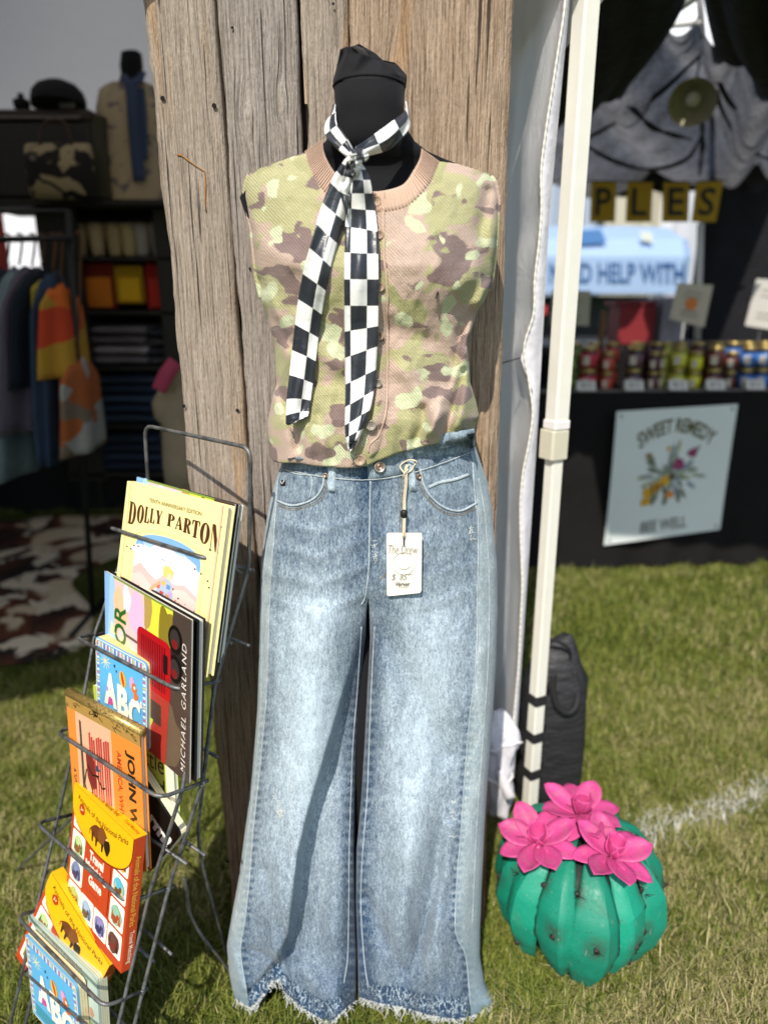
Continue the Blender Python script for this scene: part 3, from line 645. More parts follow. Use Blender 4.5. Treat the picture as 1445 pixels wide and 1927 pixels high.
ridge('outer_seam', [(float(jo_r(y)) - 15, y) for y in range(900, 1780, 60)], .0009); ridge('outer_seam', [(float(jo_l(y)) + 7, y) for y in range(920, 1780, 60)], .0008); ridge('side_seam', [(x, y) for y, x in SEAM_L[1:-1]], .0012); ridge('side_seam', [(x, y) for y, x in SEAM_R[1:-1]], .0012)
ridge('inseam', [(x - 8, y) for y, x in ((1180, 688), (1300, 680), (1400, 672), (1500, 668), (1600, 665), (1700, 664), (1800, 662), (1850, 655))], .0010)
ridge('inseam', [(x + 9, y) for y, x in ((1180, 696), (1300, 690), (1400, 686), (1500, 682), (1600, 674), (1700, 670), (1800, 676), (1860, 684))], .0011)
ridge('fly_seam', [(697, 905), (696, 960), (695, 1020), (694, 1070), (688, 1120), (680, 1138)], .0014)
for dx in (0, 4): ridge('fly_stitch', [(757 - dx, 885), (757 - dx, 960), (754 - dx, 1020), (742 - dx, 1066), (716 - dx, 1092)], .0005, .0003, m_threadd)
patch('waistband', JB, [(533, 864), (533, 886)], [(893, 806), (893, 851)], m_denim_d, jeans, .0026, 46, 7, f0=.62)
ridge('waistband_stitch', [(536, 884), (620, 898), (690, 902), (760, 893), (830, 871), (890, 849)], .0005, .0030, m_thread)
patch('waistband_tab', JB, [(690, 863), (693, 906)], [(772, 850), (772, 889)], m_denim_d, jeans, .0046, 14, 8, f0=.62)
for x0, x1, y0, y1, sk in ((617, 634, 874, 926, -2), (761, 777, 846, 925, 8)):
    patch('belt_loop', JB, [(x0, y0), (x0 + sk, y1)], [(x1, y0), (x1 + sk, y1)], m_denim, jeans, .0066, 6, 12, f0=.78)
# pockets: set-in bags, worn edges
patch('pocket_bag', JB, [(534, 884), (526, 908), (522, 938), (523, 944)], [(610, 899), (606, 915), (590, 938), (552, 948)], m_denim_d, jeans, .0012, 14, 12, f0=.56)
patch('pocket_bag', JB, [(793, 886), (800, 912), (818, 938), (850, 956)], [(884, 862), (893, 905), (896, 935), (895, 947)], m_denim_d, jeans, .0012, 14, 12, f0=.56)
ridge('pocket_edge', [(610, 897), (608, 914), (596, 934), (575, 946), (548, 951), (522, 942)], .0020, .0008)
ridge('pocket_edge', [(790, 882), (797, 912), (812, 936), (836, 955), (866, 961), (897, 946)], .0020, .0008)
for k_ in (6, 9):
    ridge('pocket_stitch', [(613 + k_ - 5, 899), (611 + k_ - 5, 917), (598 + k_ - 4, 938 + k_ - 4), (575, 946 + k_), (548, 951 + k_), (524, 943 + k_)], .0005, .0003, m_threadd)
    ridge('pocket_stitch', [(787 - k_ + 4, 884), (794 - k_ + 4, 914), (809 - k_ + 4, 940), (834, 956 + k_), (866, 961 + k_), (897, 947 + k_)], .0005, .0003, m_threadd)
ridge('coin_pocket', [(538, 884), (560, 892), (585, 895), (588, 912), (583, 938)], .0013, .0016)
ridge('pocket_crease', [(806, 917), (826, 908), (856, 902), (880, 893)], .003, .001)
m_copper = plain('worn_copper', '#a08672', .35, .8, nscale=200); m_nickel = plain('brushed_nickel', '#b3a999', .35, .85, nscale=160)
for x, y in ((613, 895), (787, 896)):
    p, nr = hit(JB, x, y, .003); disc_on('rivet', p, nr, .0038, .0018, m_copper, jeans, 14, .0006)
p, nr = hit(JB, 713, 878, .006); bt = disc_on('waist_button', p, nr, .0088, .004, m_nickel, jeans, 22, .0012); disc_on('button_boss', p + nr * .0026, nr, .0042, .0014, m_copper, bt, 16, .0003)
patch('brand_tab', JB, [(529, 903), (527, 917)], [(541, 900), (540, 917)], plain('black_leather', (.012, .011, .011), .5), jeans, .0022, 5, 5, False)
tube('brand_mark', [hit(JB, 531, 906, .003)[0], hit(JB, 534, 911, .003)[0], hit(JB, 538, 904, .003)[0]], .0006, m_white, jeans, k=5)
# scuffs: loose white threads over the worn patches, and the frayed hem
def threads(name, spec, mat, r):
    V, F = [], []
    for P in spec:
        v_, f_ = tube_vf(P, r, 4, len(V)); V += v_; F += f_
    o = mesh(name, V, F, mat, jeans); o['kind'] = 'stuff'; return o
g = random.Random(3); sp = []
for pts in ([(512, 1465), (514, 1490), (521, 1515), (526, 1545)], [(522, 1520), (530, 1535)], [(848, 1500), (852, 1525), (850, 1560), (845, 1590)], [(884, 985), (888, 1020)], [(700, 1010), (705, 1060)]):
    c_ = catmull(pts, 14)
    for q in range(16):
        i = g.randrange(2, 12); x, y = c_[i] + [g.uniform(-4, 4), g.uniform(-6, 6)]; a = g.uniform(-.5, .5) + (0 if g.random() < .5 else 1.3)
        sp.append([hit(JB, x + math.sin(a) * t * 8, y + math.cos(a) * t * 8 + math.sin(t * 5) * 1.2, .0006)[0] for t in np.linspace(0, 1, 5)])
threads('worn_threads', sp, m_thread, .00045)
sp = []
for left, fx0, fx1, hf in ((True, jo_l, ji_l, hem_l), (False, jo_r, ji_r, hem_r)):
    for q in range(190):
        u = g.random(); yh = float(hf(u if left else 1 - u)); x = float(fx0(yh) * (1 - u) + fx1(yh) * u)
        p, nr = hit(JB, x, yh - 3, .0008); d = np.array([g.uniform(-.6, .6), g.uniform(-1, .2), g.uniform(-1.2, .1)]); L = g.uniform(.004, .017)
        k_ = np.array([g.uniform(-1, 1), 0, g.uniform(-1, 1)]) * .004
        P = [p + d * L * t + k_ * math.sin(t * 6) for t in np.linspace(0, 1, 6)]; sp.append([np.array([a[0], a[1], max(a[2], .003)]) for a in P])
threads('frayed_hem', sp, m_thread, .00055)

# ------------------------------------------------------------------ knitted vest
sl_ = tab([(322, 472), (345, 461), (370, 459), (430, 472), (520, 481), (570, 492), (600, 504), (650, 517), (720, 519), (760, 510), (800, 503), (855, 506)])
sr_ = tab([(326, 920), (345, 934), (375, 940), (440, 936), (530, 926), (565, 912), (590, 896), (650, 880), (720, 885), (760, 897), (785, 902), (812, 890), (860, 880)])
vtop = tab([(472, 322), (500, 312), (573, 286), (577, 296), (584, 318), (596, 345), (618, 371), (650, 388), (690, 397), (722, 398), (769, 386), (790, 369), (807, 347), (818, 322), (826, 303), (860, 307), (920, 326)])
vhem = tab([(503, 854), (512, 864), (560, 870), (620, 875), (676, 878), (697, 874), (716, 862), (800, 838), (860, 822), (895, 811)])
vb = tab([(285, .022), (300, .040), (330, .062), (370, .078), (430, .092), (500, .108), (560, .104), (640, .090), (720, .090), (790, .106), (830, .104), (880, .096)])
VF = [([(915, 545), (890, 600), (872, 650), (850, 730), (810, 810)], .012, 13), ([(893, 585), (868, 628), (858, 690), (838, 760)], -.009, 10), ([(884, 660), (880, 730), (862, 800)], .010, 14), ([(870, 700), (846, 790), (836, 830)], -.008, 9),
      ([(484, 530), (512, 596), (548, 650)], -.009, 11), ([(500, 560), (540, 640), (560, 720)], .008, 14), ([(560, 600), (600, 660), (640, 690)], .006, 18), ([(520, 720), (545, 780), (560, 840)], -.006, 10), ([(600, 780), (620, 820), (625, 862)], -.004, 12),
      ([(740, 620), (800, 640), (850, 680)], -.005, 20), ([(760, 700), (810, 760), (830, 820)], .006, 20), ([(470, 420), (500, 470), (560, 500)], .004, 20), ([(930, 430), (900, 500), (860, 540)], .005, 20), ([(918, 360), (905, 430), (915, 520)], -.006, 12), ([(560, 520), (590, 620)], -.004, 22), ([(780, 830), (800, 800), (795, 770)], -.006, 10), ([(700, 540), (712, 640), (706, 740), (700, 850)], .003, 12)]
def vest_depth(px, py):
    a, b_ = sl_(py), sr_(py); xn = np.clip(2 * (px - a) / (b_ - a) - 1, -1, 1)
    Y = MY - vb(py) * np.clip(1 - np.abs(xn) ** 2.5, 0, 1) ** (1 / 2.5)
    for cx, cy in ((600, 505), (808, 500)): Y = Y - .016 * np.exp(-((px - cx) / 68.) ** 2 - ((py - cy) / 75.) ** 2)
    for pts, am, wd in VF: Y = Y - 2.1 * am * np.exp(-(polydist(px, py, pts)[0] / wd) ** 2)
    return Y - .007 * fbm(px / 55, py / 75, 4) * sstep(380, 460, py) - .0025 * fbm(px / 16, py / 20, 7) - .0025 * sstep(760, 850, py) * np.sin(px / 7.5 + 2 * np.sin(px / 31.))
m_knit, nt, b = mk('camouflage_knit')
v = objco(nt, (1, .0, 1)); wv = nd(nt, 'ShaderNodeTexNoise', {'Vector': v, 'Scale': 26.0, 'Detail': 2.0}); wp = nd(nt, 'ShaderNodeVectorMath', {0: wv.outputs['Color'], 1: (.028, .028, .022)}, operation='MULTIPLY').outputs[0]
ad = nd(nt, 'ShaderNodeVectorMath', {0: v, 1: wp}, operation='ADD').outputs[0]
def cam_n(off, sx, sz, det=1.5):
    q = nd(nt, 'ShaderNodeVectorMath', {0: ad, 1: off}, operation='ADD').outputs[0]; q = nd(nt, 'ShaderNodeVectorMath', {0: q, 1: (sx, 1, sz)}, operation='MULTIPLY').outputs[0]
    return noise(nt, q, 1, det, .5)
gate = lambda n_, t, w=.008: ramp(nt, n_, [(t - w, 0.0), (t + w, 1.0)])
fz = noise(nt, objco(nt, (1, 0, 1)), 420, 2); jag = mth(nt, 'MULTIPLY', mth(nt, 'SUBTRACT', fz, .5), .05)
nA = mth(nt, 'ADD', cam_n((3, 0, 7), 14, 20, 2), jag); nB = mth(nt, 'ADD', cam_n((11, 0, 2), 14, 25, 2), jag); nC = mth(nt, 'ADD', cam_n((5, 0, 19), 25, 27, 1.2), jag); nD = mth(nt, 'ADD', cam_n((23, 0, 4), 20, 15, 1), jag)
tan_, olive, brown, pale = srgb('#d0b6a3'), srgb('#c1bc8b'), srgb('#8f7972'), srgb('#dbe0b6')
c = mix(nt, gate(nA, .50), tan_, olive); c = mix(nt, gate(nD, .61), c, srgb('#b3b07e')); c = mix(nt, gate(nB, .575), c, brown)
c = mix(nt, gate(nC, .615), c, pale)
kw = nd(nt, 'ShaderNodeTexWave', {'Vector': objco(nt, (1, 0, 1)), 'Scale': 125.0, 'Distortion': 1.2, 'Detail': 1.0}, wave_type='BANDS', bands_direction='DIAGONAL').outputs[1]
kz = nd(nt, 'ShaderNodeTexWave', {'Vector': objco(nt, (1, 0, 1)), 'Scale': 190.0, 'Distortion': .6}, wave_type='BANDS', bands_direction='Z').outputs[1]
kk = mth(nt, 'ADD', mth(nt, 'MULTIPLY', kw, .6), mth(nt, 'MULTIPLY', kz, .6)); kf = noise(nt, objco(nt), 700, 3, .7)
c = mix(nt, .75, c, ramp(nt, kk, [(.1, .72), (.8, 1.15)]), 'MULTIPLY'); c = mix(nt, .5, c, ramp(nt, kf, [(.3, .7), (.7, 1.2)]), 'MULTIPLY')
nt.links.new(c, b.inputs['Base Color']); b.inputs['Roughness'].default_value = .95; b.inputs['Specular IOR Level'].default_value = .08; b.inputs['Sheen Weight'].default_value = .25
nt.links.new(bump(nt, mth(nt, 'ADD', kk, mth(nt, 'MULTIPLY', kf, .6)), .9, .0016), b.inputs['Normal'])
m_rib = plain('tan_rib_knit', '#c6ab97', .95, nscale=600, namp=.2, bscale=700, bstr=.4, bdist=.001, spec=.08, sheen=.2)
vest = thing('knit_vest', 'sleeveless button front knitted vest in green and brown camouflage on the mannequin', 'vest', (-.03, 1.05, .9))
nu, nv = 150, 130; u = np.linspace(0, 1, nu)[None]; v_ = np.linspace(0, 1, nv)[:, None]
X0 = 472 + 448 * u; yt = vtop(X0) - 11 * sstep(576, 590, X0) * sstep(822, 808, X0); yh = vhem(503 + 392 * u) + 2.2 * np.sin(u * 31) * np.sin(u * 7 + 1); py = yh + (yt - yh) * v_; px = sl_(py) + (sr_(py) - sl_(py)) * u
P = at(px, py, vest_depth(px, py))
VB = BVHTree.FromPolygons([tuple(q) for q in P.reshape(-1, 3)], [(j * nu + i, j * nu + i + 1, (j + 1) * nu + i + 1, (j + 1) * nu + i) for j in range(nv - 1) for i in range(nu - 1)])
curl = []
for t in np.linspace(1, .12, 7):
    q = P[0].copy(); a_ = t * math.pi * .85; q[:, 1] += .012 * (1 - math.cos(a_)) * 1.6; q[:, 2] += -.006 * math.sin(a_) + .012 * max(0, t - .5); curl.append(q)
grid('front_body', np.concatenate([np.array(curl), P], 0), m_knit, vest)
btop = tab([(472, 322), (573, 286), (620, 276), (780, 280), (826, 303), (920, 326)])
py = yh + (btop(X0) - yh) * v_; px = sl_(py) + (sr_(py) - sl_(py)) * u; Pb_ = at(px, py, MY)
Pb_[..., 1] += .072 * np.clip(1 - np.abs(2 * u - 1) ** 2.5, 0, 1) ** .4 * sstep(285, 340, py); grid('back_body', Pb_, m_knit, vest, flip=True)
for s_, fx, y0, y1 in ((-1, sl_, 330, 560), (1, sr_, 332, 545)):
    ys = np.linspace(y0, y1, 40); tube('armhole_band', at(fx(ys) - s_ * 2, ys, MY - .010), .0042, m_knit, vest, k=8)
# ribbed collar
co = catmull([(573, 284), (578, 305), (590, 333), (612, 364), (650, 388), (690, 397), (722, 399), (769, 387), (807, 349), (820, 322), (828, 303)], 480)
ci = catmull([(607, 262), (609, 282), (617, 303), (634, 328), (660, 347), (690, 356), (714, 359), (757, 347), (779, 318), (790, 296), (793, 278)], 480)
C = np.zeros((9, 480, 3))
for j, t in enumerate(np.linspace(0, 1, 9)):
    q = co * (1 - t) + ci * t; yo = vest_depth(co[:, 0], co[:, 1]) - .0022; yi = np.interp(ci[:, 1], [262, 300, 358], [MY - .03, MY - .055, MY - .079])
    rib = np.sin(np.linspace(0, 2 * np.pi * 74, 480)); Y = yo * (1 - t) + yi * t - .0012 * math.sin(math.pi * t) - .0017 * rib * (1 if 0 < j < 8 else .2)
    if j == 0: Y = Y + .003
    C[j] = at(q[:, 0], q[:, 1], Y)
Cin = C[-1] + [0, .008, -.003]
grid('collar', np.concatenate([C, Cin[None]], 0), m_rib, vest, flip=True)
# button band, its edge and the buttons
patch('button_band', VB, [(712, 366), (716, 470), (704, 560), (706, 690), (700, 800), (690, 866)], [(724, 397), (724, 480), (729, 560), (729, 690), (726, 790), (712, 850)], m_knit, vest, .0016, 6, 60, False)
seam_tube('band_edge', VB, [(723, 360), (722, 400), (723, 480), (729, 545), (728, 620), (729, 700), (726, 770), (714, 815), (697, 835), (694, 850)], .0013, m_rib, vest, .0016)
m_btn = plain('horn_button', '#a28a74', .4, nscale=150, namp=.25); m_btn2 = plain('grey_button', '#8d8377', .4, nscale=150, namp=.3)
for x, y, r in ((708, 379, .0068), (714, 444, .006), (713, 540, .0066), (713, 632, .0062), (709, 722, .0062), (700, 800, .0076), (677, 864, .0086)):
    p, nr = hit(VB, x, y, .0025); nr = np.array([.05, -1, .12]); bt = disc_on('button', p, nr, r, .0034, m_btn if y not in (722, 800) else m_btn2, vest, 20, .0011)
    for dx, dz in ((-.0012, .0012), (.0012, .0012), (-.0012, -.0012), (.0012, -.0012)): disc_on('thread_hole', p + nr * .0026 + [dx, 0, dz], nr, .0006, .0004, m_hole, bt, 6)
fly = thing('fly', 'tiny black fly sitting on the right chest of the camouflage vest', 'fly', tuple(hit(VB, 822, 553, .002)[0]))
p = hit(VB, 822, 553, .002)[0]
loft('body', [[tuple(p + np.array([r * math.cos(a) + k * .0005, -r * .8 * math.sin(a), k * .0018])) for a in np.linspace(0, 6.28, 8, endpoint=False)] for k, r in ((-3, .0003), (-2, .0012), (0, .0016), (1.6, .0013), (2.6, .0004))], m_hole, fly)
for s_ in (-1, 1): mesh('wing', [p + [0, -.0012, .001], p + [s_ * .0022, -.0016, -.004], p + [s_ * .0005, -.0016, -.0055]], [(0, 1, 2)], plain('fly_wing', (.05, .05, .05), .3), fly)

# ------------------------------------------------------------------ checked scarf
m_check, nt, b = mk('checked_satin')
uvn = nd(nt, 'ShaderNodeUVMap'); sp_ = nd(nt, 'ShaderNodeSeparateXYZ'); nt.links.new(uvn.outputs[0], sp_.inputs[0])
par = mth(nt, 'MODULO', mth(nt, 'ADD', mth(nt, 'FLOOR', sp_.outputs[0]), mth(nt, 'FLOOR', sp_.outputs[1])), 2.0)
sn = noise(nt, objco(nt), 35, 3, .5, .8)
nt.links.new(mix(nt, mth(nt, 'GREATER_THAN', mth(nt, 'ABSOLUTE', par), .5), (.80, .79, .75), mix(nt, sn, (.012, .015, .021), (.030, .034, .042))), b.inputs['Base Color'])
b.inputs['Roughness'].default_value = .36; b.inputs['Specular IOR Level'].default_value = .55; b.inputs['Sheen Weight'].default_value = .1
nt.links.new(bump(nt, sn, .35, .006), b.inputs['Normal'])
scarf = thing('checked_scarf', 'black and white checked satin scarf knotted around the mannequin neck', 'scarf', (-.03, 1.0, 1.2))
def ribbon(name, le, re_, Yf, cols, rows, nu=15, nv=60, wave=.0026, ph=0.0, uo=0, vo=0, cup=.004, hem=True, skew=0.0):
    L = catmull(le, nv); R = catmull(re_, nv); t = np.linspace(0, 1, nu)[None]; s = np.linspace(0, 1, nv)[:, None]
    px = L[:, :1] + (R[:, :1] - L[:, :1]) * t; py = L[:, 1:] + (R[:, 1:] - L[:, 1:]) * t
    Y = Yf(px, py, s, t) - cup * np.sin(math.pi * t) - wave * np.sin(t * 9 + s * 5 + ph) - wave * .7 * np.sin(s * 23 + t * 4 + ph)
    cu = np.interp(t[0], *cols); uvs = np.stack(np.broadcast_arrays(cu[None] + uo, np.interp(s[:, 0], *rows)[:, None] + vo - skew * t), -1)
    P = at(px, py, Y); o = grid(name, P, m_check, scarf, uv=uvs)
    so = o.modifiers.new('thickness', 'SOLIDIFY'); so.thickness = .0012; so.offset = 0; return o
def drape(le, re_, gap, n=60):
    L = catmull(le, n); R = catmull(re_, n); ys = []
    for a, c_ in zip(L, R):
        ys.append(min(hit(VB, *(a * (1 - t) + c_ * t), 0, 1.0)[0][1] for t in np.linspace(0, 1, 5)))
    ys = np.array(ys); 
    for i in range(len(ys) - 2, -1, -1): ys[i] = min(ys[i], ys[i + 1] + .010)
    k_ = np.ones(9) / 9; ys = np.convolve(np.pad(ys, 4, 'edge'), k_, 'valid') - gap
    return lambda px, py, s, t: np.interp(s, np.linspace(0, 1, n), ys)
le = [(655, 292), (640, 312), (626, 335), (606, 385), (590, 440), (572, 505), (560, 570), (552, 635), (545, 700), (539, 760), (538, 797)]
re_ = [(668, 306), (664, 345), (655, 385), (640, 440), (623, 500), (611, 560), (601, 620), (594, 680), (587, 735), (582, 770), (560, 797)]
re_[-1] = (579, 784)
ribbon('tail', le, re_, drape(le, re_, .009), ([0, .62, 1], [0, 1, 1.75]), ([0, 1], [0, 13.6]), uo=8, cup=.003, skew=-.5)
le = [(662, 300), (658, 330), (653, 370), (650, 420), (648, 500), (648, 580), (649, 660), (650, 740), (649, 800), (652, 836)]
re_ = [(678, 304), (694, 330), (702, 370), (710, 430), (712, 500), (712, 580), (711, 640), (706, 710), (697, 770), (676, 826)]
ribbon('tail', le, re_, drape(le, re_, .013), ([0, .16, .2, .66, 1], [-.35, 0, .0, 1, 1.75]), ([0, 1], [0, 14.6]), uo=9, ph=2, cup=.004)
ribbon('tail_tip', [(652, 836), (655, 846), (658, 851)], [(676, 826), (669, 840), (660, 851)], drape([(652, 836), (655, 846), (658, 851)], [(676, 826), (669, 840), (660, 851)], .013), ([0, .16, 1], [-.2, 0, 1.2]), ([0, 1], [14.6, 15.3]), uo=9, nv=10)
ribbon('tail_tip', [(538, 797), (540, 799), (543, 800)], [(579, 784), (568, 790), (545, 800)], drape([(538, 797), (540, 799), (543, 800)], [(579, 784), (568, 790), (545, 800)], .009), ([0, .62, 1], [0, 1, 1.75]), ([0, 1], [13.6, 14.0]), uo=8, nv=10, skew=-.5)
# folds lying beside the tails under the knot
ribbon('fold', [(654, 300), (645, 330), (640, 360), (650, 400)], [(668, 300), (662, 335), (658, 370), (655, 410)], lambda px, py, s, t: .982 + .004 * t + 0 * s, ([0, 1], [0, 1]), ([0, 1], [0, 3]), uo=3, nu=9, nv=30)
# the two bands going round the neck
def neckY(px, py, s, t): return np.interp(s, [0, .35, .75, 1], [.990, 1.012, 1.045, 1.085]) + .004 * t
ribbon('neck_band', [(655, 296), (640, 284), (622, 266), (611, 250), (613, 230), (624, 212), (627, 195)], [(664, 280), (655, 264), (643, 246), (634, 232), (632, 216), (632, 204), (632, 196)], neckY, ([0, .35, .7, 1], [0, .8, 1.6, 2.2]), ([0, 1], [0, 3.6]), nu=18, nv=44, wave=.0022, cup=.007, vo=.3)
ribbon('neck_band', [(668, 276), (690, 262), (716, 243), (740, 226), (758, 212), (764, 202), (763, 190)], [(676, 296), (702, 290), (734, 280), (757, 258), (770, 240), (771, 222), (766, 190)], neckY, ([0, .4, 1], [0, .8, 1.7]), ([0, 1], [0, 3.9]), nu=18, nv=44, wave=.0022, ph=1.3, cup=.007, uo=1)
# knot: a wrap and a tucked loop
ribbon('knot', [(653, 300), (657, 288), (668, 279), (680, 279), (688, 288)], [(660, 314), (664, 301), (672, 294), (679, 296), (684, 304)], lambda px, py, s, t: .974 + .010 * np.abs(s - .5) * 2 + 0 * t, ([0, 1], [.2, 1.3]), ([0, 1], [.3, 2.4]), nu=12, nv=30, cup=.008)
ribbon('knot', [(660, 290), (659, 302), (657, 316), (662, 329)], [(682, 288), (681, 300), (679, 314), (668, 330)], lambda px, py, s, t: .968 + .012 * s + 0 * t, ([0, .5, 1], [.4, 1, 1.5]), ([0, 1], [.4, 2.2]), nu=12, nv=24, cup=.008, ph=.7)
ribbon('knot', [(676, 284), (688, 285), (694, 293), (688, 303)], [(674, 298), (681, 297), (684, 299), (680, 306)], lambda px, py, s, t: .978 + .006 * s + 0 * t, ([0, 1], [0, .9]), ([0, 1], [.6, 2.1]), nu=9, nv=20, cup=.005, uo=1)

# ------------------------------------------------------------------ price tag
m_card = plain('cream_card', '#ece6d6', .7, nscale=80, namp=.05); m_ink = plain('faded_pencil', '#8a857b', .9); m_ink2 = plain('grey_ink', '#55504a', .9); m_cord = plain('cream_cord', '#d9ccae', .85, nscale=300)
tagT = thing('price_tag', 'cream cardboard price tag with handwriting hanging from the jeans waistband', 'tag', tuple(at(760, 1060, .985)))
YT = min(hit(JB, x, y)[0][1] for x in (735, 790) for y in (1010, 1060, 1110)) - .006
def tagp(px, py, o=0.0):
    k = (py - 1003) / 117; return at(px, py, YT + .004 - .010 * (1 - k) * .6 - o + .004 * ((px - 760) / 33) ** 2 * .4)
c4 = [(727, 1006), (730, 1003), (794 - 2, 1003), (794, 1006), (793, 1112), (790, 1116), (732, 1122), (728, 1120)]
F_ = np.array([tagp(x, y) for x, y in c4]); B_ = F_ + [0, .0012, 0]
card = mesh('card', np.concatenate([F_, B_]), [tuple(range(8)), tuple(range(15, 7, -1))] + [(i, (i + 1) % 8, 8 + (i + 1) % 8, 8 + i) for i in range(8)], m_card, tagT, smooth=False)
def tag_text(s, x0, y0, x1, y1, mat, shear=.3, bold=0.0):
    V, F = text_tris(s, bold, shear); V = fit(V, x0, -y1, x1, -y0); mesh('handwriting', [tagp(x, -y, .0006) for x, y in V], F, mat, tagT, smooth=False)
tag_text('The Drew', 731, 1026, 786, 1042, m_ink, .3, -.012); tag_text('$  85', 737, 1080, 766, 1093, m_ink, .3, -.01); tube('handwriting', [tagp(767, 1082, .0006), tagp(775, 1080, .0006)], .0004, m_ink, tagT, k=4)
tag_text('Vervet', 745, 1095, 771, 1103, m_ink2, .5, .01); tag_text('LOS ANGELES', 749, 1104.5, 767, 1106.5, m_ink2, 0)
tube('embossed_ring', [tagp(760 + 21 * math.cos(a), 1060 + 21 * math.sin(a), .0002) for a in np.linspace(0, 2 * np.pi, 40, endpoint=False)], .0004, m_card, card, k=5, closed=True)
tube('embossed_smile', [tagp(760 + 11 * math.cos(a), 1061 + 10 * math.sin(a), .0002) for a in np.linspace(.15, math.pi - .15, 14)], .0005, m_card, card, k=5)
mesh('punched_slot', [tagp(758.5, 1012, .0005), tagp(761.5, 1012, .0005), tagp(761.5, 1026, .0005), tagp(758.5, 1026, .0005)], [(0, 1, 2, 3)], plain('slot_dark', (.03, .045, .07), .9), card, smooth=False)
ck = [hit(JB, x, y, .009)[0] for x, y in ((764, 874), (763, 882), (762, 905))] + [at(761, 940, YT + .01), at(761, 968, YT + .004), at(760, 995, YT - .003), at(760, 1011, YT - .004)]
for d in (-.0012, .0012): tube('cord', [np.array(q) + [d, 0, 0] for q in catmull(ck, 24)], .0011, m_cord, tagT, k=6)
kn = hit(JB, 766, 877, .010)[0]
tube('cord_knot', [kn + np.array([.011 * math.cos(a) * (1 + .2 * math.sin(3 * a)), -.003 * math.sin(2 * a), .009 * math.sin(a) + .004 * math.cos(a)]) for a in np.linspace(0, 6.28, 26)], .0012, m_cord, tagT, k=6)
tube('cord_end', [kn + [0, -.002, -.004], kn + [-.006, -.004, -.010], kn + [-.008, -.003, -.018]], .0011, m_cord, tagT, k=6)
q = at(760, 967, YT + .003); loft('bead', [ring(q[0], q[1], q[2] + z, r, r * .8, 10) for z, r in ((-.006, .003), (-.004, .0052), (.004, .0052), (.006, .003))], plain('black_bead', (.015, .013, .012), .45), tagT)

# ------------------------------------------------------------------ wire book rack
RA = math.radians(37.4); RF = np.array([math.cos(RA), -math.sin(RA), 0]); RN = np.array([-math.sin(RA), -math.cos(RA), 0])
def edge(p1, p2, w):
    a, b_ = atZ(*p1), atZ(*p2); Z = CAM_Z - CAM_Z * w / np.linalg.norm(a - b_); return atZ(*p1, Z), atZ(*p2, Z)
def on_t(p, t): r = ray(*p); o = np.array([0, 0, CAM_Z]); return o + r * ((t - o @ RN) / (r @ RN))
m_wire, nt, b = mk('galvanised_wire')
v = objco(nt); n1 = noise(nt, v, 60, 4); n2 = noise(nt, v, 500, 3)
nt.links.new(ramp(nt, n1, [(.35, (.07, .068, .065)), (.55, (.17, .175, .175)), (.72, (.19, .15, .11))]), b.inputs['Base Color'])
b.inputs['Metallic'].default_value = .55; b.inputs['Roughness'].default_value = .5; nt.links.new(bump(nt, n2, .5, .001), b.inputs['Normal'])
rack = thing('wire_book_rack', 'tall grey wire rack holding picture books, left of the mannequin', 'book rack', (-.42, 1.0, 0))
WR = .0031
hoops = [((203, 992), (388, 1051), (468, 1071), .25), ((142, 1199), (335, 1299), (405, 1283), .28), ((105, 1377), (300, 1503), (382, 1473), .28), ((68, 1549), (239, 1700), (317, 1672), .28), ((31, 1725), (196, 1897), (269, 1865), .272)]
EL, ER, HB = [], [], []
for L, Rr, E_, w in hoops:
    A, B = edge(L, Rr, w); o = np.array([0, 0, CAM_Z]); r = ray(*E_); e_ = o + r * (((B - o) @ RF) / (r @ RF)); e2 = A + (e_ - B)
    tube('hoop', rounded([e2, A, B, e_ + (e_ - B) * .12], .02), WR, m_wire, rack); EL.append(e2); ER.append(e_); HB.append((A, B))
TL_, TR_ = edge((272, 800), (472, 843), .285)
def ext(P, z): a, c_ = P[-2], P[-1]; d = (c_ - a); return c_ + d * ((z - c_[2]) / d[2])
tube('back_frame', rounded([ext(EL, 0)] + EL[::-1] + [TL_, TR_] + ER + [ext(ER, 0)], .022), WR * 1.05, m_wire, rack)
for S_, k in ((EL, 0), (ER, 1)):
    mid = [(S_[i] * .52 + HB[i][k] * .48) + [0, 0, .002] for i in range(5)]; st = S_[0] * .8 + HB[0][k] * .2 + [0, 0, -.01]
    tube('side_rail', rounded([st] + mid + [ext(mid, 0)], .01), WR, m_wire, rack)
for i in range(5):
    dz = -.135 if i < 4 else -.12
    for q in (.1, .55): tube('shelf_wire', [EL[i] * (1 - q) + HB[i][0] * q + [0, 0, dz], ER[i] * (1 - q) + HB[i][1] * q + [0, 0, dz]], WR * .9, m_wire, rack)
A, B = HB[4]; A2, B2 = on_t((43, 1826), -.385), on_t((152, 1921), -.385)
tube('hoop', rounded([EL[4] + [0, 0, -.1], A2, A2 + (B2 - A2) * 1.5, ER[4] + [0, 0, -.1]], .02), WR, m_wire, rack)
for a_, m_, g_ in ((ER[2], (377, 1606), atZ(430, 1808)), (ER[3] + [.02, .02, 0], (366, 1740), atZ(440, 1836)), (EL[3], (60, 1660), atZ(30, 1640))):
    mm = (a_ + g_) / 2; mm = at(*m_, mm[1]) if m_[0] > 100 else mm; tube('prop_leg', catmull([a_, mm, g_], 16), WR, m_wire, rack)
for i, k in ((0, 1), (1, 1), (2, 1), (3, 1), (4, 1)):
    disc_on('weld_blob', ER[i] + [0, -.002, 0], (0, -1, .2), .0048, .004, m_wire, rack, 8)

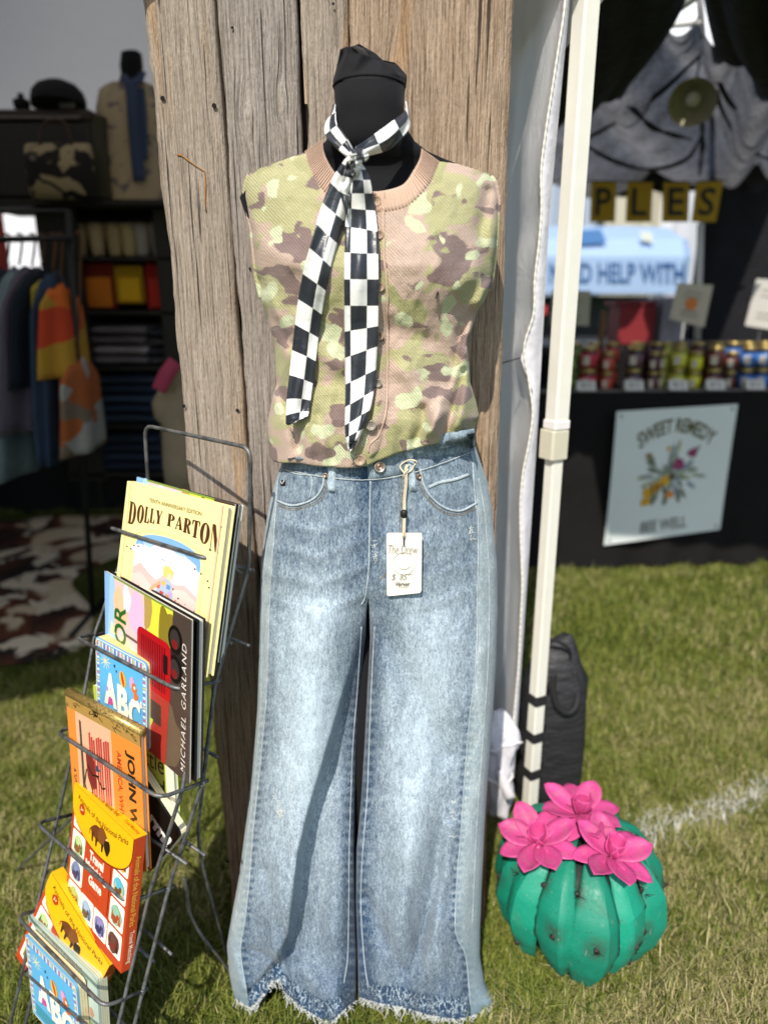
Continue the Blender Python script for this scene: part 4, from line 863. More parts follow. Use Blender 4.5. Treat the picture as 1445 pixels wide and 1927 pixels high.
# ------------------------------------------------------------------ books
def book(name, label, TL, TR, tau, h, th, cover, kind='hard', art=None, pages='#e9e3d0', spine=None, top=None, sidec=None):
    TL, TR = np.array(TL, float), np.array(TR, float); w = float(np.linalg.norm(TR - TL)); X = (TR - TL) / w
    nn = np.array([X[1], -X[0], 0.]); nn = nn / np.linalg.norm(nn); nn = nn if nn[1] < 0 else -nn
    Z = np.array([0, 0, math.cos(tau)]) - math.sin(tau) * nn; Z = Z - X * (Z @ X); Z /= np.linalg.norm(Z); Y = np.cross(Z, X)
    t = bpy.data.objects.new(name, None); COL.objects.link(t); t.empty_display_size = .02; tag(t, label, 'game box' if kind == 'gamebox' else 'book')
    t.matrix_world = Matrix([[*(X[i], Y[i], Z[i]), TL[i]] for i in range(3)] + [[0, 0, 0, 1]])
    cm = plain(name + '_cover_' + cover, cover, .45, nscale=90, namp=.06); pm = plain('page_' + pages, pages, .85, nscale=400, namp=.1, stretch=(.05, 1, .05))
    if kind == 'hard':
        box('front_cover', (0, 0, -h), (w, .0022, 0), cm, t, .0008, True); box('back_cover', (0, th - .0022, -h), (w, th, 0), cm, t, .0008, True)
        box('page_block', (.002, .0022, -h + .003), (w - .004, th - .0022, -.003), pm, t, .0, True)
        if spine: box('spine', (-.001, .0, -h), (.0016, th, 0), plain('spine_' + spine, spine, .5), t, .0006, True)
    elif kind == 'soft':
        box('front_cover', (0, 0, -h), (w, .0006, 0), cm, t, .0, True); box('page_block', (.001, .0006, -h + .001), (w - .001, th - .0006, -.001), pm, t, .0, True); box('back_cover', (0, th - .0006, -h), (w, th, 0), cm, t, .0, True)
    elif kind == 'board':
        n = max(4, int(th / .0036)); d = th / n
        for i in range(n):
            y0 = i * d; r = .009; P = []
            for cx, cz, a0 in ((w - r, -r, 0), (.0015, -.0015, 90), (.0015, -h + .0015, 180), (w - r, -h + r, 270)):
                rr_ = r if cx > .01 else .0015
                for a in np.radians(np.linspace(a0, a0 + 90, 4)): P.append((cx + rr_ * math.cos(a), cz + rr_ * math.sin(a)))
            f_ = [(x, y0 + .0003, z) for x, z in P]; g_ = [(x, y0 + d - .0003, z) for x, z in P]
            loft('page', [f_, g_], cm if i == 0 else pm, t, True, smooth=False)
        box('binding', (.001, .001, -h + .004), (w - .012, th - .001, -.0022), plain('binding_dark', '#8a7a55', .8), t, 0, True)
    elif kind == 'gamebox':
        box('box_body', (0, 0, -h), (w, th, 0), cm, t, .0012, True)
        box('lid_top', (-.0004, -.0004, -.0012), (w + .0004, th + .0004, .0008), plain('yellow_lid', '#f2b511', .45, namp=.05), t, .0004, True)
    if art: art.build('cover_print', t)
    if top or sidec:
        for txts, fr in ((top, 'top'), (sidec, 'side')):
            if not txts: continue
            V, F, C_ = [], [], []
            for s_, a0, b0, a1, b1, col in txts:
                v2, f2 = text_tris(s_, .005)
                if fr == 'top': v2 = fit(v2, a0 * w, b0 * th, a1 * w, b1 * th); V3 = [(x, th - .001 - (th - y) if False else y, .0012) for x, y in v2]
                else: v2 = fit(v2, b0 * th, -a1 * h, b1 * th, -a0 * h, -90); V3 = [(w + .0007, x, z) for x, z in v2]
                o_ = len(V); V += V3; F += [tuple(o_ + i for i in f) for f in f2]; C_ += [(*srgb(col), 1)] * len(V3)
            mesh('edge_print', V, F, m_print, t, True, False, cols=C_)
    return t, w
# didone style capitals for the cream cover
def glyph(ch):
    S = .30; T = .05; R = lambda x0, y0, x1, y1: [(x0, y0), (x1, y0), (x1, y1), (x0, y1)]
    def ell(cx, cy, rx, ry, a0=0, a1=360, n=22): return [(cx + rx * math.cos(math.radians(a)), cy + ry * math.sin(math.radians(a))) for a in np.linspace(a0, a1, n)]
    ser = lambda x0, x1, y: R(x0, y, x1, y + T)
    if ch == 'D': return [R(.08, 0, .36, 1), ser(0, .5, 0), ser(0, .5, 1 - T), ell(.45, .5, .5, .5, -90, 90) + ell(.45, .5, .2, .44, 90, -90)]
    if ch == 'O': return [ell(.5, .5, .5, .5, 90, 270) + ell(.5, .5, .17, .45, 270, 90), ell(.5, .5, .5, .5, -90, 90) + ell(.5, .5, .17, .45, 90, -90)]
    if ch == 'L': return [R(.1, 0, .42, 1), ser(0, .55, 1 - T), ser(0, .95, 0), [(.95, 0), (.95, .35), (.9, .35), (.75, .05)]]
    if ch == 'Y': return [R(.34, 0, .66, .5), ser(.2, .8, 0), [(.02, 1), (.36, 1), (.66, .45), (.36, .4)], [(.88, 1), (.96, 1), (.64, .42), (.56, .42)], ser(0, .45, 1 - T), ser(.74, 1, 1 - T)]
    if ch == 'P': return [R(.1, 0, .42, 1), ser(0, .56, 0), ser(0, .5, 1 - T), ell(.5, .74, .46, .26, -90, 90) + ell(.5, .74, .16, .2, 90, -90)]
    if ch == 'A': return [[(.44, 1), (.56, 1), (.98, 0), (.64, 0)], [(.44, 1), (.5, .95), (.16, 0), (.08, 0)], R(.26, .28, .72, .34), ser(0, .3, 0), ser(.52, 1.05, 0)]
    if ch == 'R': return [R(.1, 0, .42, 1), ser(0, .52, 0), ser(0, .5, 1 - T), ell(.48, .76, .44, .24, -90, 90) + ell(.48, .76, .15, .18, 90, -90), [(.45, .52), (.68, .52), (1.02, 0), (.68, 0)]]
    if ch == 'T': return [R(.34, 0, .66, 1), ser(.2, .8, 0), ser(0, 1, 1 - T), [(0, 1), (.0, .7), (.05, .7), (.2, 1)], [(1, 1), (1, .7), (.95, .7), (.8, 1)]]
    if ch == 'N': return [R(.08, 0, .13, 1), R(.87, 0, .92, 1), [(.05, 1), (.38, 1), (.94, 0), (.62, 0)], ser(0, .24, 0), ser(.76, 1, 1 - T)]
def cream_art(w, h):
    a = Art(w, h); br_ = '#55331f'
    # arched landscape
    a.ym = lambda y: .255 + (y - .295) * .74
    arch = lambda x0, x1, yt, ys, yb: [(x0, yb), (x0, ys)] + [(x0 + (x1 - x0) * (1 - math.cos(t)) / 2, ys - (ys - yt) * math.sin(t) ** .8) for t in np.linspace(0, math.pi, 18)[1:-1]] + [(x1, ys), (x1, yb)]
    a.poly(arch(.125, .865, .295, .45, 1.0), '#a69a58'); a.poly(arch(.128, .862, .299, .452, 1.0), '#f0e39c'); a.poly(arch(.165, .825, .325, .47, 1.0), '#7fa9cf')
    for i, (x, y, rx, ry) in enumerate(((.22, .5, .09, .05), (.36, .47, .12, .07), (.52, .46, .13, .06), (.66, .5, .12, .07), (.76, .55, .065, .06), (.3, .42, .06, .03), (.62, .41, .06, .03))): a.blob(x, y, rx, ry, '#e6d9da' if i < 5 else '#a9c4dd', 18, .08, i); 
    a.rect(.165, .52, .825, 1, '#e8d3d1'); a.poly([(.165, .66), (.24, .6), (.33, .66), (.42, .7), (.5, .63), (.6, .69), (.7, .66), (.825, .72), (.825, 1), (.165, 1)], '#e2b4ae')
    a.poly([(.165, .72), (.25, .68), (.38, .76), (.55, .74), (.7, .7), (.825, .76), (.825, 1), (.165, 1)], '#e9c3b8'); a.poly([(.165, .84), (.4, .88), (.6, .9), (.825, .86), (.825, 1), (.165, 1)], '#e3cfa0')
    g = random.Random(5)
    for i in range(70):
        x, y = g.uniform(.17, .82), g.uniform(.8, .99); a.blob(x, y, .005, .006, g.choice(['#5c4a3a', '#8a4038', '#6d6a35', '#b98a4a']), 5, seed=i); a.same() if i else None
    # a walking child in a patchwork coat, kept plain
    a.poly([(.46, .9), (.5, .78), (.56, .78), (.58, .9), (.55, .96), (.53, .88), (.49, .96)], '#9fb3cc'); a.poly([(.42, .82), (.47, .68), (.53, .655), (.58, .69), (.6, .8), (.56, .86), (.47, .86)], '#a9b4c4')
    for x, y, c_ in ((.45, .74, '#d96a5a'), (.5, .7, '#e0b060'), (.55, .72, '#6d8fc0'), (.49, .79, '#c94f45'), (.55, .8, '#d98f6a'), (.45, .82, '#7a9a6a'), (.58, .77, '#b9a0c8')): a.poly([(x - .018, y - .02), (x + .02, y - .015), (x + .016, y + .022), (x - .02, y + .018)], c_)
    a.line([(.47, .7), (.39, .77), (.36, .83)], .006, '#d9a27a'); a.blob(.545, .625, .035, .038, '#ecc6a2'); a.blob(.53, .6, .052, .046, '#e2c274', 22, .08, 4); a.blob(.553, .632, .024, .026, '#ecc6a2')
    for i, (x, y) in enumerate(((.08, .505), (.125, .515), (.155, .478), (.2, .47), (.84, .52), (.905, .56), (.925, .605), (.78, .5), (.6, .72), (.66, .78))): a.blob(x, y, .008, .008, '#3b2c26', 6, .2, i)
    # title on a rising arc: end letters tall, middle ones short
    a.rect(.165, .99, .825, 1.3, '#e3cfa0'); a.ym = lambda y: y
    x = .06
    word = 'DOLLY PARTON'; wds = [.09, .08, .058, .058, .07, .05, .08, .08, .08, .08, .098, .098]
    for ch, wd in zip(word, wds):
        if ch != ' ':
            xm = x + wd / 2; k = (xm - .5) / .45; yt = .118 + .012 * (1 - k * k); yb = .205 + .075 * k * k
            for pl in glyph(ch): a.poly([(x + gx_ * wd * .88, yb - gy_ * (yb - yt)) for gx_, gy_ in pl], br_); a.same()
        x += wd
    a.k += 1
    a.text('TENTH ANNIVERSARY EDITION', .26, .068, .78, .093, '#837a4a')
    a.line([(.045, 0), (.045, 1)], .0012, '#d8c98a'); a.line([(.955, 0), (.955, 1)], .004, '#cdb79a')
    return a
A, B = edge((240, 905), (430, 953), .247); book('picture_book', 'cream hardback with arched meadow picture in the top tier of the wire rack', A, B, math.radians(14), .257, .014, '#efe09a', art=cream_art(.247, .257), spine='#efe09a')
def tractor_art(w, h):
    a = Art(w, h)
    a.rect(0, 0, 1, 1, '#e7c3bd'); a.rect(0, 0, .1, 1, '#8fb6df'); a.blob(.1, .5, .06, .55, '#a8c8e6', 24, .06, 2); a.blob(.2, .2, .09, .14, '#f0c19a', 20, .12, 3); a.blob(.26, .62, .1, .3, '#f2cbb0', 20, .08, 5); a.blob(.4, .16, .1, .14, '#dfb9d6', 20, .1, 6); a.blob(.29, .1, .05, .09, '#d6dfe0', 16, .1, 8)
    a.poly([(.5, 0), (.82, 0), (.86, .2), (.84, .5), (.62, .35), (.52, .18)], '#d9d84a'); a.blob(.54, .08, .045, .14, '#b59a55', 16, .15, 4); a.blob(.75, .2, .085, .2, '#8a7a2a', 22, .14, 9); a.rect(.12, 0, .92, .012, '#7d9a42')
    a.poly([(.82, 0), (1, 0), (1, 1), (.7, 1), (.72, .6), (.8, .3)], '#4d4038'); a.blob(.86, .3, .08, .1, '#2c2522', 20, .08, 3); a.blob(.8, .8, .12, .2, '#6b5a48', 22, .14, 4)
    for cy in (.17, .35): a.blob(.845, cy, .075, .085, '#17130f', 20); a.blob(.84, cy, .05, .06, '#3a3330', 16); a.blob(.84, cy + .03, .03, .03, '#7d1f1f', 10)
    a.rrect(.42, .22, .8, .6, .05, '#b3121c'); a.poly([(.44, .58), (.79, .58), (.75, 1), (.5, 1)], '#a93a30'); a.rect(.53, .64, .7, .78, '#4d3b30')
    for i in range(11): x = .47 + i * .026; a.rect(x, .26, x + .010, .55, '#3a0a0c'); a.same() if i else None
    a.rrect(.72, .3, .77, .42, .01, '#1f1414'); a.blob(.58, .36, .03, .03, '#8e0c14', 12); a.rect(.26, .33, .43, .35, '#6a5a55')
    a.text('TRACTOR', .13, .17, .28, 1.02, '#2e6a2c', 90, .02); a.text("GRANDPA'S", .045, .45, .105, 1.02, '#3a6a38', 90, .01); a.text('MICHAEL GARLAND', .92, .16, .965, .95, '#ded6cc', 90, 0, .2, 1.25)
    return a
A, B = edge((258, 897), (441, 948), .262); book('picture_book', 'pastel tractor picture book tucked behind the cream hardback in the top tier', A, B, math.radians(14), .25, .005, '#2a2420', 'soft', tractor_art(.262, .25))
for k in range(2):
    A2, B2 = A + np.array([.002, .008 + .007 * k, -.004 * (k + 1)]), B + np.array([.004 + .003 * k, .008 + .006 * k, -.003 * (k + 1)])
    book('picture_book', ('thin black edged paperback second from the back of the top tier', 'thin white edged paperback at the very back of the top tier')[k], A2, B2, math.radians(14), .25, .005, ('#1d1a1a', '#c8c8c4')[k], 'soft')
A, B = edge((197, 1074), (360, 1167), .272); book('picture_book', 'picture book showing a red tractor in the second tier of the rack', A, B, math.radians(6), .262, .004, '#2a2420', 'soft', tractor_art(.272, .262))
A2, B2 = A + np.array([.006, .010, -.004]), B + np.array([.008, .008, -.004]); book('picture_book', 'black covered paperback right behind the red tractor book', A2, B2, math.radians(6), .262, .012, '#1b1a1c', 'hard')
def abc_art(w, h):
    a = Art(w, h); a.rrect(.0, .0, 1, 1, .06, '#e7ddc4'); a.rrect(.012, .012, .985, .985, .055, '#5fa9d4'); cl = ['#d94f4a', '#f1e6d2', '#e6bd3f', '#f1e6d2', '#8a5fa6', '#f1e6d2']
    n = 26
    for i in range(n):
        x = .03 + .93 * i / n; a.rect(x, .025, x + .5 / n, .085, cl[i % 6]); a.same(); a.rect(.022, x, .07, x + .5 / n, cl[(i + 2) % 6]); a.same(); a.rect(.93, x, .975, x + .5 / n, cl[(i + 1) % 6]); a.same()
    a.k += 1; a.rrect(.075, .09, .925, .95, .03, '#62b0db'); a.rrect(.085, .8, .915, .945, .02, '#4b95a8')
    for i in range(10): t = 2 * math.pi * i / 10; a.line([(.2, .22), (.2 + .1 * math.cos(t), .22 + .09 * math.sin(t))], .0014, '#e6dcae')
    a.blob(.39, .22, .018, .02, '#2a3550', 6, .3, 2); a.blob(.42, .27, .014, .016, '#2a3550', 6, .3, 5)
    for ch, x0, y0, x1, y1 in (('A', .17, .33, .43, .72), ('B', .44, .40, .66, .78), ('C', .66, .46, .88, .84)): a.text(ch, x0 + .012, y0 + .012, x1 + .012, y1 + .012, '#3d7f9f', 0, .05); a.text(ch, x0, y0, x1, y1, '#f1ead9', 0, .05)
    a.text('s', .885, .45, .915, .53, '#f1ead9', 0, .03)
    a.blob(.55, .32, .06, .095, '#e3b52c', 18, 0, 1, -.3); a.blob(.55, .32, .022, .09, '#c8352e', 14, 0, 1, -.3); a.blob(.73, .3, .045, .07, '#dfa0c4', 14); a.blob(.77, .35, .05, .06, '#d9743a', 14, .1); a.blob(.8, .43, .045, .05, '#d9743a', 14, .1, 3); a.blob(.78, .34, .02, .02, '#f3e3cf', 8)
    a.blob(.3, .66, .045, .05, '#c9519a', 12, .15); a.blob(.82, .76, .03, .05, '#d05a4a', 10, .1); a.blob(.24, .53, .02, .03, '#b48fd0', 8, .1)
    return a
A, B = edge((180, 1199), (276, 1250), .147); book('board_book', 'thick blue alphabet board book in front of the red tractor book', A, B, math.radians(6), .152, .030, '#5fa9d4', 'board', abc_art(.147, .152), '#e2c98a')
def hen_art(w, h):
    a = Art(w, h); a.rect(.0, .0, 1, 1, '#bccb52'); a.text('With love,', .06, .16, .55, .3, '#23280f', 0, 0, .15)
    for i, (s_, y) in enumerate((('Little', .30), ('Red', .52), ('Hen', .74))): a.text(s_, .52, y, .88, y + .17, '#2a2d18', 0, .0, .12)
    a.blob(.46, .27, .05, .045, '#c4442c', 14, .2, 3); a.blob(.44, .34, .025, .03, '#b83b28', 10, .2, 4); a.rect(.90, 0, 1, 1, '#e9e4d2'); return a
A, B = edge((175, 1289), (322, 1374), .218); hb, hw = book('picture_book', 'lime green paperback with handwritten title in the third tier', A, B, math.radians(2), .2, .007, '#bccb52', 'soft', hen_art(.218, .2), '#e9e6da')
m_pg = plain('page_#e9e6da', '#e9e6da', .85)
0 and mesh('open_pages', [(w_ * hw, y_, z_) for w_, y_, z_ in ((.3, .0005, .001), (1.0, -.010, .001), (1.03, -.012, -.2), (.98, .0, -.2))], [(0, 1, 2, 3)], m_pg, hb, True, False)
def west_art(w, h):
    a = Art(w, h); a.rect(0, 0, 1, 1, '#e28a3a'); a.rect(.12, .1, .62, 1, '#e3ad8c'); g = random.Random(8)
    for i in range(9):
        x = .3 + .03 * i + .01 * (i // 3); y0 = .2 + .05 * g.random(); a.poly([(x, y0), (x + .026, y0 - .01), (x + .022, .7 + .2 * g.random()), (x + .004, .66 + .2 * g.random())], '#b3423a'); a.same() if i else None
    a.poly([(.17, .15), (.2, .16), (.21, .9), (.17, .95)], '#4d4a3c'); a.blob(.3, .42, .05, .05, '#5b1f22', 14, .2, 2); a.poly([(.24, .36), (.36, .4), (.38, .6), (.3, .64), (.25, .55)], '#7c2b2a'); a.blob(.4, .45, .03, .025, '#3b4a63', 10, .2)
    for pts in ([(.24, .5), (.2, .62), (.26, .72), (.22, .8)], [(.3, .62), (.34, .74), (.31, .86)], [(.38, .5), (.46, .58), (.5, .56)], [(.26, .46), (.32, .52), (.42, .5)]): a.line(pts, .003, '#1e1714')
    a.rrect(.44, .84, .58, 1.0, .03, '#3f5f66'); a.line([(.5, .78), (.54, .84)], .002, '#2a1a16')
    for i in range(5): a.line([(.45, .86 + .03 * i), (.57, .85 + .03 * i)], .001, '#20383d')
    a.text('JOHN WAYNE', .80, .18, .92, 1.04, '#2a211c', -90, .035); a.text('AMERICA, WHY I LOVE HER', .68, .22, .745, 1.05, '#b5322a', -90, .008); a.text('A "LITTLE DUKE" BOOK', .045, .55, .085, 1.0, '#3a2a20', -90, .01)
    a.rect(-.005, -.01, 1.005, .1, '#a9874a')
    for i in range(26):
        x, y = g.uniform(.02, .95), g.uniform(.0, .08); a.line([(x, y), (x + g.uniform(-.03, .05), y + g.uniform(-.02, .03)), (x + g.uniform(.01, .06), y + .015)], .0011, '#2d2318')
    a.text('R', .4, .02, .46, .07, '#2d2318', -90); return a
A, B = edge((124, 1303), (263, 1378), .193); wb, ww = book('picture_book', 'orange western picture book with gold spine in the third tier of the rack', A, B, math.radians(4), .245, .011, '#e28a3a', 'hard', west_art(.193, .245))
mg, nt, b = mk('gold_foil_spine'); n1 = noise(nt, objco(nt), 90, 4, .6, 2.0); nt.links.new(ramp(nt, mth(nt, 'ABSOLUTE', mth(nt, 'SUBTRACT', n1, .5)), [(.012, (.05, .035, .02)), (.03, srgb('#c0a05c'))]), b.inputs['Base Color']); b.inputs['Metallic'].default_value = .5; b.inputs['Roughness'].default_value = .35
V, F = tube_vf([(-.001, .0055, -.002), (ww + .001, .0055, -.002)], .0075, 14); mesh('gold_spine', V, F, mg, wb, True)
def farm_art(w, h):
    a = Art(w, h); a.rrect(0, 0, 1, 1, .05, '#15110f'); a.text('Farm!', .37, .2, .97, .42, '#f2efe6', 0, .05); a.poly([(0, .55), (.5, .6), (.7, .8), (.62, 1), (0, 1)], '#b98a6a'); a.blob(.5, .62, .1, .08, '#15110f', 12, .2); a.line([(.3, .7), (.42, .78), (.5, .76), (.6, .84)], .002, '#15110f'); a.rect(.6, .9, 1, 1, '#c98b2c'); return a
B = on_t((340, 1572), -.533); A = on_t((269, 1463), -.533); A = B + (A - B) / np.linalg.norm(A - B) * .152
book('board_book', 'black farm board book with white title slipped askew behind the orange book', A, B, math.radians(2), .147, .016, '#15110f', 'board', farm_art(.152, .147), '#e6dcb8')
def game_art(w, h):
    a = Art(w, h); a.rect(0, 0, 1, 1, '#b8431f')
    cards = [(.035, .13), (.035, .335), (.035, .54), (.035, .745), (.265, .745), (.5, .745), (.735, .13), (.735, .335), (.735, .54), (.735, .745)]; g = random.Random(2)
    for i, (x, y) in enumerate(cards):
        a.rrect(x, y, x + .225, y + .19, .022, '#ece4d2'); a.same()
    a.k += 1
    for i, (x, y) in enumerate(cards):
        bg, fg, an = [('#6f8f4a', '#2f5a2c', '#a5512a'), ('#b9c98f', '#39612f', '#8a5a34'), ('#7a86a8', '#43466e', '#3b3560'), ('#a8b86a', '#4d6a34', '#b06a38'), ('#9fb6c8', '#4a5a78', '#5a4a3a'), ('#8e86b0', '#4e4680', '#38305c'), ('#d9a45a', '#7a5a2c', '#5a3a20'), ('#5fb0c4', '#d9b04a', '#6a4a2a'), ('#8fb8a0', '#b5532c', '#a04a28'), ('#6a4038', '#3a1f20', '#7c2f2a')][i]
        a.blob(x + .1125, y + .1, .085, .072, bg, 16, .06, i); a.poly([(x + .04, y + .15), (x + .06, y + .06), (x + .08, y + .15)], fg); a.poly([(x + .15, y + .15), (x + .17, y + .05), (x + .19, y + .15)], fg); a.blob(x + .1, y + .13, .045, .03, an, 12, .15, i + 3); a.blob(x + .14, y + .1, .02, .02, an, 10)
    a.rect(.285, .1, .71, .72, '#b8431f')
    for s_, y, x0, x1 in (('Travel', .365, .36, .60), ('Matching', .455, .305, .66), ('Game', .545, .38, .60)): a.text(s_, x0, y, x1, y + .075, '#f0e2cf', 0, .04)
    a.text('by hand', .41, .66, .56, .68, '#8f2f18')
    flap = [(0, -.005), (0, .1)] + [(.5 - .5 * math.cos(t), .1 + .245 * math.sin(t) ** .85) for t in np.linspace(0, math.pi, 26)[1:-1]] + [(1, .1), (1, -.005)]
    a.poly([(x * .985 + .012, y + .012) for x, y in flap[1:-1]], '#7a2a12'); a.poly(flap, '#eeb015')
    warp = lambda x, y: (x, y + .10 * (1 - ((x - .5) / .42) ** 2) * .45 - .01)
    a.text('Animals of the National Parks', .09, .045, .93, .088, '#3a2410', 0, .012, 0, 1.0, warp)
    a.blob(.175, .135, .05, .042, '#b03a1c', 18); a.text('3+', .15, .12, .2, .15, '#f0d9a0', 0, .02)
    bz = '#6a3a1c'; a.blob(.47, .2, .12, .055, bz, 20, .05, 2); a.blob(.54, .19, .075, .066, '#7d4a22', 18, .06, 4); a.blob(.625, .235, .05, .055, '#2a1a12', 16, .1, 5); a.poly([(.36, .22), (.4, .22), (.395, .29), (.375, .29)], '#4a2814'); a.poly([(.43, .24), (.47, .24), (.46, .3), (.44, .3)], '#4a2814'); a.poly([(.53, .24), (.57, .24), (.56, .3), (.54, .3)], '#2f1a10'); a.line([(.36, .19), (.33, .22), (.34, .25)], .002, bz); a.line([(.6, .19), (.615, .175)], .0025, '#d9c9a8'); a.line([(.48, .115), (.5, .125), (.53, .11)], .0016, '#6a4a14')
    return a
gt = [('Animals of the National Parks', .2, .3, .66, .72, '#4a2f0c'), ('Travel Matching', .74, .3, .97, .7, '#a8741a')]; gs = [('Animals of the National Parks', .14, .25, .66, .72, '#e6b34a'), ('Travel Matching', .70, .25, .94, .75, '#f3dfc4')]
A, B = edge((142, 1474), (254, 1579), .192); book('game_box', 'orange red travel matching game box with yellow flap in the fourth tier', A, B, math.radians(12), .228, .020, '#b8431f', 'gamebox', game_art(.192, .228), top=gt, sidec=gs)
A, B = on_t((98, 1642), -.438), on_t((208, 1817), -.430); book('game_box', 'second orange red matching game box, tilted down in the lowest tier', A, B, math.radians(12), .228, .020, '#b8431f', 'gamebox', game_art(float(np.linalg.norm(B - A)), .228), top=gt, sidec=gs)
def mac_art(w, h):
    a = Art(w, h); a.rrect(0, 0, 1, 1, .05, '#aebfb4'); a.text("OLD MACDONALD'S", .22, .04, .80, .13, '#9a6a62', 0, -.004)
    for i, (x, y) in enumerate(((.1, .06), (.14, .1), (.86, .1), (.88, .2), (.84, .16))): a.line([(x, y + .05), (x, y), (x + .015, y + .02)], .001, '#3d6a68')
    a.blob(.87, .24, .04, .025, '#2a2420', 10, .2); a.blob(.9, .4, .03, .05, '#b98a6a', 10, .1); a.rect(.86, .5, .95, 1, '#7d8f52'); return a
A, B = on_t((53, 1718), -.412), on_t((182, 1842), -.412); book('board_book', 'pale blue green farm song board book in the lowest tier', A, B, math.radians(5), .2, .018, '#aebfb4', 'board', mac_art(float(np.linalg.norm(B - A)), .2), '#c9c8ac')
A, B = on_t((47, 1760), -.391), on_t((143, 1857), -.391); book('board_book', 'front blue alphabet board book at the bottom of the rack', A, B, math.radians(4), .165, .017, '#5fa9d4', 'board', abc_art(float(np.linalg.norm(B - A)), .165), '#d9cba0')

# ------------------------------------------------------------------ sheet metal cactus
def painted(name, col, dirt, amt=.5, sc=14):
    m, nt, b = mk(name); v = objco(nt); n1 = noise(nt, v, sc, 4, .6); n2 = noise(nt, v, 120, 3); n3 = noise(nt, v, 320, 2)
    wl = attr(nt, 'burn_dark').outputs['Fac']
    k = mth(nt, 'MULTIPLY', mth(nt, 'SUBTRACT', n1, .58, True), 2.2 * amt, True); c = mix(nt, k, col, dirt)
    c = mix(nt, mth(nt, 'MULTIPLY', wl, ramp(nt, n2, [(.3, .35), (.6, 1.0)])), c, tuple(x * .35 for x in dirt)); c = mix(nt, ramp(nt, n3, [(.66, .0), (.70, .8)]), c, (.03, .03, .025)); scr = noise(nt, objco(nt, (1, 1, .12)), 210, 2); c = mix(nt, ramp(nt, scr, [(.69, .0), (.72, .55)]), c, (.35, .34, .30)); oi = nd(nt, 'ShaderNodeObjectInfo'); c = mix(nt, .55, c, ramp(nt, oi.outputs['Random'], [(0, .62), (1, 1.1)]), 'MULTIPLY')
    nt.links.new(c, b.inputs['Base Color']); b.inputs['Roughness'].default_value = .38; nt.links.new(ramp(nt, n2, [(.3, .42), (.7, .72)]), b.inputs['Roughness'])
    nt.links.new(bump(nt, n1, .25, .006), b.inputs['Normal']); return m
m_green = painted('green_enamel', srgb('#0d8a6e'), (.11, .075, .04), .8); m_pink = painted('pink_enamel', srgb('#c94584'), (.32, .17, .15), .9, 30)
m_weld = plain('weld_steel', (.06, .05, .045), .45, .7, nscale=300, namp=.4, bscale=700, bstr=.8, bdist=.002)
CX, CY = CACT; RB, ZT = .172, .27
cactus = thing('metal_cactus', 'green sheet metal barrel cactus with three pink flowers standing on the grass', 'cactus ornament', (CX, CY, 0))
def rib_profile(t):   # t 0 bottom .. 1 top: radius, height
    T = [0, .1, .25, .45, .65, .82, .93, 1]
    return np.interp(t, T, [.108, .128, .150, .164, .156, .126, .086, .04]), np.interp(t, T, [.000, .026, .066, .124, .186, .236, .262, .272])
NR = 13
g = random.Random(11); welds = []
for i in range(NR):
    th0 = 2 * math.pi * i / NR + .30 + g.uniform(-.07, .07); nt_, na = 24, 11; P = np.zeros((nt_, na, 3)); bn = np.zeros((nt_, na)); tw = g.uniform(-.16, .16); wk = g.uniform(.92, 1.12); ch = g.uniform(.016, .028); ck_ = g.uniform(-.35, .35); ro = g.uniform(-.006, .006)
    spots = [(g.uniform(.08, .3), g.choice((-1, 0, 1))), (g.uniform(.35, .6), g.choice((-1, 0, 1))), (g.uniform(.65, .9), g.choice((-1, 1)))]
    jag_ = [g.uniform(-1, 1) for _ in range(nt_)]
    for j, t in enumerate(np.linspace(0, 1, nt_)):
        r, z = rib_profile(t); r += ro; hw = (math.pi / NR) * 1.16 * wk * math.sin(math.pi * (.03 + .94 * t)) ** .48
        for k, s_ in enumerate(np.linspace(-1, 1, na)):
            th = th0 + s_ * hw + tw * (t - .5); u_ = abs(s_ - ck_) / (1 + abs(ck_)) if (s_ - ck_) * ck_ <= 0 else abs(s_ - ck_) / (1 - abs(ck_) + 1e-6)
            cr_ = ch * (1 - u_) * math.sin(math.pi * min(1, t + .05)) ** .5
            rr_ = r - .006 + cr_ + .0025 * jag_[j] * (abs(s_) == 1) + (.012 * (1 - t * 6) if t < .166 else 0)
            P[j, k] = (CX + rr_ * math.cos(th), CY + rr_ * math.sin(th), max(.003, z + .006 * math.sin(th0 * 5) * (1 - t)))
            bn[j, k] = min(1, .5 * (abs(s_) == 1) * max(0, jag_[j] + .3) + .6 * max(0, 1 - t * 6) + sum(max(0, 1 - math.hypot((t - a) * 10, (s_ - b_) * 1.6)) for a, b_ in spots))  # burn at weld spots, rusty edges; also darker towards the rib bottom
    o = grid('rib', P, m_green, cactus, attrs={'burn_dark': bn}); o.data.set_sharp_from_angle(angle=math.radians(22)); so = o.modifiers.new('sheet', 'SOLIDIFY'); so.thickness = .0018
    for a, b_ in spots: welds.append((P[int(a * (nt_ - 1)), {-1: 0, 0: na // 2, 1: na - 1}[b_]], th0))
V, F = tube_vf([(CX, CY, .004), (CX, CY, .25)], .11, 24); 
loft('inner_shell', [ring(CX, CY, z, r, r, 30) for z, r in ((.012, .08), (.05, .125), (.12, .142), (.19, .134), (.235, .100), (.258, .04))], plain('dark_steel', (.012, .02, .017), .6, .4), cactus)
tube('base_ring', [(CX + .088 * math.cos(a), CY + .088 * math.sin(a), .006) for a in np.linspace(0, 6.283, 40, endpoint=False)], .004, m_weld, cactus, closed=True)
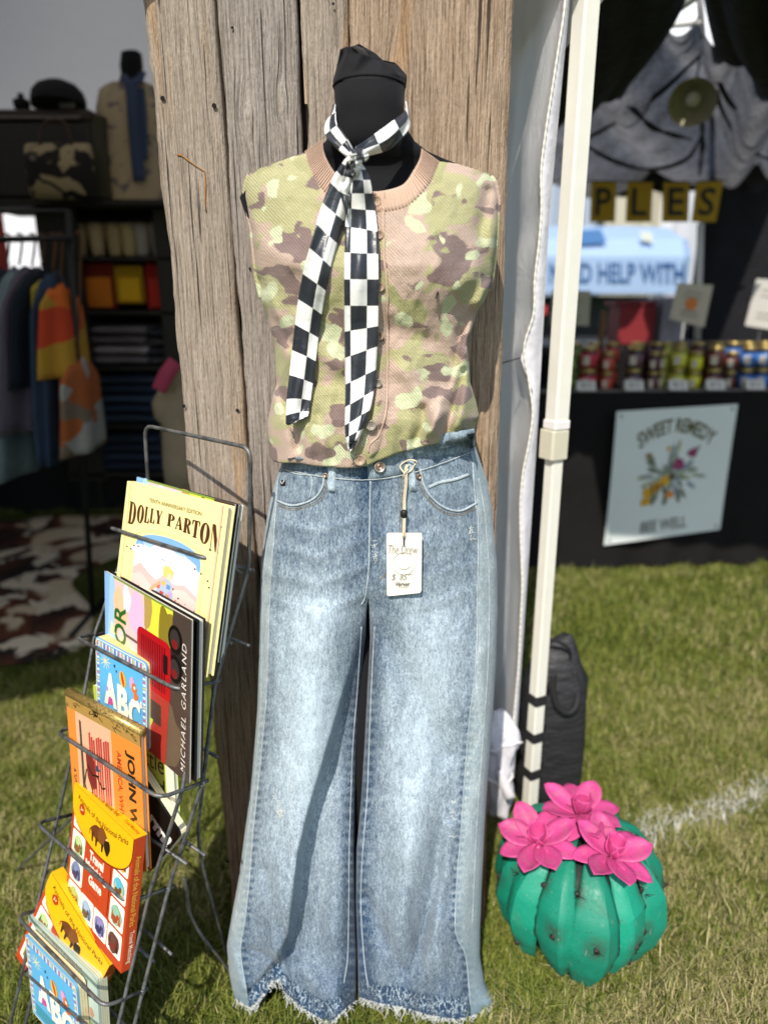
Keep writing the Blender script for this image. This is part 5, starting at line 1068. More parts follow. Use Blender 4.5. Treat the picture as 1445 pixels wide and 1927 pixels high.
for p, th in welds:
    d = np.array([math.cos(th), math.sin(th), 0]); w = loft('weld', [[tuple(p + d * (h_ - .002) + rr_ * (1 + .2 * math.sin(3 * a + th * 7)) * (math.cos(a) * np.array([-d[1], d[0], 0]) + 1.2 * math.sin(a) * np.array([0, 0, 1]))) for a in np.linspace(0, 6.283, 9, endpoint=False)] for rr_, h_ in ((.0062, 0), (.0055, .003), (.0026, .0055))], m_weld, cactus)
    if g.random() < .3:
        V, F = [], []
        for q in range(3):
            dd = d * .017 + np.array([-d[1], d[0], 0]) * (q - 1) * .010 + np.array([0, 0, .009]); v2, f2 = tube_vf([p + d * .001, p + d * .001 + dd], [.0011, .0004], 5, len(V)); V += v2; F += f2
        mesh('spine', V, F, m_weld, w)
# flowers: one petal mesh of each kind, shared
def petal_mesh(name, L, W, cup, fold, tipp):
    na, nb = 9, 7; V = np.zeros((na, nb, 3))
    for j, t in enumerate(np.linspace(0, 1, na)):
        hw = W / 2 * (math.sin(math.pi * min(1, (.12 + .80 * t)) ** 1.15) ** .8 if t < .999 else tipp)
        for k, s_ in enumerate(np.linspace(-1, 1, nb)): V[j, k] = (L * (t - .06 * abs(s_) * t), hw * s_, cup * t * t + fold * abs(s_) * hw)
    f = [(j * nb + k, j * nb + k + 1, (j + 1) * nb + k + 1, (j + 1) * nb + k) for j in range(na - 1) for k in range(nb - 1)]
    me = bpy.data.meshes.new(name); me.from_pydata([tuple(v) for v in V.reshape(-1, 3)], [], f); me.polygons.foreach_set('use_smooth', [True] * len(f)); me.materials.append(m_pink)
    a = me.attributes.new('burn_dark', 'FLOAT', 'POINT'); a.data.foreach_set('value', [max(0, .3 - float(v[0]) / L * 1.2) for v in V.reshape(-1, 3)]); return me
pm_out = [petal_mesh('petal', .080, .052, .010, .26, .22), petal_mesh('petal', .076, .046, -.008, .18, .35), petal_mesh('petal', .083, .050, .016, .32, .3)]; pm_in = petal_mesh('petal', .040, .040, .012, .35, .7)
for (fx, fy), z_, tilt, rz in (((1014, 1588), .286, (.16, -.16), .3), ((1092, 1532), .300, (.12, -.05), .9), ((1150, 1612), .286, (.14, .14), .1)):
    c_ = atZ(fx, fy, z_)
    fl_ = loft('flower', [ring(c_[0], c_[1], c_[2] + h_, r_, r_, 16) for h_, r_ in ((-.010, .004), (-.004, .016), (.002, .018), (.004, .008))], m_pink, cactus)
    Rm = Matrix.Translation(Vector(c_)) @ Matrix.Rotation(tilt[0], 4, 'X') @ Matrix.Rotation(tilt[1], 4, 'Y')
    for lay, n_, pit, mm in ((0, 8, -.12, None), (1, 4, -.95, pm_in)):
        for i in range(n_):
            o = bpy.data.objects.new('petal', mm or pm_out[i % 3]); COL.objects.link(o); o.parent = fl_; so = o.modifiers.new('sheet', 'SOLIDIFY'); so.thickness = .0012
            o.matrix_local = Rm @ Matrix.Rotation(rz + 2 * math.pi * i / n_ + lay * .4 + g.uniform(-.1, .1), 4, 'Z') @ Matrix.Translation((.004, 0, .003 * lay + .0015 * (i % 2))) @ Matrix.Rotation(pit + g.uniform(-.12, .12), 4, 'Y') @ Matrix.Rotation(g.uniform(-.2, .2), 4, 'X')

# ------------------------------------------------------------------ black weight bag strapped to the leg, bundled sheet hem
m_nylon = plain('black_nylon', (.020, .020, .022), .55, nscale=12, namp=.35, bscale=16, bstr=.5, bdist=.02, spec=.35, stretch=(1, 1, 2.2))
m_web = plain('black_webbing', (.014, .014, .015), .7, nscale=150, bscale=600, bstr=.4)
bagp = at(1040, 1400, 1.63); BXc, BYc = .432, 1.625
bag = thing('weight_bag', 'tall black nylon weight bag strapped to the cream tent leg behind the cactus', 'bag', (BXc, BYc, 0))
R_ = []
for z, a_, b_, sx in ((.0, .066, .055, 0), (.012, .078, .064, 0), (.10, .080, .066, 0), (.2, .079, .064, .001), (.30, .076, .06, .002), (.37, .070, .054, .003), (.405, .056, .042, .002), (.43, .048, .03, .004), (.455, .035, .016, .010), (.485, .012, .007, .024)):
    r_ = ring(BXc + sx + .006, BYc, z, a_ * 1.1, b_, 44, 3.0); an = np.linspace(0, 2 * np.pi, 44, endpoint=False); k_ = 1 + .02 * np.sin(an * 3 + z * 40) + .012 * np.sin(an * 7 - z * 60); r_[:, 0] = BXc + sx + (r_[:, 0] - BXc - sx) * k_; r_[:, 1] = BYc + (r_[:, 1] - BYc) * k_; r_[:, 2] += .006 * np.sin(an * 2 + z * 20) * (z > .05); R_.append(r_)
loft('body', R_, m_nylon, bag)
def strap(name, pts, wd, mat, parent, n=30, th=.0025):
    c_ = catmull(pts, n); T = np.gradient(c_, axis=0); T /= np.linalg.norm(T, axis=1)[:, None]; out = np.array([0, -1, 0.]); S_ = np.cross(T, out); S_ /= np.linalg.norm(S_, axis=1)[:, None] + 1e-9
    P = np.stack([c_ - S_ * wd / 2, c_ + S_ * wd / 2], 1); o = grid(name, P, mat, parent); so = o.modifiers.new('t', 'SOLIDIFY'); so.thickness = th; return o
strap('handle', [at(1042, 1268, 1.556), at(1041, 1300, 1.553), at(1050, 1332, 1.551), at(1070, 1345, 1.552), at(1086, 1330, 1.56), at(1088, 1300, 1.575), at(1080, 1262, 1.585)], .016, m_web, bag)
tube('handle', catmull([at(1012, 1235, 1.58), at(1030, 1205, 1.575), at(1055, 1210, 1.58), at(1072, 1225, 1.59), at(1070, 1250, 1.60), at(1050, 1262, 1.59)], 30), .004, m_web, bag, k=6)
for py in (1314, 1383, 1452, 1523):
    z_ = at(985, py, PC[1])[2]; square_tube('strap', PC, .0355, z_ - .0125, z_ + .0125, m_web, bag, PR)
    strap('strap_tail', [(PC[0] + .012, PC[1] + .008, z_), (PC[0] + .03, PC[1] + .03, z_), (BXc - .02, BYc - .05, z_ + .002)], .018, m_web, bag, 8)
bund = []
gB = random.Random(4)
for j, t in enumerate(np.linspace(0, 1, 26)):
    py = 1340 + 195 * t; wpx = np.interp(t, [0, .15, .3, .45, .6, .8, 1], [10, 32, 36, 24, 34, 30, 18]); cx = np.interp(t, [0, .3, .6, 1], [936, 940, 934, 936]); c0 = at(cx, py, 1.47); s_ = wpx / FPX * 1.75
    an = np.linspace(0, 2 * np.pi, 30, endpoint=False); k_ = 1 + .16 * np.sin(an * 3 + t * 9) + .09 * np.sin(an * 7 - t * 14)
    bund.append(np.stack([c0[0] + s_ * .9 * k_ * np.cos(an), c0[1] + s_ * .7 * k_ * np.sin(an), np.full(30, max(.012, c0[2])) + .008 * np.sin(an * 2 + t * 12)], -1))
sb = loft('bundled_hem', bund, plain('white_flap', '#d9d6da', .8), side)
for tt in (.3, .62): i = int(tt * 25); q = bund[i]; tube('tie', [tuple(v + (v - q.mean(0)) * .05) for v in q], .003, m_white, sb, closed=True, k=6)
strap('tie_tail', [at(938, 1452, 1.42), at(950, 1478, 1.415), at(962, 1505, 1.41)], .022, plain('white_flap', '#d9d6da', .8), sb, 10)

# ------------------------------------------------------------------ background helpers
def pbox(name, x0, y0, x1, y1, Y, dep, mat, parent=None, bev=.004):
    a, b_ = at(x0, y1, Y), at(x1, y0, Y); return box(name, (min(a[0], b_[0]), Y, a[2]), (max(a[0], b_[0]), Y + dep, b_[2]), mat, parent, bev)
def pthing(name, label, cat, px, py, Y, group=None): return thing(name, label, cat, tuple(at(px, py, Y)), group)

# ------------------------------------------------------------------ inside the tent on the left
m_hide, nt, b = mk('cow_hide'); v = objco(nt, (1, 1, 1)); n1 = noise(nt, v, 2.6, 3, .5, .8); n2 = noise(nt, v, 5, 3, .5, .5); n3 = noise(nt, v, 90, 2)
c = ramp(nt, n1, [(.40, srgb('#d8c6a6')), (.43, srgb('#6a3a22')), (.53, srgb('#3a1c12')), (.60, srgb('#1c120e'))]); c = mix(nt, ramp(nt, n2, [(.55, .0), (.58, 1.0)]), c, srgb('#e3d6bd')); nt.links.new(mix(nt, .4, c, n3, 'OVERLAY'), b.inputs['Base Color']); b.inputs['Roughness'].default_value = .9
ro = [(-2.4, 4.1), (-1.9, 4.2), (-1.45, 4.15), (-1.33, 3.7), (-1.5, 3.2), (-1.25, 2.8), (-1.18, 2.45), (-1.5, 2.34), (-1.9, 2.42), (-2.3, 2.3), (-2.45, 3.0)]
rp = catmull(ro + [ro[0]], 60)[:-1]; rc = rp.mean(0)
rg = np.array([[(*(rc + (p - rc) * k), .012 + .004 * math.sin(i * 1.3 + k * 9)) for i, p in enumerate(rp)] for k in (.02, .3, .6, .85, .98, 1.0)]); rg[-1, :, 2] = .0
tag(grid('cowhide_rug', rg, m_hide, close=True), 'brown and white cowhide rug lying on the grass inside the shaded tent', 'rug')
m_blackwood = plain('black_shelf', (.010, .009, .008), .6, namp=.3); SY = 3.25
sh = pthing('display_shelf', 'black display shelf unit standing in the shaded tent left of the boards', 'shelf', 220, 880, SY)
for x in (132, 330):
    pbox('post', x, 385, x + 7, 905, SY, .03, m_blackwood, sh)
for y in (384, 482, 585, 690, 800, 890): pbox('shelf_board', 128, y, 345, y + 8, SY, .34, m_blackwood, sh)
pbox('back_board', 130, 386, 345, 905, SY + .35, .02, plain('black_panel', (.004, .004, .004), .9), sh)
m_tumb = plain('cream_tumbler', '#b5a27a', .5); ords = ['first', 'second', 'third', 'fourth', 'fifth', 'sixth']
for i, (x, c_) in enumerate(((152, '#b5a27a'), (186, '#b7a27c'), (219, '#b09c72'), (246, '#b8a577'), (271, '#a8a09a'), (300, '#988f86'))):
    p = at(x, 481, SY + .1); r_ = .038
    t_ = thing('tumbler', f'{"cream" if i < 4 else "grey"} drinks tumbler on the shelf, {ords[i]} from the left', 'tumbler', tuple(p), 'tumblers on the top shelf')
    tm = plain('tumbler_' + c_, c_, .5); loft('cup', [ring(p[0], p[1], p[2] + z, r, r, 20) for z, r in ((.0, r_ * .7), (.01, r_ * .75), (.10, r_), (.125, r_))], tm, t_); loft('lid', [ring(p[0], p[1], p[2] + z, r, r, 20) for z, r in ((.1251, r_ * 1.04), (.133, r_ * 1.04), (.136, r_ * .9))], plain('tumbler_lid', '#8a8070', .4), t_)
def folded(name, label, x0, y0, x1, y1, Y, col, n, group, cat='shirt'):
    t_ = pthing(name, label, cat, (x0 + x1) / 2, y1, Y, group); a, b_ = at(x0, y1, Y), at(x1, y0, Y); h = (b_[2] - a[2]) / n; g = random.Random(int(x0 + y0))
    for i in range(n):
        d = g.uniform(-.012, .012); zc_ = a[2] + (i + .5) * h; R_ = []
        for q in np.linspace(0, 1, 9): R_.append([(a[0] + (b_[0] - a[0]) * q + d, Y + .14 + (.14 + .01 * math.sin(q * 9)) * np.sign(math.cos(an)) * abs(math.cos(an)) ** .5, zc_ + h * .52 * math.sin(an) * (1 + .1 * math.sin(q * 7 + i))) for an in np.linspace(0, 6.283, 16, endpoint=False)])
        loft('folded_layer', R_, plain('cloth_' + col[i % len(col)], col[i % len(col)], .9, nscale=30, namp=.25, bscale=40, bstr=.5, bdist=.01), t_)
def bagged(label, x0, y0, x1, y1, c1, c2, nm='folded_tee'):
    t_ = pthing(nm, label, 'shirt', (x0 + x1) / 2, y1, SY + .06, 'bright shirts standing on the second shelf'); pbox('shirt_back', x0, y0, x1, y1, SY + .09, .03, plain('cloth_' + c1, c1, .85), t_, .012); pbox('shirt_front', x0 + 6, y0 + (y1 - y0) * .32, x1 - 5, y1 - 3, SY + .07, .016, plain('cloth_' + c2, c2, .85), t_, .008)
bagged('orange and red folded shirt on the dark shelf', 150, 492, 211, 582, '#7a2418', '#d2761a'); bagged('yellow folded shirt between the orange and the red one', 219, 498, 266, 572, '#b58d12', '#e0ac18'); bagged('red folded shirt on the dark shelf next to the boards', 277, 495, 325, 583, '#9a2018', '#b02a1e')
folded('folded_stack', 'grey patterned folded garments on the middle shelf', 175, 612, 272, 688, SY + .02, ['#6a6468', '#8a8488', '#5a5458'], 4, 'folded stacks on the shelves', 'clothes'); folded('folded_stack', 'dark folded garments on the middle shelf beside the boards', 280, 618, 335, 688, SY + .02, ['#3a3a3e', '#2a2c34'], 4, 'folded stacks on the shelves', 'clothes')
folded('folded_stack', 'dark blue folded jeans on the fourth shelf', 170, 706, 300, 798, SY + .02, ['#2c3a4e', '#24344c', '#33445a', '#1f2c42'], 5, 'folded stacks on the shelves', 'clothes'); folded('folded_stack', 'navy folded jeans on the lowest shelf', 170, 818, 300, 888, SY + .02, ['#1f2a3e', '#27344a'], 4, 'folded stacks on the shelves', 'clothes')
# trunk, hide bag, cap
tk = pthing('trunk', 'big black trunk on top of the shelving under the tent roof', 'trunk', 90, 375, 3.15); pbox('body', -40, 228, 168, 372, 3.15, .3, plain('black_leatherette', (.012, .010, .009), .5, bscale=120, bstr=.3), tk, .012); pbox('lid', -42, 204, 170, 226, 3.148, .304, plain('brown_leatherette', '#2c2018', .5), tk, .008); pbox('lid_trim', -42, 217, 150, 222, 3.142, .006, plain('dull_steel', '#6a645c', .4, .6), tk, .001)
pbox('stand', -60, 374, 335, 386, 3.15, .42, m_blackwood, tk); pbox('side_panel', 166, 215, 192, 372, 3.16, .3, plain('olive_canvas', '#3a3a2a', .8), tk, .004)
hb_ = pthing('cowhide_handbag', 'black and cream cowhide handbag in front of the black trunk', 'handbag', 110, 372, 3.02)
m_hide2, nt, b = mk('spotted_hide'); n1 = noise(nt, objco(nt), 11, 3, .5, .8); nt.links.new(ramp(nt, n1, [(.47, srgb('#14100e')), (.5, srgb('#9a8a6c'))]), b.inputs['Base Color']); b.inputs['Roughness'].default_value = .9
a, b_ = at(48, 372, 3.02), at(158, 262, 3.02); loft('body', [[(a[0] + (b_[0] - a[0]) * q, 3.08 + .055 * k_ * math.cos(an), a[2] + (b_[2] - a[2]) * (.5 + .5 * math.sin(an) * (.9 + .1 * k_))) for an in np.linspace(0, 6.283, 20, endpoint=False)] for q, k_ in ((0, .5), (.05, .9), (.5, 1), (.95, .9), (1, .5))], m_hide2, hb_)
tube('handle', catmull([at(75, 272, 3.06), at(82, 235, 3.06), at(104, 224, 3.06), at(126, 236, 3.06), at(134, 272, 3.06)], 20), .007, plain('brown_strap', '#3a2418', .6), hb_); p = at(70, 300, 3.03)
disc_on('concho', p - [0, .035, 0], (0, -1, 0), .012, .006, plain('dull_steel', '#6a645c', .4, .6), hb_)
cp = pthing('ball_cap', 'black cap resting on top of the black trunk', 'cap', 112, 204, 3.2); p = at(112, 203, 3.25); m_cap = plain('black_felt', (.007, .007, .008), .9)
loft('crown', [ring(p[0], p[1], p[2] + z, r * 1.06, r, 28, 2.2) for z, r in ((.0, .098), (.03, .1), (.06, .092), (.085, .07), (.1, .035), (.104, .004))], m_cap, cp); br_ = ring(p[0] + .02, p[1] - .07, p[2] + .004, .095, .1, 28); loft('brim', [br_, br_ + [0, 0, .008]], m_cap, cp); pbox('cap_label', 112, 192, 140, 203, 3.14, .004, plain('grey_label', '#55524c', .8), cp, .001)
pc = pthing('dark_ornament', 'small dark bottle standing on the trunk left of the cap', 'ornament', 42, 204, 3.2); p = at(42, 204, 3.25); loft('bottle', [ring(p[0], p[1], p[2] + z, r, r, 16) for z, r in ((0, .03), (.03, .033), (.04, .012), (.055, .012), (.056, .004))], m_cap, pc)
# second bust with floral top and blue scarf
FY = 3.3
b2 = pthing('bust_form', 'black bust form wearing a beige floral top, high up in the shaded tent', 'mannequin', 245, 385, FY); R_ = []
for py, xl, xr, bb in ((94, 238, 258, .01), (100, 229, 266, .04), (125, 227, 268, .05), (146, 230, 264, .045), (158, 222, 278, .05), (166, 200, 292, .06), (200, 190, 310, .09), (300, 196, 305, .10), (384, 192, 312, .11)):
    L, Rr = at(xl, py, FY), at(xr, py, FY); R_.append(ring((L[0] + Rr[0]) / 2, FY, L[2], (Rr[0] - L[0]) / 2, bb, 30, 2.2))
loft('torso', R_, m_velvet, b2)
m_flor, nt, b = mk('floral_linen'); n1 = noise(nt, objco(nt), 14, 3, .5, .5); n2 = noise(nt, objco(nt), 40, 2); c = mix(nt, ramp(nt, n1, [(.58, .0), (.62, .85)]), srgb('#a8967a'), srgb('#5a5560')); nt.links.new(mix(nt, ramp(nt, n2, [(.66, .0), (.69, .6)]), c, srgb('#7a4a4a')), b.inputs['Base Color']); b.inputs['Roughness'].default_value = .9
tp = pthing('floral_top', 'beige floral sleeveless top on the bust form in the shaded tent', 'top', 245, 385, FY); R_ = []
for py, xl, xr, bb in ((160, 205, 290, .062), (170, 190, 302, .072), (205, 184, 316, .102), (300, 188, 312, .115), (388, 186, 320, .125)):
    L, Rr = at(xl, py, FY), at(xr, py, FY); rr_ = ring((L[0] + Rr[0]) / 2, FY, L[2], (Rr[0] - L[0]) / 2, bb, 40, 2.3); an = np.linspace(0, 6.283, 40, endpoint=False); rr_[:, 1] += .008 * np.sin(an * 9 + py / 30); R_.append(rr_)
loft('body', R_[::-1], m_flor, tp, cap=False)
bs = pthing('blue_scarf', 'narrow slate blue scarf hanging from the neck of the bust form', 'scarf', 258, 240, FY - .12); m_bl = plain('slate_blue_cloth', '#33415c', .8, bscale=60, bstr=.4)
for nm, pts, wd in (('tail', [at(246, 150, FY - .10), at(250, 200, FY - .125), at(254, 260, FY - .13), at(262, 340, FY - .135)], .05), ('tail', [at(262, 165, FY - .08), at(266, 220, FY - .115), at(268, 300, FY - .125)], .04), ('neck_band', [at(229, 138, FY - .03), at(236, 148, FY - .08), at(248, 156, FY - .095), at(262, 146, FY - .08), at(268, 134, FY - .03)], .03)): strap(nm, pts, wd, m_bl, bs, 24, .006)
# garments on a rail
RY = 2.75
gr = pthing('clothes_rail', 'dark metal clothes rail full of garments at the left edge', 'clothes rail', 60, 900, RY); m_stl = plain('dark_tube', (.03, .03, .032), .4, .6)
tube('rail', [at(-80, 452, RY), at(134, 447, RY)], .011, m_stl, gr); tube('post', [at(128, 395, RY + .02), (at(128, 900, RY)[0] + .02, RY + .02, .02)], .012, m_stl, gr); tube('foot', [(at(128, 900, RY)[0] + .02, RY - .2, .015), (at(128, 900, RY)[0] + .02, RY + .25, .015)], .012, m_stl, gr); tube('rail', [at(-80, 398, RY + .02), at(130, 396, RY + .02)], .008, m_stl, gr)
def garment(name, label, cat, x, top, bot, wt, wb, col, dep=.2, seed=1, mat=None, lx=0):
    t_ = pthing(name, label, cat, x, bot, RY, 'garments on the clothes rail'); R_ = []; g = random.Random(seed); ph = g.random() * 6
    for q in np.linspace(0, 1, 14):
        py = top + (bot - top) * q; c0 = at(x + lx * q, py, RY); w_ = (wt + (wb - wt) * q ** .7) / FPX * RY; an = np.linspace(0, 6.283, 26, endpoint=False); k_ = 1 + (.12 + .12 * q) * np.sin(an * 5 + ph + q * 2); d_ = dep * (.35 + .65 * min(1, q * 4))
        R_.append(np.stack([c0[0] + w_ / 2 * k_ * np.cos(an), RY + d_ * k_ * np.sin(an), np.full(26, c0[2]) + (.03 * np.abs(np.sin(an)) if q == 0 else 0) * -1], -1))
    loft('cloth', R_[::-1], mat or plain('cloth_' + col, col, .9, nscale=25, namp=.3, bscale=30, bstr=.5, bdist=.01), t_); h0 = at(x, top, RY); r0 = at(x, 450, RY)
    tube('hanger', catmull([h0 + [0, .0, 0], (h0 + r0) / 2 + [.01, 0, .01], r0 + [.012, 0, .014], r0 + [-.006, 0, .018]], 12), .004, plain('wood_hanger', '#5a3a20', .6), t_, k=6)
garment('hanging_trousers', 'dark navy trousers hanging at the left end of the rail', 'trousers', 12, 500, 880, 26, 34, '#1c2433', .2, 1); garment('hanging_jeans', 'pale grey blue jeans hanging second on the rail', 'jeans', 36, 498, 885, 20, 44, '#6f7f88', .2, 2, lx=8); garment('hanging_dress', 'mauve grey dress hanging third on the rail', 'dress', 60, 500, 800, 22, 52, '#5a5260', .22, 3, lx=6); garment('hanging_shirt', 'dark blue shirt hanging fourth on the rail', 'shirt', 78, 500, 720, 28, 30, '#17202e', .2, 4)
garment('hanging_trousers', 'slim blue jeans hanging fifth on the rail', 'jeans', 100, 505, 862, 16, 24, '#2f4058', .18, 5, lx=18); garment('hanging_skirt', 'dull yellow skirt hanging near the right end of the rail', 'skirt', 97, 520, 610, 12, 16, '#b09a3a', .14, 6)
def patchwork(name, c1, c2, c3, sc):
    m, nt, b = mk(name); n_ = nd(nt, 'ShaderNodeTexVoronoi', {'Vector': objco(nt, (1, .3, 1)), 'Scale': sc}); nt.links.new(ramp(nt, n_.outputs['Color'], [(0, srgb(c1)), (.33, srgb(c2)), (.66, srgb(c3))], 'CONSTANT'), b.inputs['Base Color']); b.inputs['Roughness'].default_value = .9; return m
garment('hanging_shawl', 'orange red and yellow shawl at the right end of the rail', 'shawl', 112, 530, 705, 8, 62, '', .16, 7, patchwork('sunset_stripes', '#c8431e', '#b58a2a', '#d96a1c', 5.5), 8); garment('hanging_dress', 'patchwork print dress hanging below the orange shawl', 'dress', 146, 670, 845, 18, 50, '', .16, 8, patchwork('patchwork_print', '#7a6a58', '#a85a2a', '#9a9a94', 12), 10)
# pale fringed jacket next to the boards, dark drape behind, floor crate
jk = pthing('fringed_jacket', 'pale beige jacket hanging half hidden behind the left edge of the boards', 'jacket', 318, 900, 2.5); R_ = []
for q, (py, xl, xr) in enumerate(((690, 322, 350), (720, 300, 365), (760, 278, 375), (790, 284, 380), (800, 296, 380), (880, 300, 385), (930, 306, 385))):
    L, Rr = at(xl, py, 2.5), at(xr, py, 2.5); R_.append(ring((L[0] + Rr[0]) / 2, 2.55, L[2], (Rr[0] - L[0]) / 2, .05, 26, 2.4))
loft('body', R_[::-1], plain('beige_suede', '#9a8c74', .95, nscale=20, namp=.2, bscale=30, bstr=.6, bdist=.02), jk)
for i in range(9): x = 303 + i * 6; tube('fringe', [at(x, 925, 2.49), at(x + 1, 960, 2.485), at(x - 1, 990, 2.49)], .005, plain('beige_suede2', '#a39680', .95), jk, k=5)
ks = pthing('pink_scarf', 'small pink and grey scarf draped over the beige jacket shoulder', 'scarf', 312, 735, 2.45); strap('cloth', [at(330, 680, 2.44), at(312, 705, 2.43), at(298, 735, 2.43)], .05, plain('pink_cloth', '#a8405c', .85), ks, 12, .01)
# outside behind the tent: a pale neighbouring tent seen through the opening
nb = thing('neighbour_tent', 'white neighbouring tent seen through the bright opening at the far left', 'tent', (-2.6, 6.4, 0)); wall('side_sheet', -6, 0, -.02, 2.1, 6.4, plain('white_sheet', '#d6d6da', .7, bscale=3, bstr=.4, bdist=.1), nb, .05); 
grid('roof_panel', [[(-6, 6.3, 2.1), (0, 6.3, 2.1)], [(-6, 8, 3), (0, 8, 3)]], m_tent, nb)

# ------------------------------------------------------------------ the jam stall on the right
TY = 3.38; TA = math.radians(3.5)
def tp(x, y, z): return Vector((TXc + x * math.cos(TA) - y * math.sin(TA), TY + x * math.sin(TA) + y * math.cos(TA), z))
TXc = 1.55; TH_ = at(1250, 738, TY)[2]
stall = thing('jam_table', 'long table under a floor length black cloth holding the jam jars', 'table', (TXc, TY, 0))
n = 120; xs = np.linspace(-.95, 1.15, n); zs = np.linspace(0, 1, 12); P = np.zeros((12, n, 3))
for j, q in enumerate(zs):
    for i, x in enumerate(xs):
        y = -.004 - (.012 + .03 * q) * (.5 + .5 * math.sin(x * 21 + 2 * math.sin(x * 5))) * q; P[j, i] = tp(x, y, TH_ * (1 - q) + .012 * q)
m_tcloth = plain('black_tablecloth', (.012, .011, .011), .9, nscale=5, namp=.3, bscale=12, bstr=.4, bdist=.02, spec=.1)
grid('cloth_front', P, m_tcloth, stall)
grid('cloth_top', [[tp(x, y, TH_ - .001 + .0 * y) for x in (-.95, 1.15)] for y in (-.004, .62)], m_tcloth, stall); grid('cloth_side', [[tp(-.95, y, z) for y in np.linspace(-.004, .62, 8)] for z in (TH_, .01)], m_tcloth, stall)
for lx, ly in ((-.85, .1), (1.05, .1), (-.85, .55), (1.05, .55)): tube('leg', [tp(lx, ly, 0), tp(lx, ly, TH_ - .01)], .015, m_stl, stall, k=6)
box('tray', (-.85, .02, TH_ + .001), (1.1, .05, TH_ + .012), plain('tray_grey', '#6a6460', .7), stall, .002, M=Matrix.Translation((TXc, TY, 0)) @ Matrix.Rotation(TA, 4, 'Z'))
def tlocal(px, py, yl=-.06):
    """table-front x and height of a picture point"""
    r = ray(px, py); nrm = np.array([-math.sin(TA), math.cos(TA), 0]); c0 = np.array([TXc, TY, CAM_Z]) + nrm * yl; o = np.array([0, 0, CAM_Z]); t = ((c0 - o) @ nrm) / (r @ nrm); p = o + r * t
    return (p - c0) @ np.array([math.cos(TA), math.sin(TA), 0]), p[2]
# banner pinned to the cloth
bn = thing('cloth_banner', 'white banner with bees and flowers pinned to the black tablecloth front', 'banner', tuple(tp(*tlocal(1260, 900)[:1], -.06, 0)))
(x0, z1), (x1, z1b), (x0b, z0), (x1b, z0b) = tlocal(1160, 774), tlocal(1388, 760), tlocal(1133, 1026), tlocal(1353, 996)
bw, bh = x1 - x0, (z1 - z0 + z1b - z0b) / 2
def bpt(u, v, lift=0.0): return tp(x0 + (x1 - x0) * u + (x0b - x0) * 0 * v, -.062 - lift - .012 * math.sin(v * 3.14) * math.sin(u * 5 + 1), (z1 + (z1b - z1) * u) + ((z0 + (z0b - z0) * u) - (z1 + (z1b - z1) * u)) * v)
grid('sheet', [[bpt(u, v) for u in np.linspace(0, 1, 12)] for v in np.linspace(0, 1, 12)], plain('banner_vinyl', '#d5ddda', .5, nscale=8, namp=.04), bn)
for u, v in ((.04, .035), (.96, .035), (.04, .965), (.96, .965)): disc_on('eyelet', bpt(u, v, .001), (0, -1, 0), .007, .002, plain('dull_steel', '#6a645c', .4, .6), bn, 10, .001)
ba = Art(bw, bh); bt1 = Art(bw, bh); bt2 = Art(bw, bh)
arc = lambda x, y: ((x - .5) * 1.0 + .5 + (y - .2) * (x - .5) * -1.2, y + .13 * ((x - .5) / .3) ** 2 * .9)
bt1.text('SWEET REMEDY', .22, .075, .82, .185, '#5e5a3c', 0, .025, 0, 1.0, arc); bt2.text('BEE WELL', .30, .85, .70, .94, '#6a6a62', 0, .02)
g = random.Random(9)
for i in range(60): t = g.uniform(0, 6.28); r0 = g.uniform(.05, .27); cx, cy = .52 + r0 * math.cos(t), .5 + r0 * .85 * math.sin(t); ba.blob(cx, cy, .05, .016, g.choice(['#7f8a78', '#98a39a', '#6a7668', '#a9ad8a', '#8a94a0']), 10, 0, i, t)
for x, y, r, c_ in ((.57, .43, .052, '#8e3a68'), (.68, .35, .042, '#8a3f62'), (.57, .43, .02, '#d9b06a'), (.52, .66, .036, '#d08a3c'), (.47, .30, .02, '#c9a23a'), (.30, .34, .028, '#8a7a4a'), (.33, .62, .05, '#c99a2a'), (.4, .585, .045, '#b5862a'), (.46, .545, .045, '#d0a030'), (.52, .52, .03, '#5a4a2a'), (.31, .69, .04, '#c99a2a')): ba.blob(x, y, r, r * .85, c_, 14, .12, int(x * 100))
for x in (.345, .395, .445): ba.line([(x, .56), (x + .02, .64)], .008, '#3a2c18')
for nm_, a_ in (('flower_print', ba), ('lettering', bt1), ('lettering', bt2)): o_ = mesh(nm_, [bpt(vv[0] / bw, -vv[2] / bh, .002 - vv[1] * 1.5) for vv in a_.V], a_.F, m_print, bn, False, False, cols=a_.C); o_['kind'] = 'stuff'
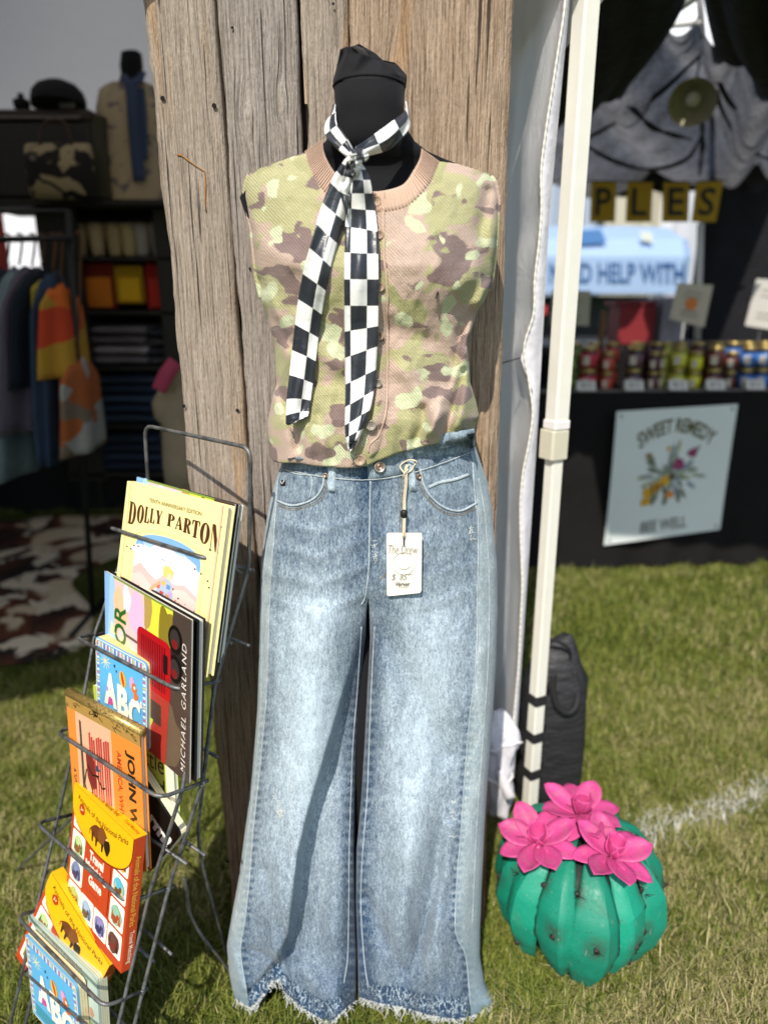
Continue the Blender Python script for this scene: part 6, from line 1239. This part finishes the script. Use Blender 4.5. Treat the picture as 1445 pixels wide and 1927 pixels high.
# jars: two high, two deep
m_lid = plain('gold_lid', '#a8935a', .35, .7, nscale=60); JR, JH = .040, .098
jar_me = {}
def jar(label, x, y, z, jam, lab, r=JR, h=JH):
    p = np.array(tp(x, y, z)); t_ = thing('jam_jar', label, 'jar', tuple(p), 'jam jars on the black table')
    gl = plain('jam_' + jam, jam, .12, spec=.6, nscale=20, namp=.2)
    def sh_(nm, prof, mat):
        key = (nm, mat.name, round(r, 4), round(h, 4))
        if key not in jar_me:
            o = loft(nm, [ring(0, 0, zz_, rr_, rr_, 24) for zz_, rr_ in prof], mat, t_, True); jar_me[key] = o.data
        else:
            o = bpy.data.objects.new(nm, jar_me[key]); COL.objects.link(o); o.parent = t_
    sh_('glass', [(0, r * .9), (.006, r), (h * .74, r), (h * .82, r * .86)], gl); sh_('lid', [(h * .82, r * .9), (h * .83, r * .94), (h * .985, r * .94), (h, r * .88)], m_lid)
    sh_('paper_label', [(h * .12, r * 1.012), (h * .66, r * 1.012)], plain('label_' + lab, lab, .6)); 
    key = ('panel', round(r, 4), round(h, 4))
    if key not in jar_me:
        A_ = np.radians(np.linspace(215, 262, 7)); o = grid('label_panel', [[(r * 1.03 * math.cos(a), r * 1.03 * math.sin(a), zz_) for a in A_] for zz_ in (h * .18, h * .58)], plain('label_white', '#bdb6a6', .6), t_, local=True); jar_me[key] = o.data
    else:
        o = bpy.data.objects.new('label_panel', jar_me[key]); COL.objects.link(o); o.parent = t_
    return t_
cols = [(1067, '#4a6a2a', '#7f9a4a', 'green', .030), (1104, '#6a1018', '#b5303f', 'raspberry red', .040), (1139, '#7a2418', '#b8462f', 'orange red', .030), (1190, '#2a1418', '#6a4a50', 'plum', .038), (1225, '#300c14', '#5a2430', 'maroon', .028), (1243, '#5a5a14', '#8a8a2a', 'olive', .024), (1270, '#8a8a1c', '#c6c03a', 'pale yellow', .036), (1304, '#9a9a08', '#d6d01a', 'bright yellow', .032), (1338, '#3a1a10', '#6a3426', 'brown', .038), (1371, '#32140e', '#5a2c22', 'dark brown', .030), (1399, '#16284a', '#3a6ab0', 'blue', .034), (1430, '#1a2c50', '#3f74b8', 'sky blue', .036), (1466, '#4a1a20', '#8a3a3a', 'red', .036)]
for i, (px, jam, lab, nm, r) in enumerate(cols):
    x, z = tlocal(px, 735, .08); h_ = JH * (1.05 if r > .033 else .92)
    for k in range(2): jar(f'jam jar with {nm} label in the front row, {"lower" if k == 0 else "upper"} of its stack', x, .08 + .01 * (i % 2), TH_ + .002 + k * (h_ + .001), jam, lab, r, h_)
    if i % 1 == 0 and i < 12:
        x2 = x + .055; j2 = cols[(i + (1 if i % 2 else 0)) % 13]
        for k in range(2): jar(f'jam jar in the back row, {"lower" if k == 0 else "upper"} of the stack behind the {nm} jars', x2, .19, TH_ + .014 + k * (JH + .011), j2[1], j2[2], .036, JH * 1.02)
for i, (px, py) in enumerate(((1102, 743), (1192, 741), (1275, 739), (1345, 738), (1420, 733))):
    x, z = tlocal(px, py, .0); pcx = tag(mesh('price_card', [tp(x - .045, -.01, TH_ + .013), tp(x + .045, -.01, TH_ + .013), tp(x + .045, .012, TH_ + .058), tp(x - .045, .012, TH_ + .058), tp(x - .045, .034, TH_ + .013), tp(x + .045, .034, TH_ + .013)], [(0, 1, 2, 3), (3, 2, 5, 4)], plain('card_white', '#c8c4bc', .8), smooth=False), 'small white folded price card in front of the ' + ('raspberry red', 'plum', 'pale yellow', 'brown', 'sky blue')[i] + ' jars', 'card', 'price cards along the jam table')
    v2, f2 = text_tris('$12'); v2 = fit(v2, -.025, .012, .025, .036); mesh('price', [tp(x + a_, -.0105 + .022 * b_ / .045 - .001, TH_ + .013 + b_) for a_, b_ in v2], f2, m_ink2, pcx, True, False)
# sign cards on little stands
def sign(label, cs, Y, col, art_c=None, lines=True):
    P = np.array([at(x, y, Y) for x, y in cs]); t_ = thing('sign_card', label, 'sign', tuple(P[2:].mean(0))); B = P + [0, .006, 0]
    mesh('card', np.concatenate([P, B]), [(0, 1, 2, 3), (7, 6, 5, 4), (0, 4, 5, 1), (1, 5, 6, 2), (2, 6, 7, 3), (3, 7, 4, 0)], plain('sign_' + col, col, .7, namp=.08), t_, smooth=False); q = P[2:].mean(0)
    tube('stand', [q + [0, .01, .02], (q[0], Y + .02, TH_ + .01)], .006, m_stl, t_, k=6); lp = lambda u, v: (P[0] * (1 - u) + P[1] * u) * (1 - v) + (P[3] * (1 - u) + P[2] * u) * v - [0, .002, 0]
    if art_c: c0 = lp(.5, .5); mesh('emblem', [c0 + [.03 * math.cos(a) * (1 + .1 * math.sin(5 * a)), -.001, .03 * math.sin(a) * (1 + .1 * math.sin(5 * a))] for a in np.linspace(0, 6.283, 18, endpoint=False)], [tuple(range(18))], plain('emblem_' + art_c, art_c, .8), t_, smooth=False)
    if lines:
        for v in (.22, .34, .7, .8): tube('text_line', [lp(.25, v), lp(.75, v)], .0022, plain('sign_grey_ink', '#8a8478', .9), t_, k=4)
sign('beige card with an orange emblem standing behind the yellow jars', [(1276, 532), (1342, 536), (1325, 616), (1259, 600)], 3.62, '#b3aa98', '#c8763a'); sign('white card with grey print standing behind the blue jars', [(1424, 524), (1480, 528), (1462, 622), (1402, 612)], 3.6, '#b9b5ae'); sign('pale beige card half hidden behind the cream tent leg', [(1040, 545), (1112, 547), (1108, 613), (1036, 611)], 3.62, '#9d9a86')
cr_ = pthing('red_crate', 'dark red box standing behind the jars', 'box', 1200, 640, 3.85); pbox('body', 1162, 574, 1236, 648, 3.85, .2, plain('dark_red_card', '#7a1c22', .7), cr_, .006); pbox('flap', 1160, 566, 1238, 576, 3.84, .22, plain('dark_red_card2', '#6a181e', .7), cr_, .004)
stn = tag(pbox('wooden_stake', 1127, 585, 1142, 655, 3.8, .03, plain('brown_stake', '#6a4c2a', .8, stretch=(8, 8, 1))), 'short brown wooden stake behind the red jars', 'stake')
gb = pthing('grey_carton', 'pale grey carton standing beside the red box behind the jars', 'carton', 1265, 640, 3.85); pbox('body', 1240, 560, 1292, 650, 3.84, .2, plain('pale_grey_card', '#8f8c94', .8), gb, .006); pbox('tape', 1262, 559, 1272, 650, 3.837, .004, plain('tape_buff', '#9a958c', .5), gb, .001)
# back table so that those things stand on something
bt = thing('back_table', 'dark table behind the jam stand carrying the red box', 'table', (1.6, 4.05, 0)); zb_ = at(1200, 648, 3.85)[2]; box('table_top', (.75, 3.75, zb_ - .03), (2.7, 4.35, zb_ - .001), m_blackwood, bt)
for x in (.85, 2.6): box('leg', (x, 3.8, 0), (x + .04, 3.84, zb_ - .03), m_blackwood, bt)
box('skirt', (.75, 3.745, .02), (2.7, 3.752, zb_ - .03), m_tcloth, bt)
# black drapes and shade cloth roof of the stall
shade = thing('shade_tent', 'tent roofed with swags of dark grey shade cloth over the jam stall', 'tent', (1.9, 3.2, 0))
def drape_wall(name, pts, z0, z1, mat, parent, amp=.03):
    c_ = catmull(pts, 70); P = np.zeros((14, 70, 3)); d = np.cumsum(np.r_[0, np.hypot(*np.diff(c_, axis=0).T)])
    for j, q in enumerate(np.linspace(0, 1, 14)):
        for i in range(70): P[j, i] = (c_[i, 0], c_[i, 1] + amp * (.4 + .6 * q) * math.sin(d[i] * 26 + 2 * math.sin(d[i] * 9)), z1 + (z0 - z1) * q)
    return grid(name, P, mat, parent)
xd = at(1322, 500, 4.3)[0]; drape_wall('drape', [(xd, 4.42), (xd + .4, 4.4), (xd + 1.2, 4.38), (xd + 2.4, 4.3)], .02, 2.0, m_blackcloth, shade); drape_wall('drape', [(xd + 2.4, 4.3), (xd + 2.5, 3.2), (xd + 2.6, 1.6)], .02, 2.1, m_blackcloth, shade)
m_mesh, nt, b = mk('grey_shade_cloth'); v = objco(nt); n1 = mth(nt, 'MULTIPLY_ADD', noise(nt, v, 60, 3, .7), .6); n1.node.inputs[2].default_value = 0; n2 = noise(nt, v, 6, 4, .6); n1 = mth(nt, 'ADD', n1, mth(nt, 'MULTIPLY', n2, .4))
nt.links.new(ramp(nt, n1, [(.3, (.05, .05, .055)), (.7, (.13, .13, .14))]), b.inputs['Base Color']); b.inputs['Roughness'].default_value = .8
tr = nd(nt, 'ShaderNodeBsdfTranslucent'); nt.links.new(ramp(nt, n1, [(.36, (.05, .05, .052)), (.62, (.27, .27, .285))]), tr.inputs[0]); ms = nd(nt, 'ShaderNodeMixShader', {0: .55}); nt.links.new(b.outputs[0], ms.inputs[1]); nt.links.new(tr.outputs[0], ms.inputs[2]); nt.links.new(ms.outputs[0], nt.nodes['Material Output'].inputs[0])
m_mesh2 = plain('black_shade_cloth', (.014, .014, .015), .85, nscale=60, namp=.4, bscale=8, bstr=.5, bdist=.03)
def swag(name, le, re_, mat, nu=40, nv=40, fold=9, amp=.03, ph=0.0, dg=1.5):
    """cloth spanned between two edges given as (px, py, distance) and sagging into folds"""
    L = catmull([tuple(at(*p)) for p in le], nv); R = catmull([tuple(at(*p)) for p in re_], nv); P = np.zeros((nv, nu, 3))
    for j in range(nv):
        for i, t in enumerate(np.linspace(0, 1, nu)):
            p = L[j] * (1 - t) + R[j] * t; s_ = j / (nv - 1); p[2] -= .10 * math.sin(math.pi * t) * math.sin(math.pi * min(1, s_ * .9 + .1)) + amp * (abs(math.sin(fold * t * math.pi / 2 + ph + s_ * dg)) - .5) * math.sin(math.pi * t) ** .5; P[j, i] = p
    return grid(name, P, mat, parent=shade)
# hub of the swags above the lamp
swag('swag', [(1010, 345, 4.7), (1020, 250, 3.9), (1040, 160, 3.2), (1100, 90, 2.7)], [(1350, 330, 4.42), (1345, 220, 3.92), (1335, 120, 3.42), (1312, 30, 2.92)], m_mesh, fold=3, amp=.15, dg=3.5)
swag('swag', [(1338, 325, 4.4), (1335, 220, 3.9), (1326, 130, 3.4), (1316, 40, 2.9)], [(1480, 330, 4.6), (1490, 260, 3.9), (1500, 180, 3.2), (1500, 100, 2.7)], m_mesh, fold=3, amp=.16, ph=.6, dg=-3)
swag('swag', [(1000, 250, 3.3), (1010, 120, 2.8), (1020, 0, 2.3), (1030, -120, 1.9)], [(1170, 175, 3.1), (1240, 90, 2.75), (1290, 0, 2.45), (1300, -100, 1.95)], m_mesh2, fold=5, amp=.04)
swag('swag', [(1345, 95, 3.0), (1332, 40, 2.7), (1322, -20, 2.4), (1320, -110, 1.95)], [(1560, 190, 3.0), (1560, 100, 2.7), (1560, 0, 2.4), (1560, -110, 1.95)], m_mesh2, fold=5, amp=.05, ph=1)
swag('swag', [(1000, 330, 4.7), (1040, 320, 4.6), (1060, 300, 4.5)], [(1360, 352, 4.75), (1340, 330, 4.6), (1330, 310, 4.45)], m_mesh2, fold=6, amp=.05)
swag('swag', [(1335, 345, 4.45), (1340, 325, 4.4), (1345, 300, 4.35)], [(1560, 360, 4.5), (1560, 330, 4.45), (1560, 300, 4.4)], m_mesh2, fold=6, amp=.05)
# unseen canopy strip, added overhead to shade the table and jars
UC = np.array([[(x, y, 2.50 + .04 * math.sin(x * 9) * (y - 1.1)) for x in np.linspace(.55, 4.0, 10)] for y in np.linspace(1.12, 2.08, 10)]); grid('canopy', UC, plain('dark_canopy', (.10, .10, .105), .8) if False else m_tent, shade)
tube('truss_bar', [at(1222, 50, 2.9), at(1322, -20, 2.6)], .018, m_frame, shade); tube('truss_bar', [at(1222, 50, 2.9), at(1320, 42, 2.95)], .010, m_frame, shade); tube('truss_bar', [at(1312, -60, 2.95), at(1322, 70, 2.95)], .012, plain('grey_frame_metal', '#7d7a78', .5), shade); tube('support_pole', [at(1318, 420, 4.25), at(1312, 640, 4.25)], .02, m_frame, shade)
lampT = pthing('dome_lamp', 'unlit olive dome lamp hanging under the grey shade cloth', 'lamp', 1304, 150, 3.2); lp = at(1303, 192, 3.2); ax = Vector((-.35, -.75, -.55)).normalized(); qm = ax.to_track_quat('Z', 'Y').to_matrix(); LM = lambda r, z, a: tuple(Vector(lp) + qm @ Vector((.86 * r * math.cos(a), .86 * r * math.sin(a), .86 * z)))
loft('shade', [[LM(r, z, a) for a in np.linspace(0, 6.283, 28, endpoint=False)] for z, r in ((-.10, .02), (-.095, .05), (-.05, .09), (0, .108), (.004, .108), (0, .104), (-.048, .086), (-.085, .04), (-.088, .004))], plain('olive_enamel', '#9a9378', .45, .0), lampT, cap=False); loft('bulb', [[LM(r, z, a) for a in np.linspace(0, 6.283, 16, endpoint=False)] for z, r in ((-.085, .018), (-.05, .034), (-.028, .034), (-.01, .018), (-.006, .002))], plain('pale_bulb', '#c9c4ae', .25), lampT); tube('cord', [LM(0, -.09, 0), tuple(at(1318, 100, 3.22)), tuple(at(1318, 20, 3.25))], .004, m_stl, lampT, k=5)
# letter cards on a string
m_ycard = plain('mustard_card', '#9a7a10', .8, namp=.1); m_blk = plain('black_ink', (.012, .011, .010), .8); LY = 3.75
st = tag(tube('card_string', [at(x, y, LY) for x, y in ((1040, 338), (1120, 340), (1200, 341), (1290, 342), (1370, 338))], .003, m_blk, k=5), 'dark string carrying the mustard letter cards', 'string')
for ch, x0, x1, sk in (('M', 1066, 1097, 0), ('P', 1113, 1160, -3), ('L', 1181, 1229, -4), ('E', 1249, 1298, -3), ('S', 1311, 1361, -14)):
    y0, y1 = 340, 417; P = np.array([at(x0, y0, LY), at(x1, y0, LY), at(x1 + sk, y1, LY + .02), at(x0 + sk + (0 if ch != 'S' else 4), y1, LY + .02)]); P2 = P + [0, .004, 0]; t_ = pthing('letter_card', f'mustard yellow bunting card with the letter {ch}', 'bunting', (x0 + x1) / 2, y1, LY, 'letter cards on the string')
    mesh('card', np.concatenate([P, P2]), [(0, 1, 2, 3), (7, 6, 5, 4), (0, 4, 5, 1), (1, 5, 6, 2), (2, 6, 7, 3), (3, 7, 4, 0)], m_ycard, t_, smooth=False); v2, f2 = text_tris(ch, .012); v2 = fit(v2, .2, .16, .8, .84); mesh('letter', [(P[3] * (1 - a_) + P[2] * a_) * (1 - b_) + (P[0] * (1 - a_) + P[1] * a_) * b_ - [0, .003, 0] for a_, b_ in v2], f2, m_blk, t_, smooth=False)
# blue help booth far behind
HY = 7.2; hp = pthing('help_booth', 'pale blue rounded booth canopy with blue lettering beyond the jam stall', 'booth', 1160, 550, HY)
m_pblue = plain('pale_blue_vinyl', '#93abc9', .5, nscale=2, namp=.06); R_ = []
for q, (x, sc) in enumerate(((985, .9), (1000, 1), (1200, 1), (1288, .97), (1306, .8), (1317, .4), (1322, .1))):
    zt, zb_ = at(x, 416, HY)[2], at(x, 552, HY)[2]; zm = zb_ + (zt - zb_) * (.3 + .0 * sc); c0 = at(x, 500, HY)[0]; prof = [(0, zb_), (0, zb_ + (zt - zb_) * .52), (.12, zb_ + (zt - zb_) * .78), (.5, zb_ + (zt - zb_) * (.5 + .5 * sc)), (1.4, zb_ + (zt - zb_) * (.5 + .5 * sc)), (1.9, zb_ + (zt - zb_) * .5), (1.9, zb_)]
    R_.append([(c0, HY + y + (1 - sc) * .5 * (1 if y < 1 else -1), zz) for y, zz in prof])
loft('canopy', R_, m_pblue, hp, smooth=False)
def help_text(s, x0, y0, x1, y1, col, lift=.012, dy=0.0):
    v2, f2 = text_tris(s, .02); v2 = fit(v2, x0, -y1, x1, -y0); mesh('lettering', [at(a_, -b_, HY - lift + dy) for a_, b_ in v2], f2, plain('booth_' + col, col, .7), hp, smooth=False)
help_text('NEED HELP WITH', 1034, 494, 1288, 532, '#2f5684'); mesh('logo', [at(x, y, HY + .03) for x, y in ((1075, 434), (1130, 430), (1142, 456), (1092, 460))], [(0, 1, 2, 3)], plain('booth_#4a78ac', '#4a78ac', .6), hp, smooth=False); mesh('logo', [at(x, y, HY + .03) for x, y in ((1204, 434), (1226, 436), (1230, 456), (1208, 452))], [(0, 1, 2, 3)], plain('booth_cream', '#c9cfc0', .6), hp, smooth=False)
for x in (1012, 1290): tube('post', [at(x, 545, HY + .3), (at(x, 545, HY + .3)[0], HY + .3, 0)], .03, m_frame, hp)
pbox('counter', 1000, 620, 1300, 700, HY + .4, .5, plain('dark_counter', '#2a2c30', .7), hp); pbox('back_panel', 1000, 556, 1290, 625, HY + 1.6, .04, plain('grey_panel', '#5a5e64', .8), hp); tag(pbox('red_cooler', 1004, 575, 1030, 592, HY - .3, .2, plain('cooler_red', '#a8303a', .6)), 'small red box left of the cream tent leg under the blue booth', 'box')
# white and beige tents and trees closing the far view
for i, (x0, x1, y0, y1, Y, col, lb) in enumerate(((980, 1130, 330, 640, 13, '#98a3b3', 'far pale blue tent wall beyond the blue booth'), (1120, 1250, 340, 640, 12.5, '#aca795', 'far cream tent wall behind the letter cards'), (1240, 1480, 320, 640, 12, '#b6b8be', 'far white tent wall beside the black drape'))):
    t_ = pthing('far_tent', lb, 'tent', (x0 + x1) / 2, y1, Y); a, b_ = at(x0, y1, Y), at(x1, y0, Y); wall('side_sheet', a[0], b_[0], 0, b_[2], Y, plain('far_' + col, col, .7), t_, .04); xm = (a[0] + b_[0]) / 2
    mesh('roof', [(a[0] - .1, Y - .1, b_[2]), (b_[0] + .1, Y - .1, b_[2]), (b_[0] + .1, Y + 3, b_[2]), (a[0] - .1, Y + 3, b_[2]), (xm, Y + 1.5, b_[2] + .9)], [(0, 1, 4), (1, 2, 4), (2, 3, 4), (3, 0, 4)], plain('far_' + col, col, .7), t_, smooth=False)

for i, pts in enumerate(([(1325, 95, 3.3), (1240, 175, 3.4), (1150, 235, 3.6), (1085, 268, 3.8)], [(1322, 250, 3.9), (1290, 300, 4.1), (1220, 318, 4.2), (1150, 300, 4.1), (1085, 262, 3.9)], [(1330, 100, 3.3), (1372, 190, 3.5), (1420, 230, 3.6), (1480, 260, 3.8)], [(1335, 110, 3.35), (1360, 210, 3.7), (1410, 280, 3.9), (1480, 310, 4.0)], [(1320, 215, 3.6), (1322, 270, 3.9), (1316, 330, 4.3)], [(1180, 190, 3.3), (1230, 240, 3.6), (1300, 262, 3.8)])):
    c_ = catmull([tuple(at(x, y, Y - .12)) for x, y, Y in pts], 30); tube('gathered_fold', c_ - [0, 0, 0], (.004 + .006 * np.sin(np.linspace(.2, 2.9, 30))) * (.6 + .7 * np.abs(np.sin(np.linspace(0, 5 + i, 30)))), m_mesh2, shade, k=8)
mq = pthing('far_marquee', 'big white marquee added far beyond the stalls to whiten the sky gaps', 'marquee', 1250, 600, 15.5); a, b_ = at(940, 600, 15.5), at(1560, 330, 15.5); m_mq = plain('backdrop_white', '#d9dbe0', .7, nscale=1, namp=.05)  # invented tent shape, added so cloth gaps show white instead of blue sky
wall('side_sheet', a[0], b_[0], 0, 4.2, 15.5, m_mq, mq, .05); mesh('roof', [(a[0] - .2, 15.4, 4.2), (b_[0] + .2, 15.4, 4.2), (b_[0] - 1, 20, 9.5), (a[0] + 1, 20, 9.5), (b_[0] + .2, 25, 4.2), (a[0] - .2, 25, 4.2)], [(0, 1, 2, 3), (3, 2, 4, 5), (1, 4, 2), (0, 3, 5)], m_mq, mq, smooth=False)
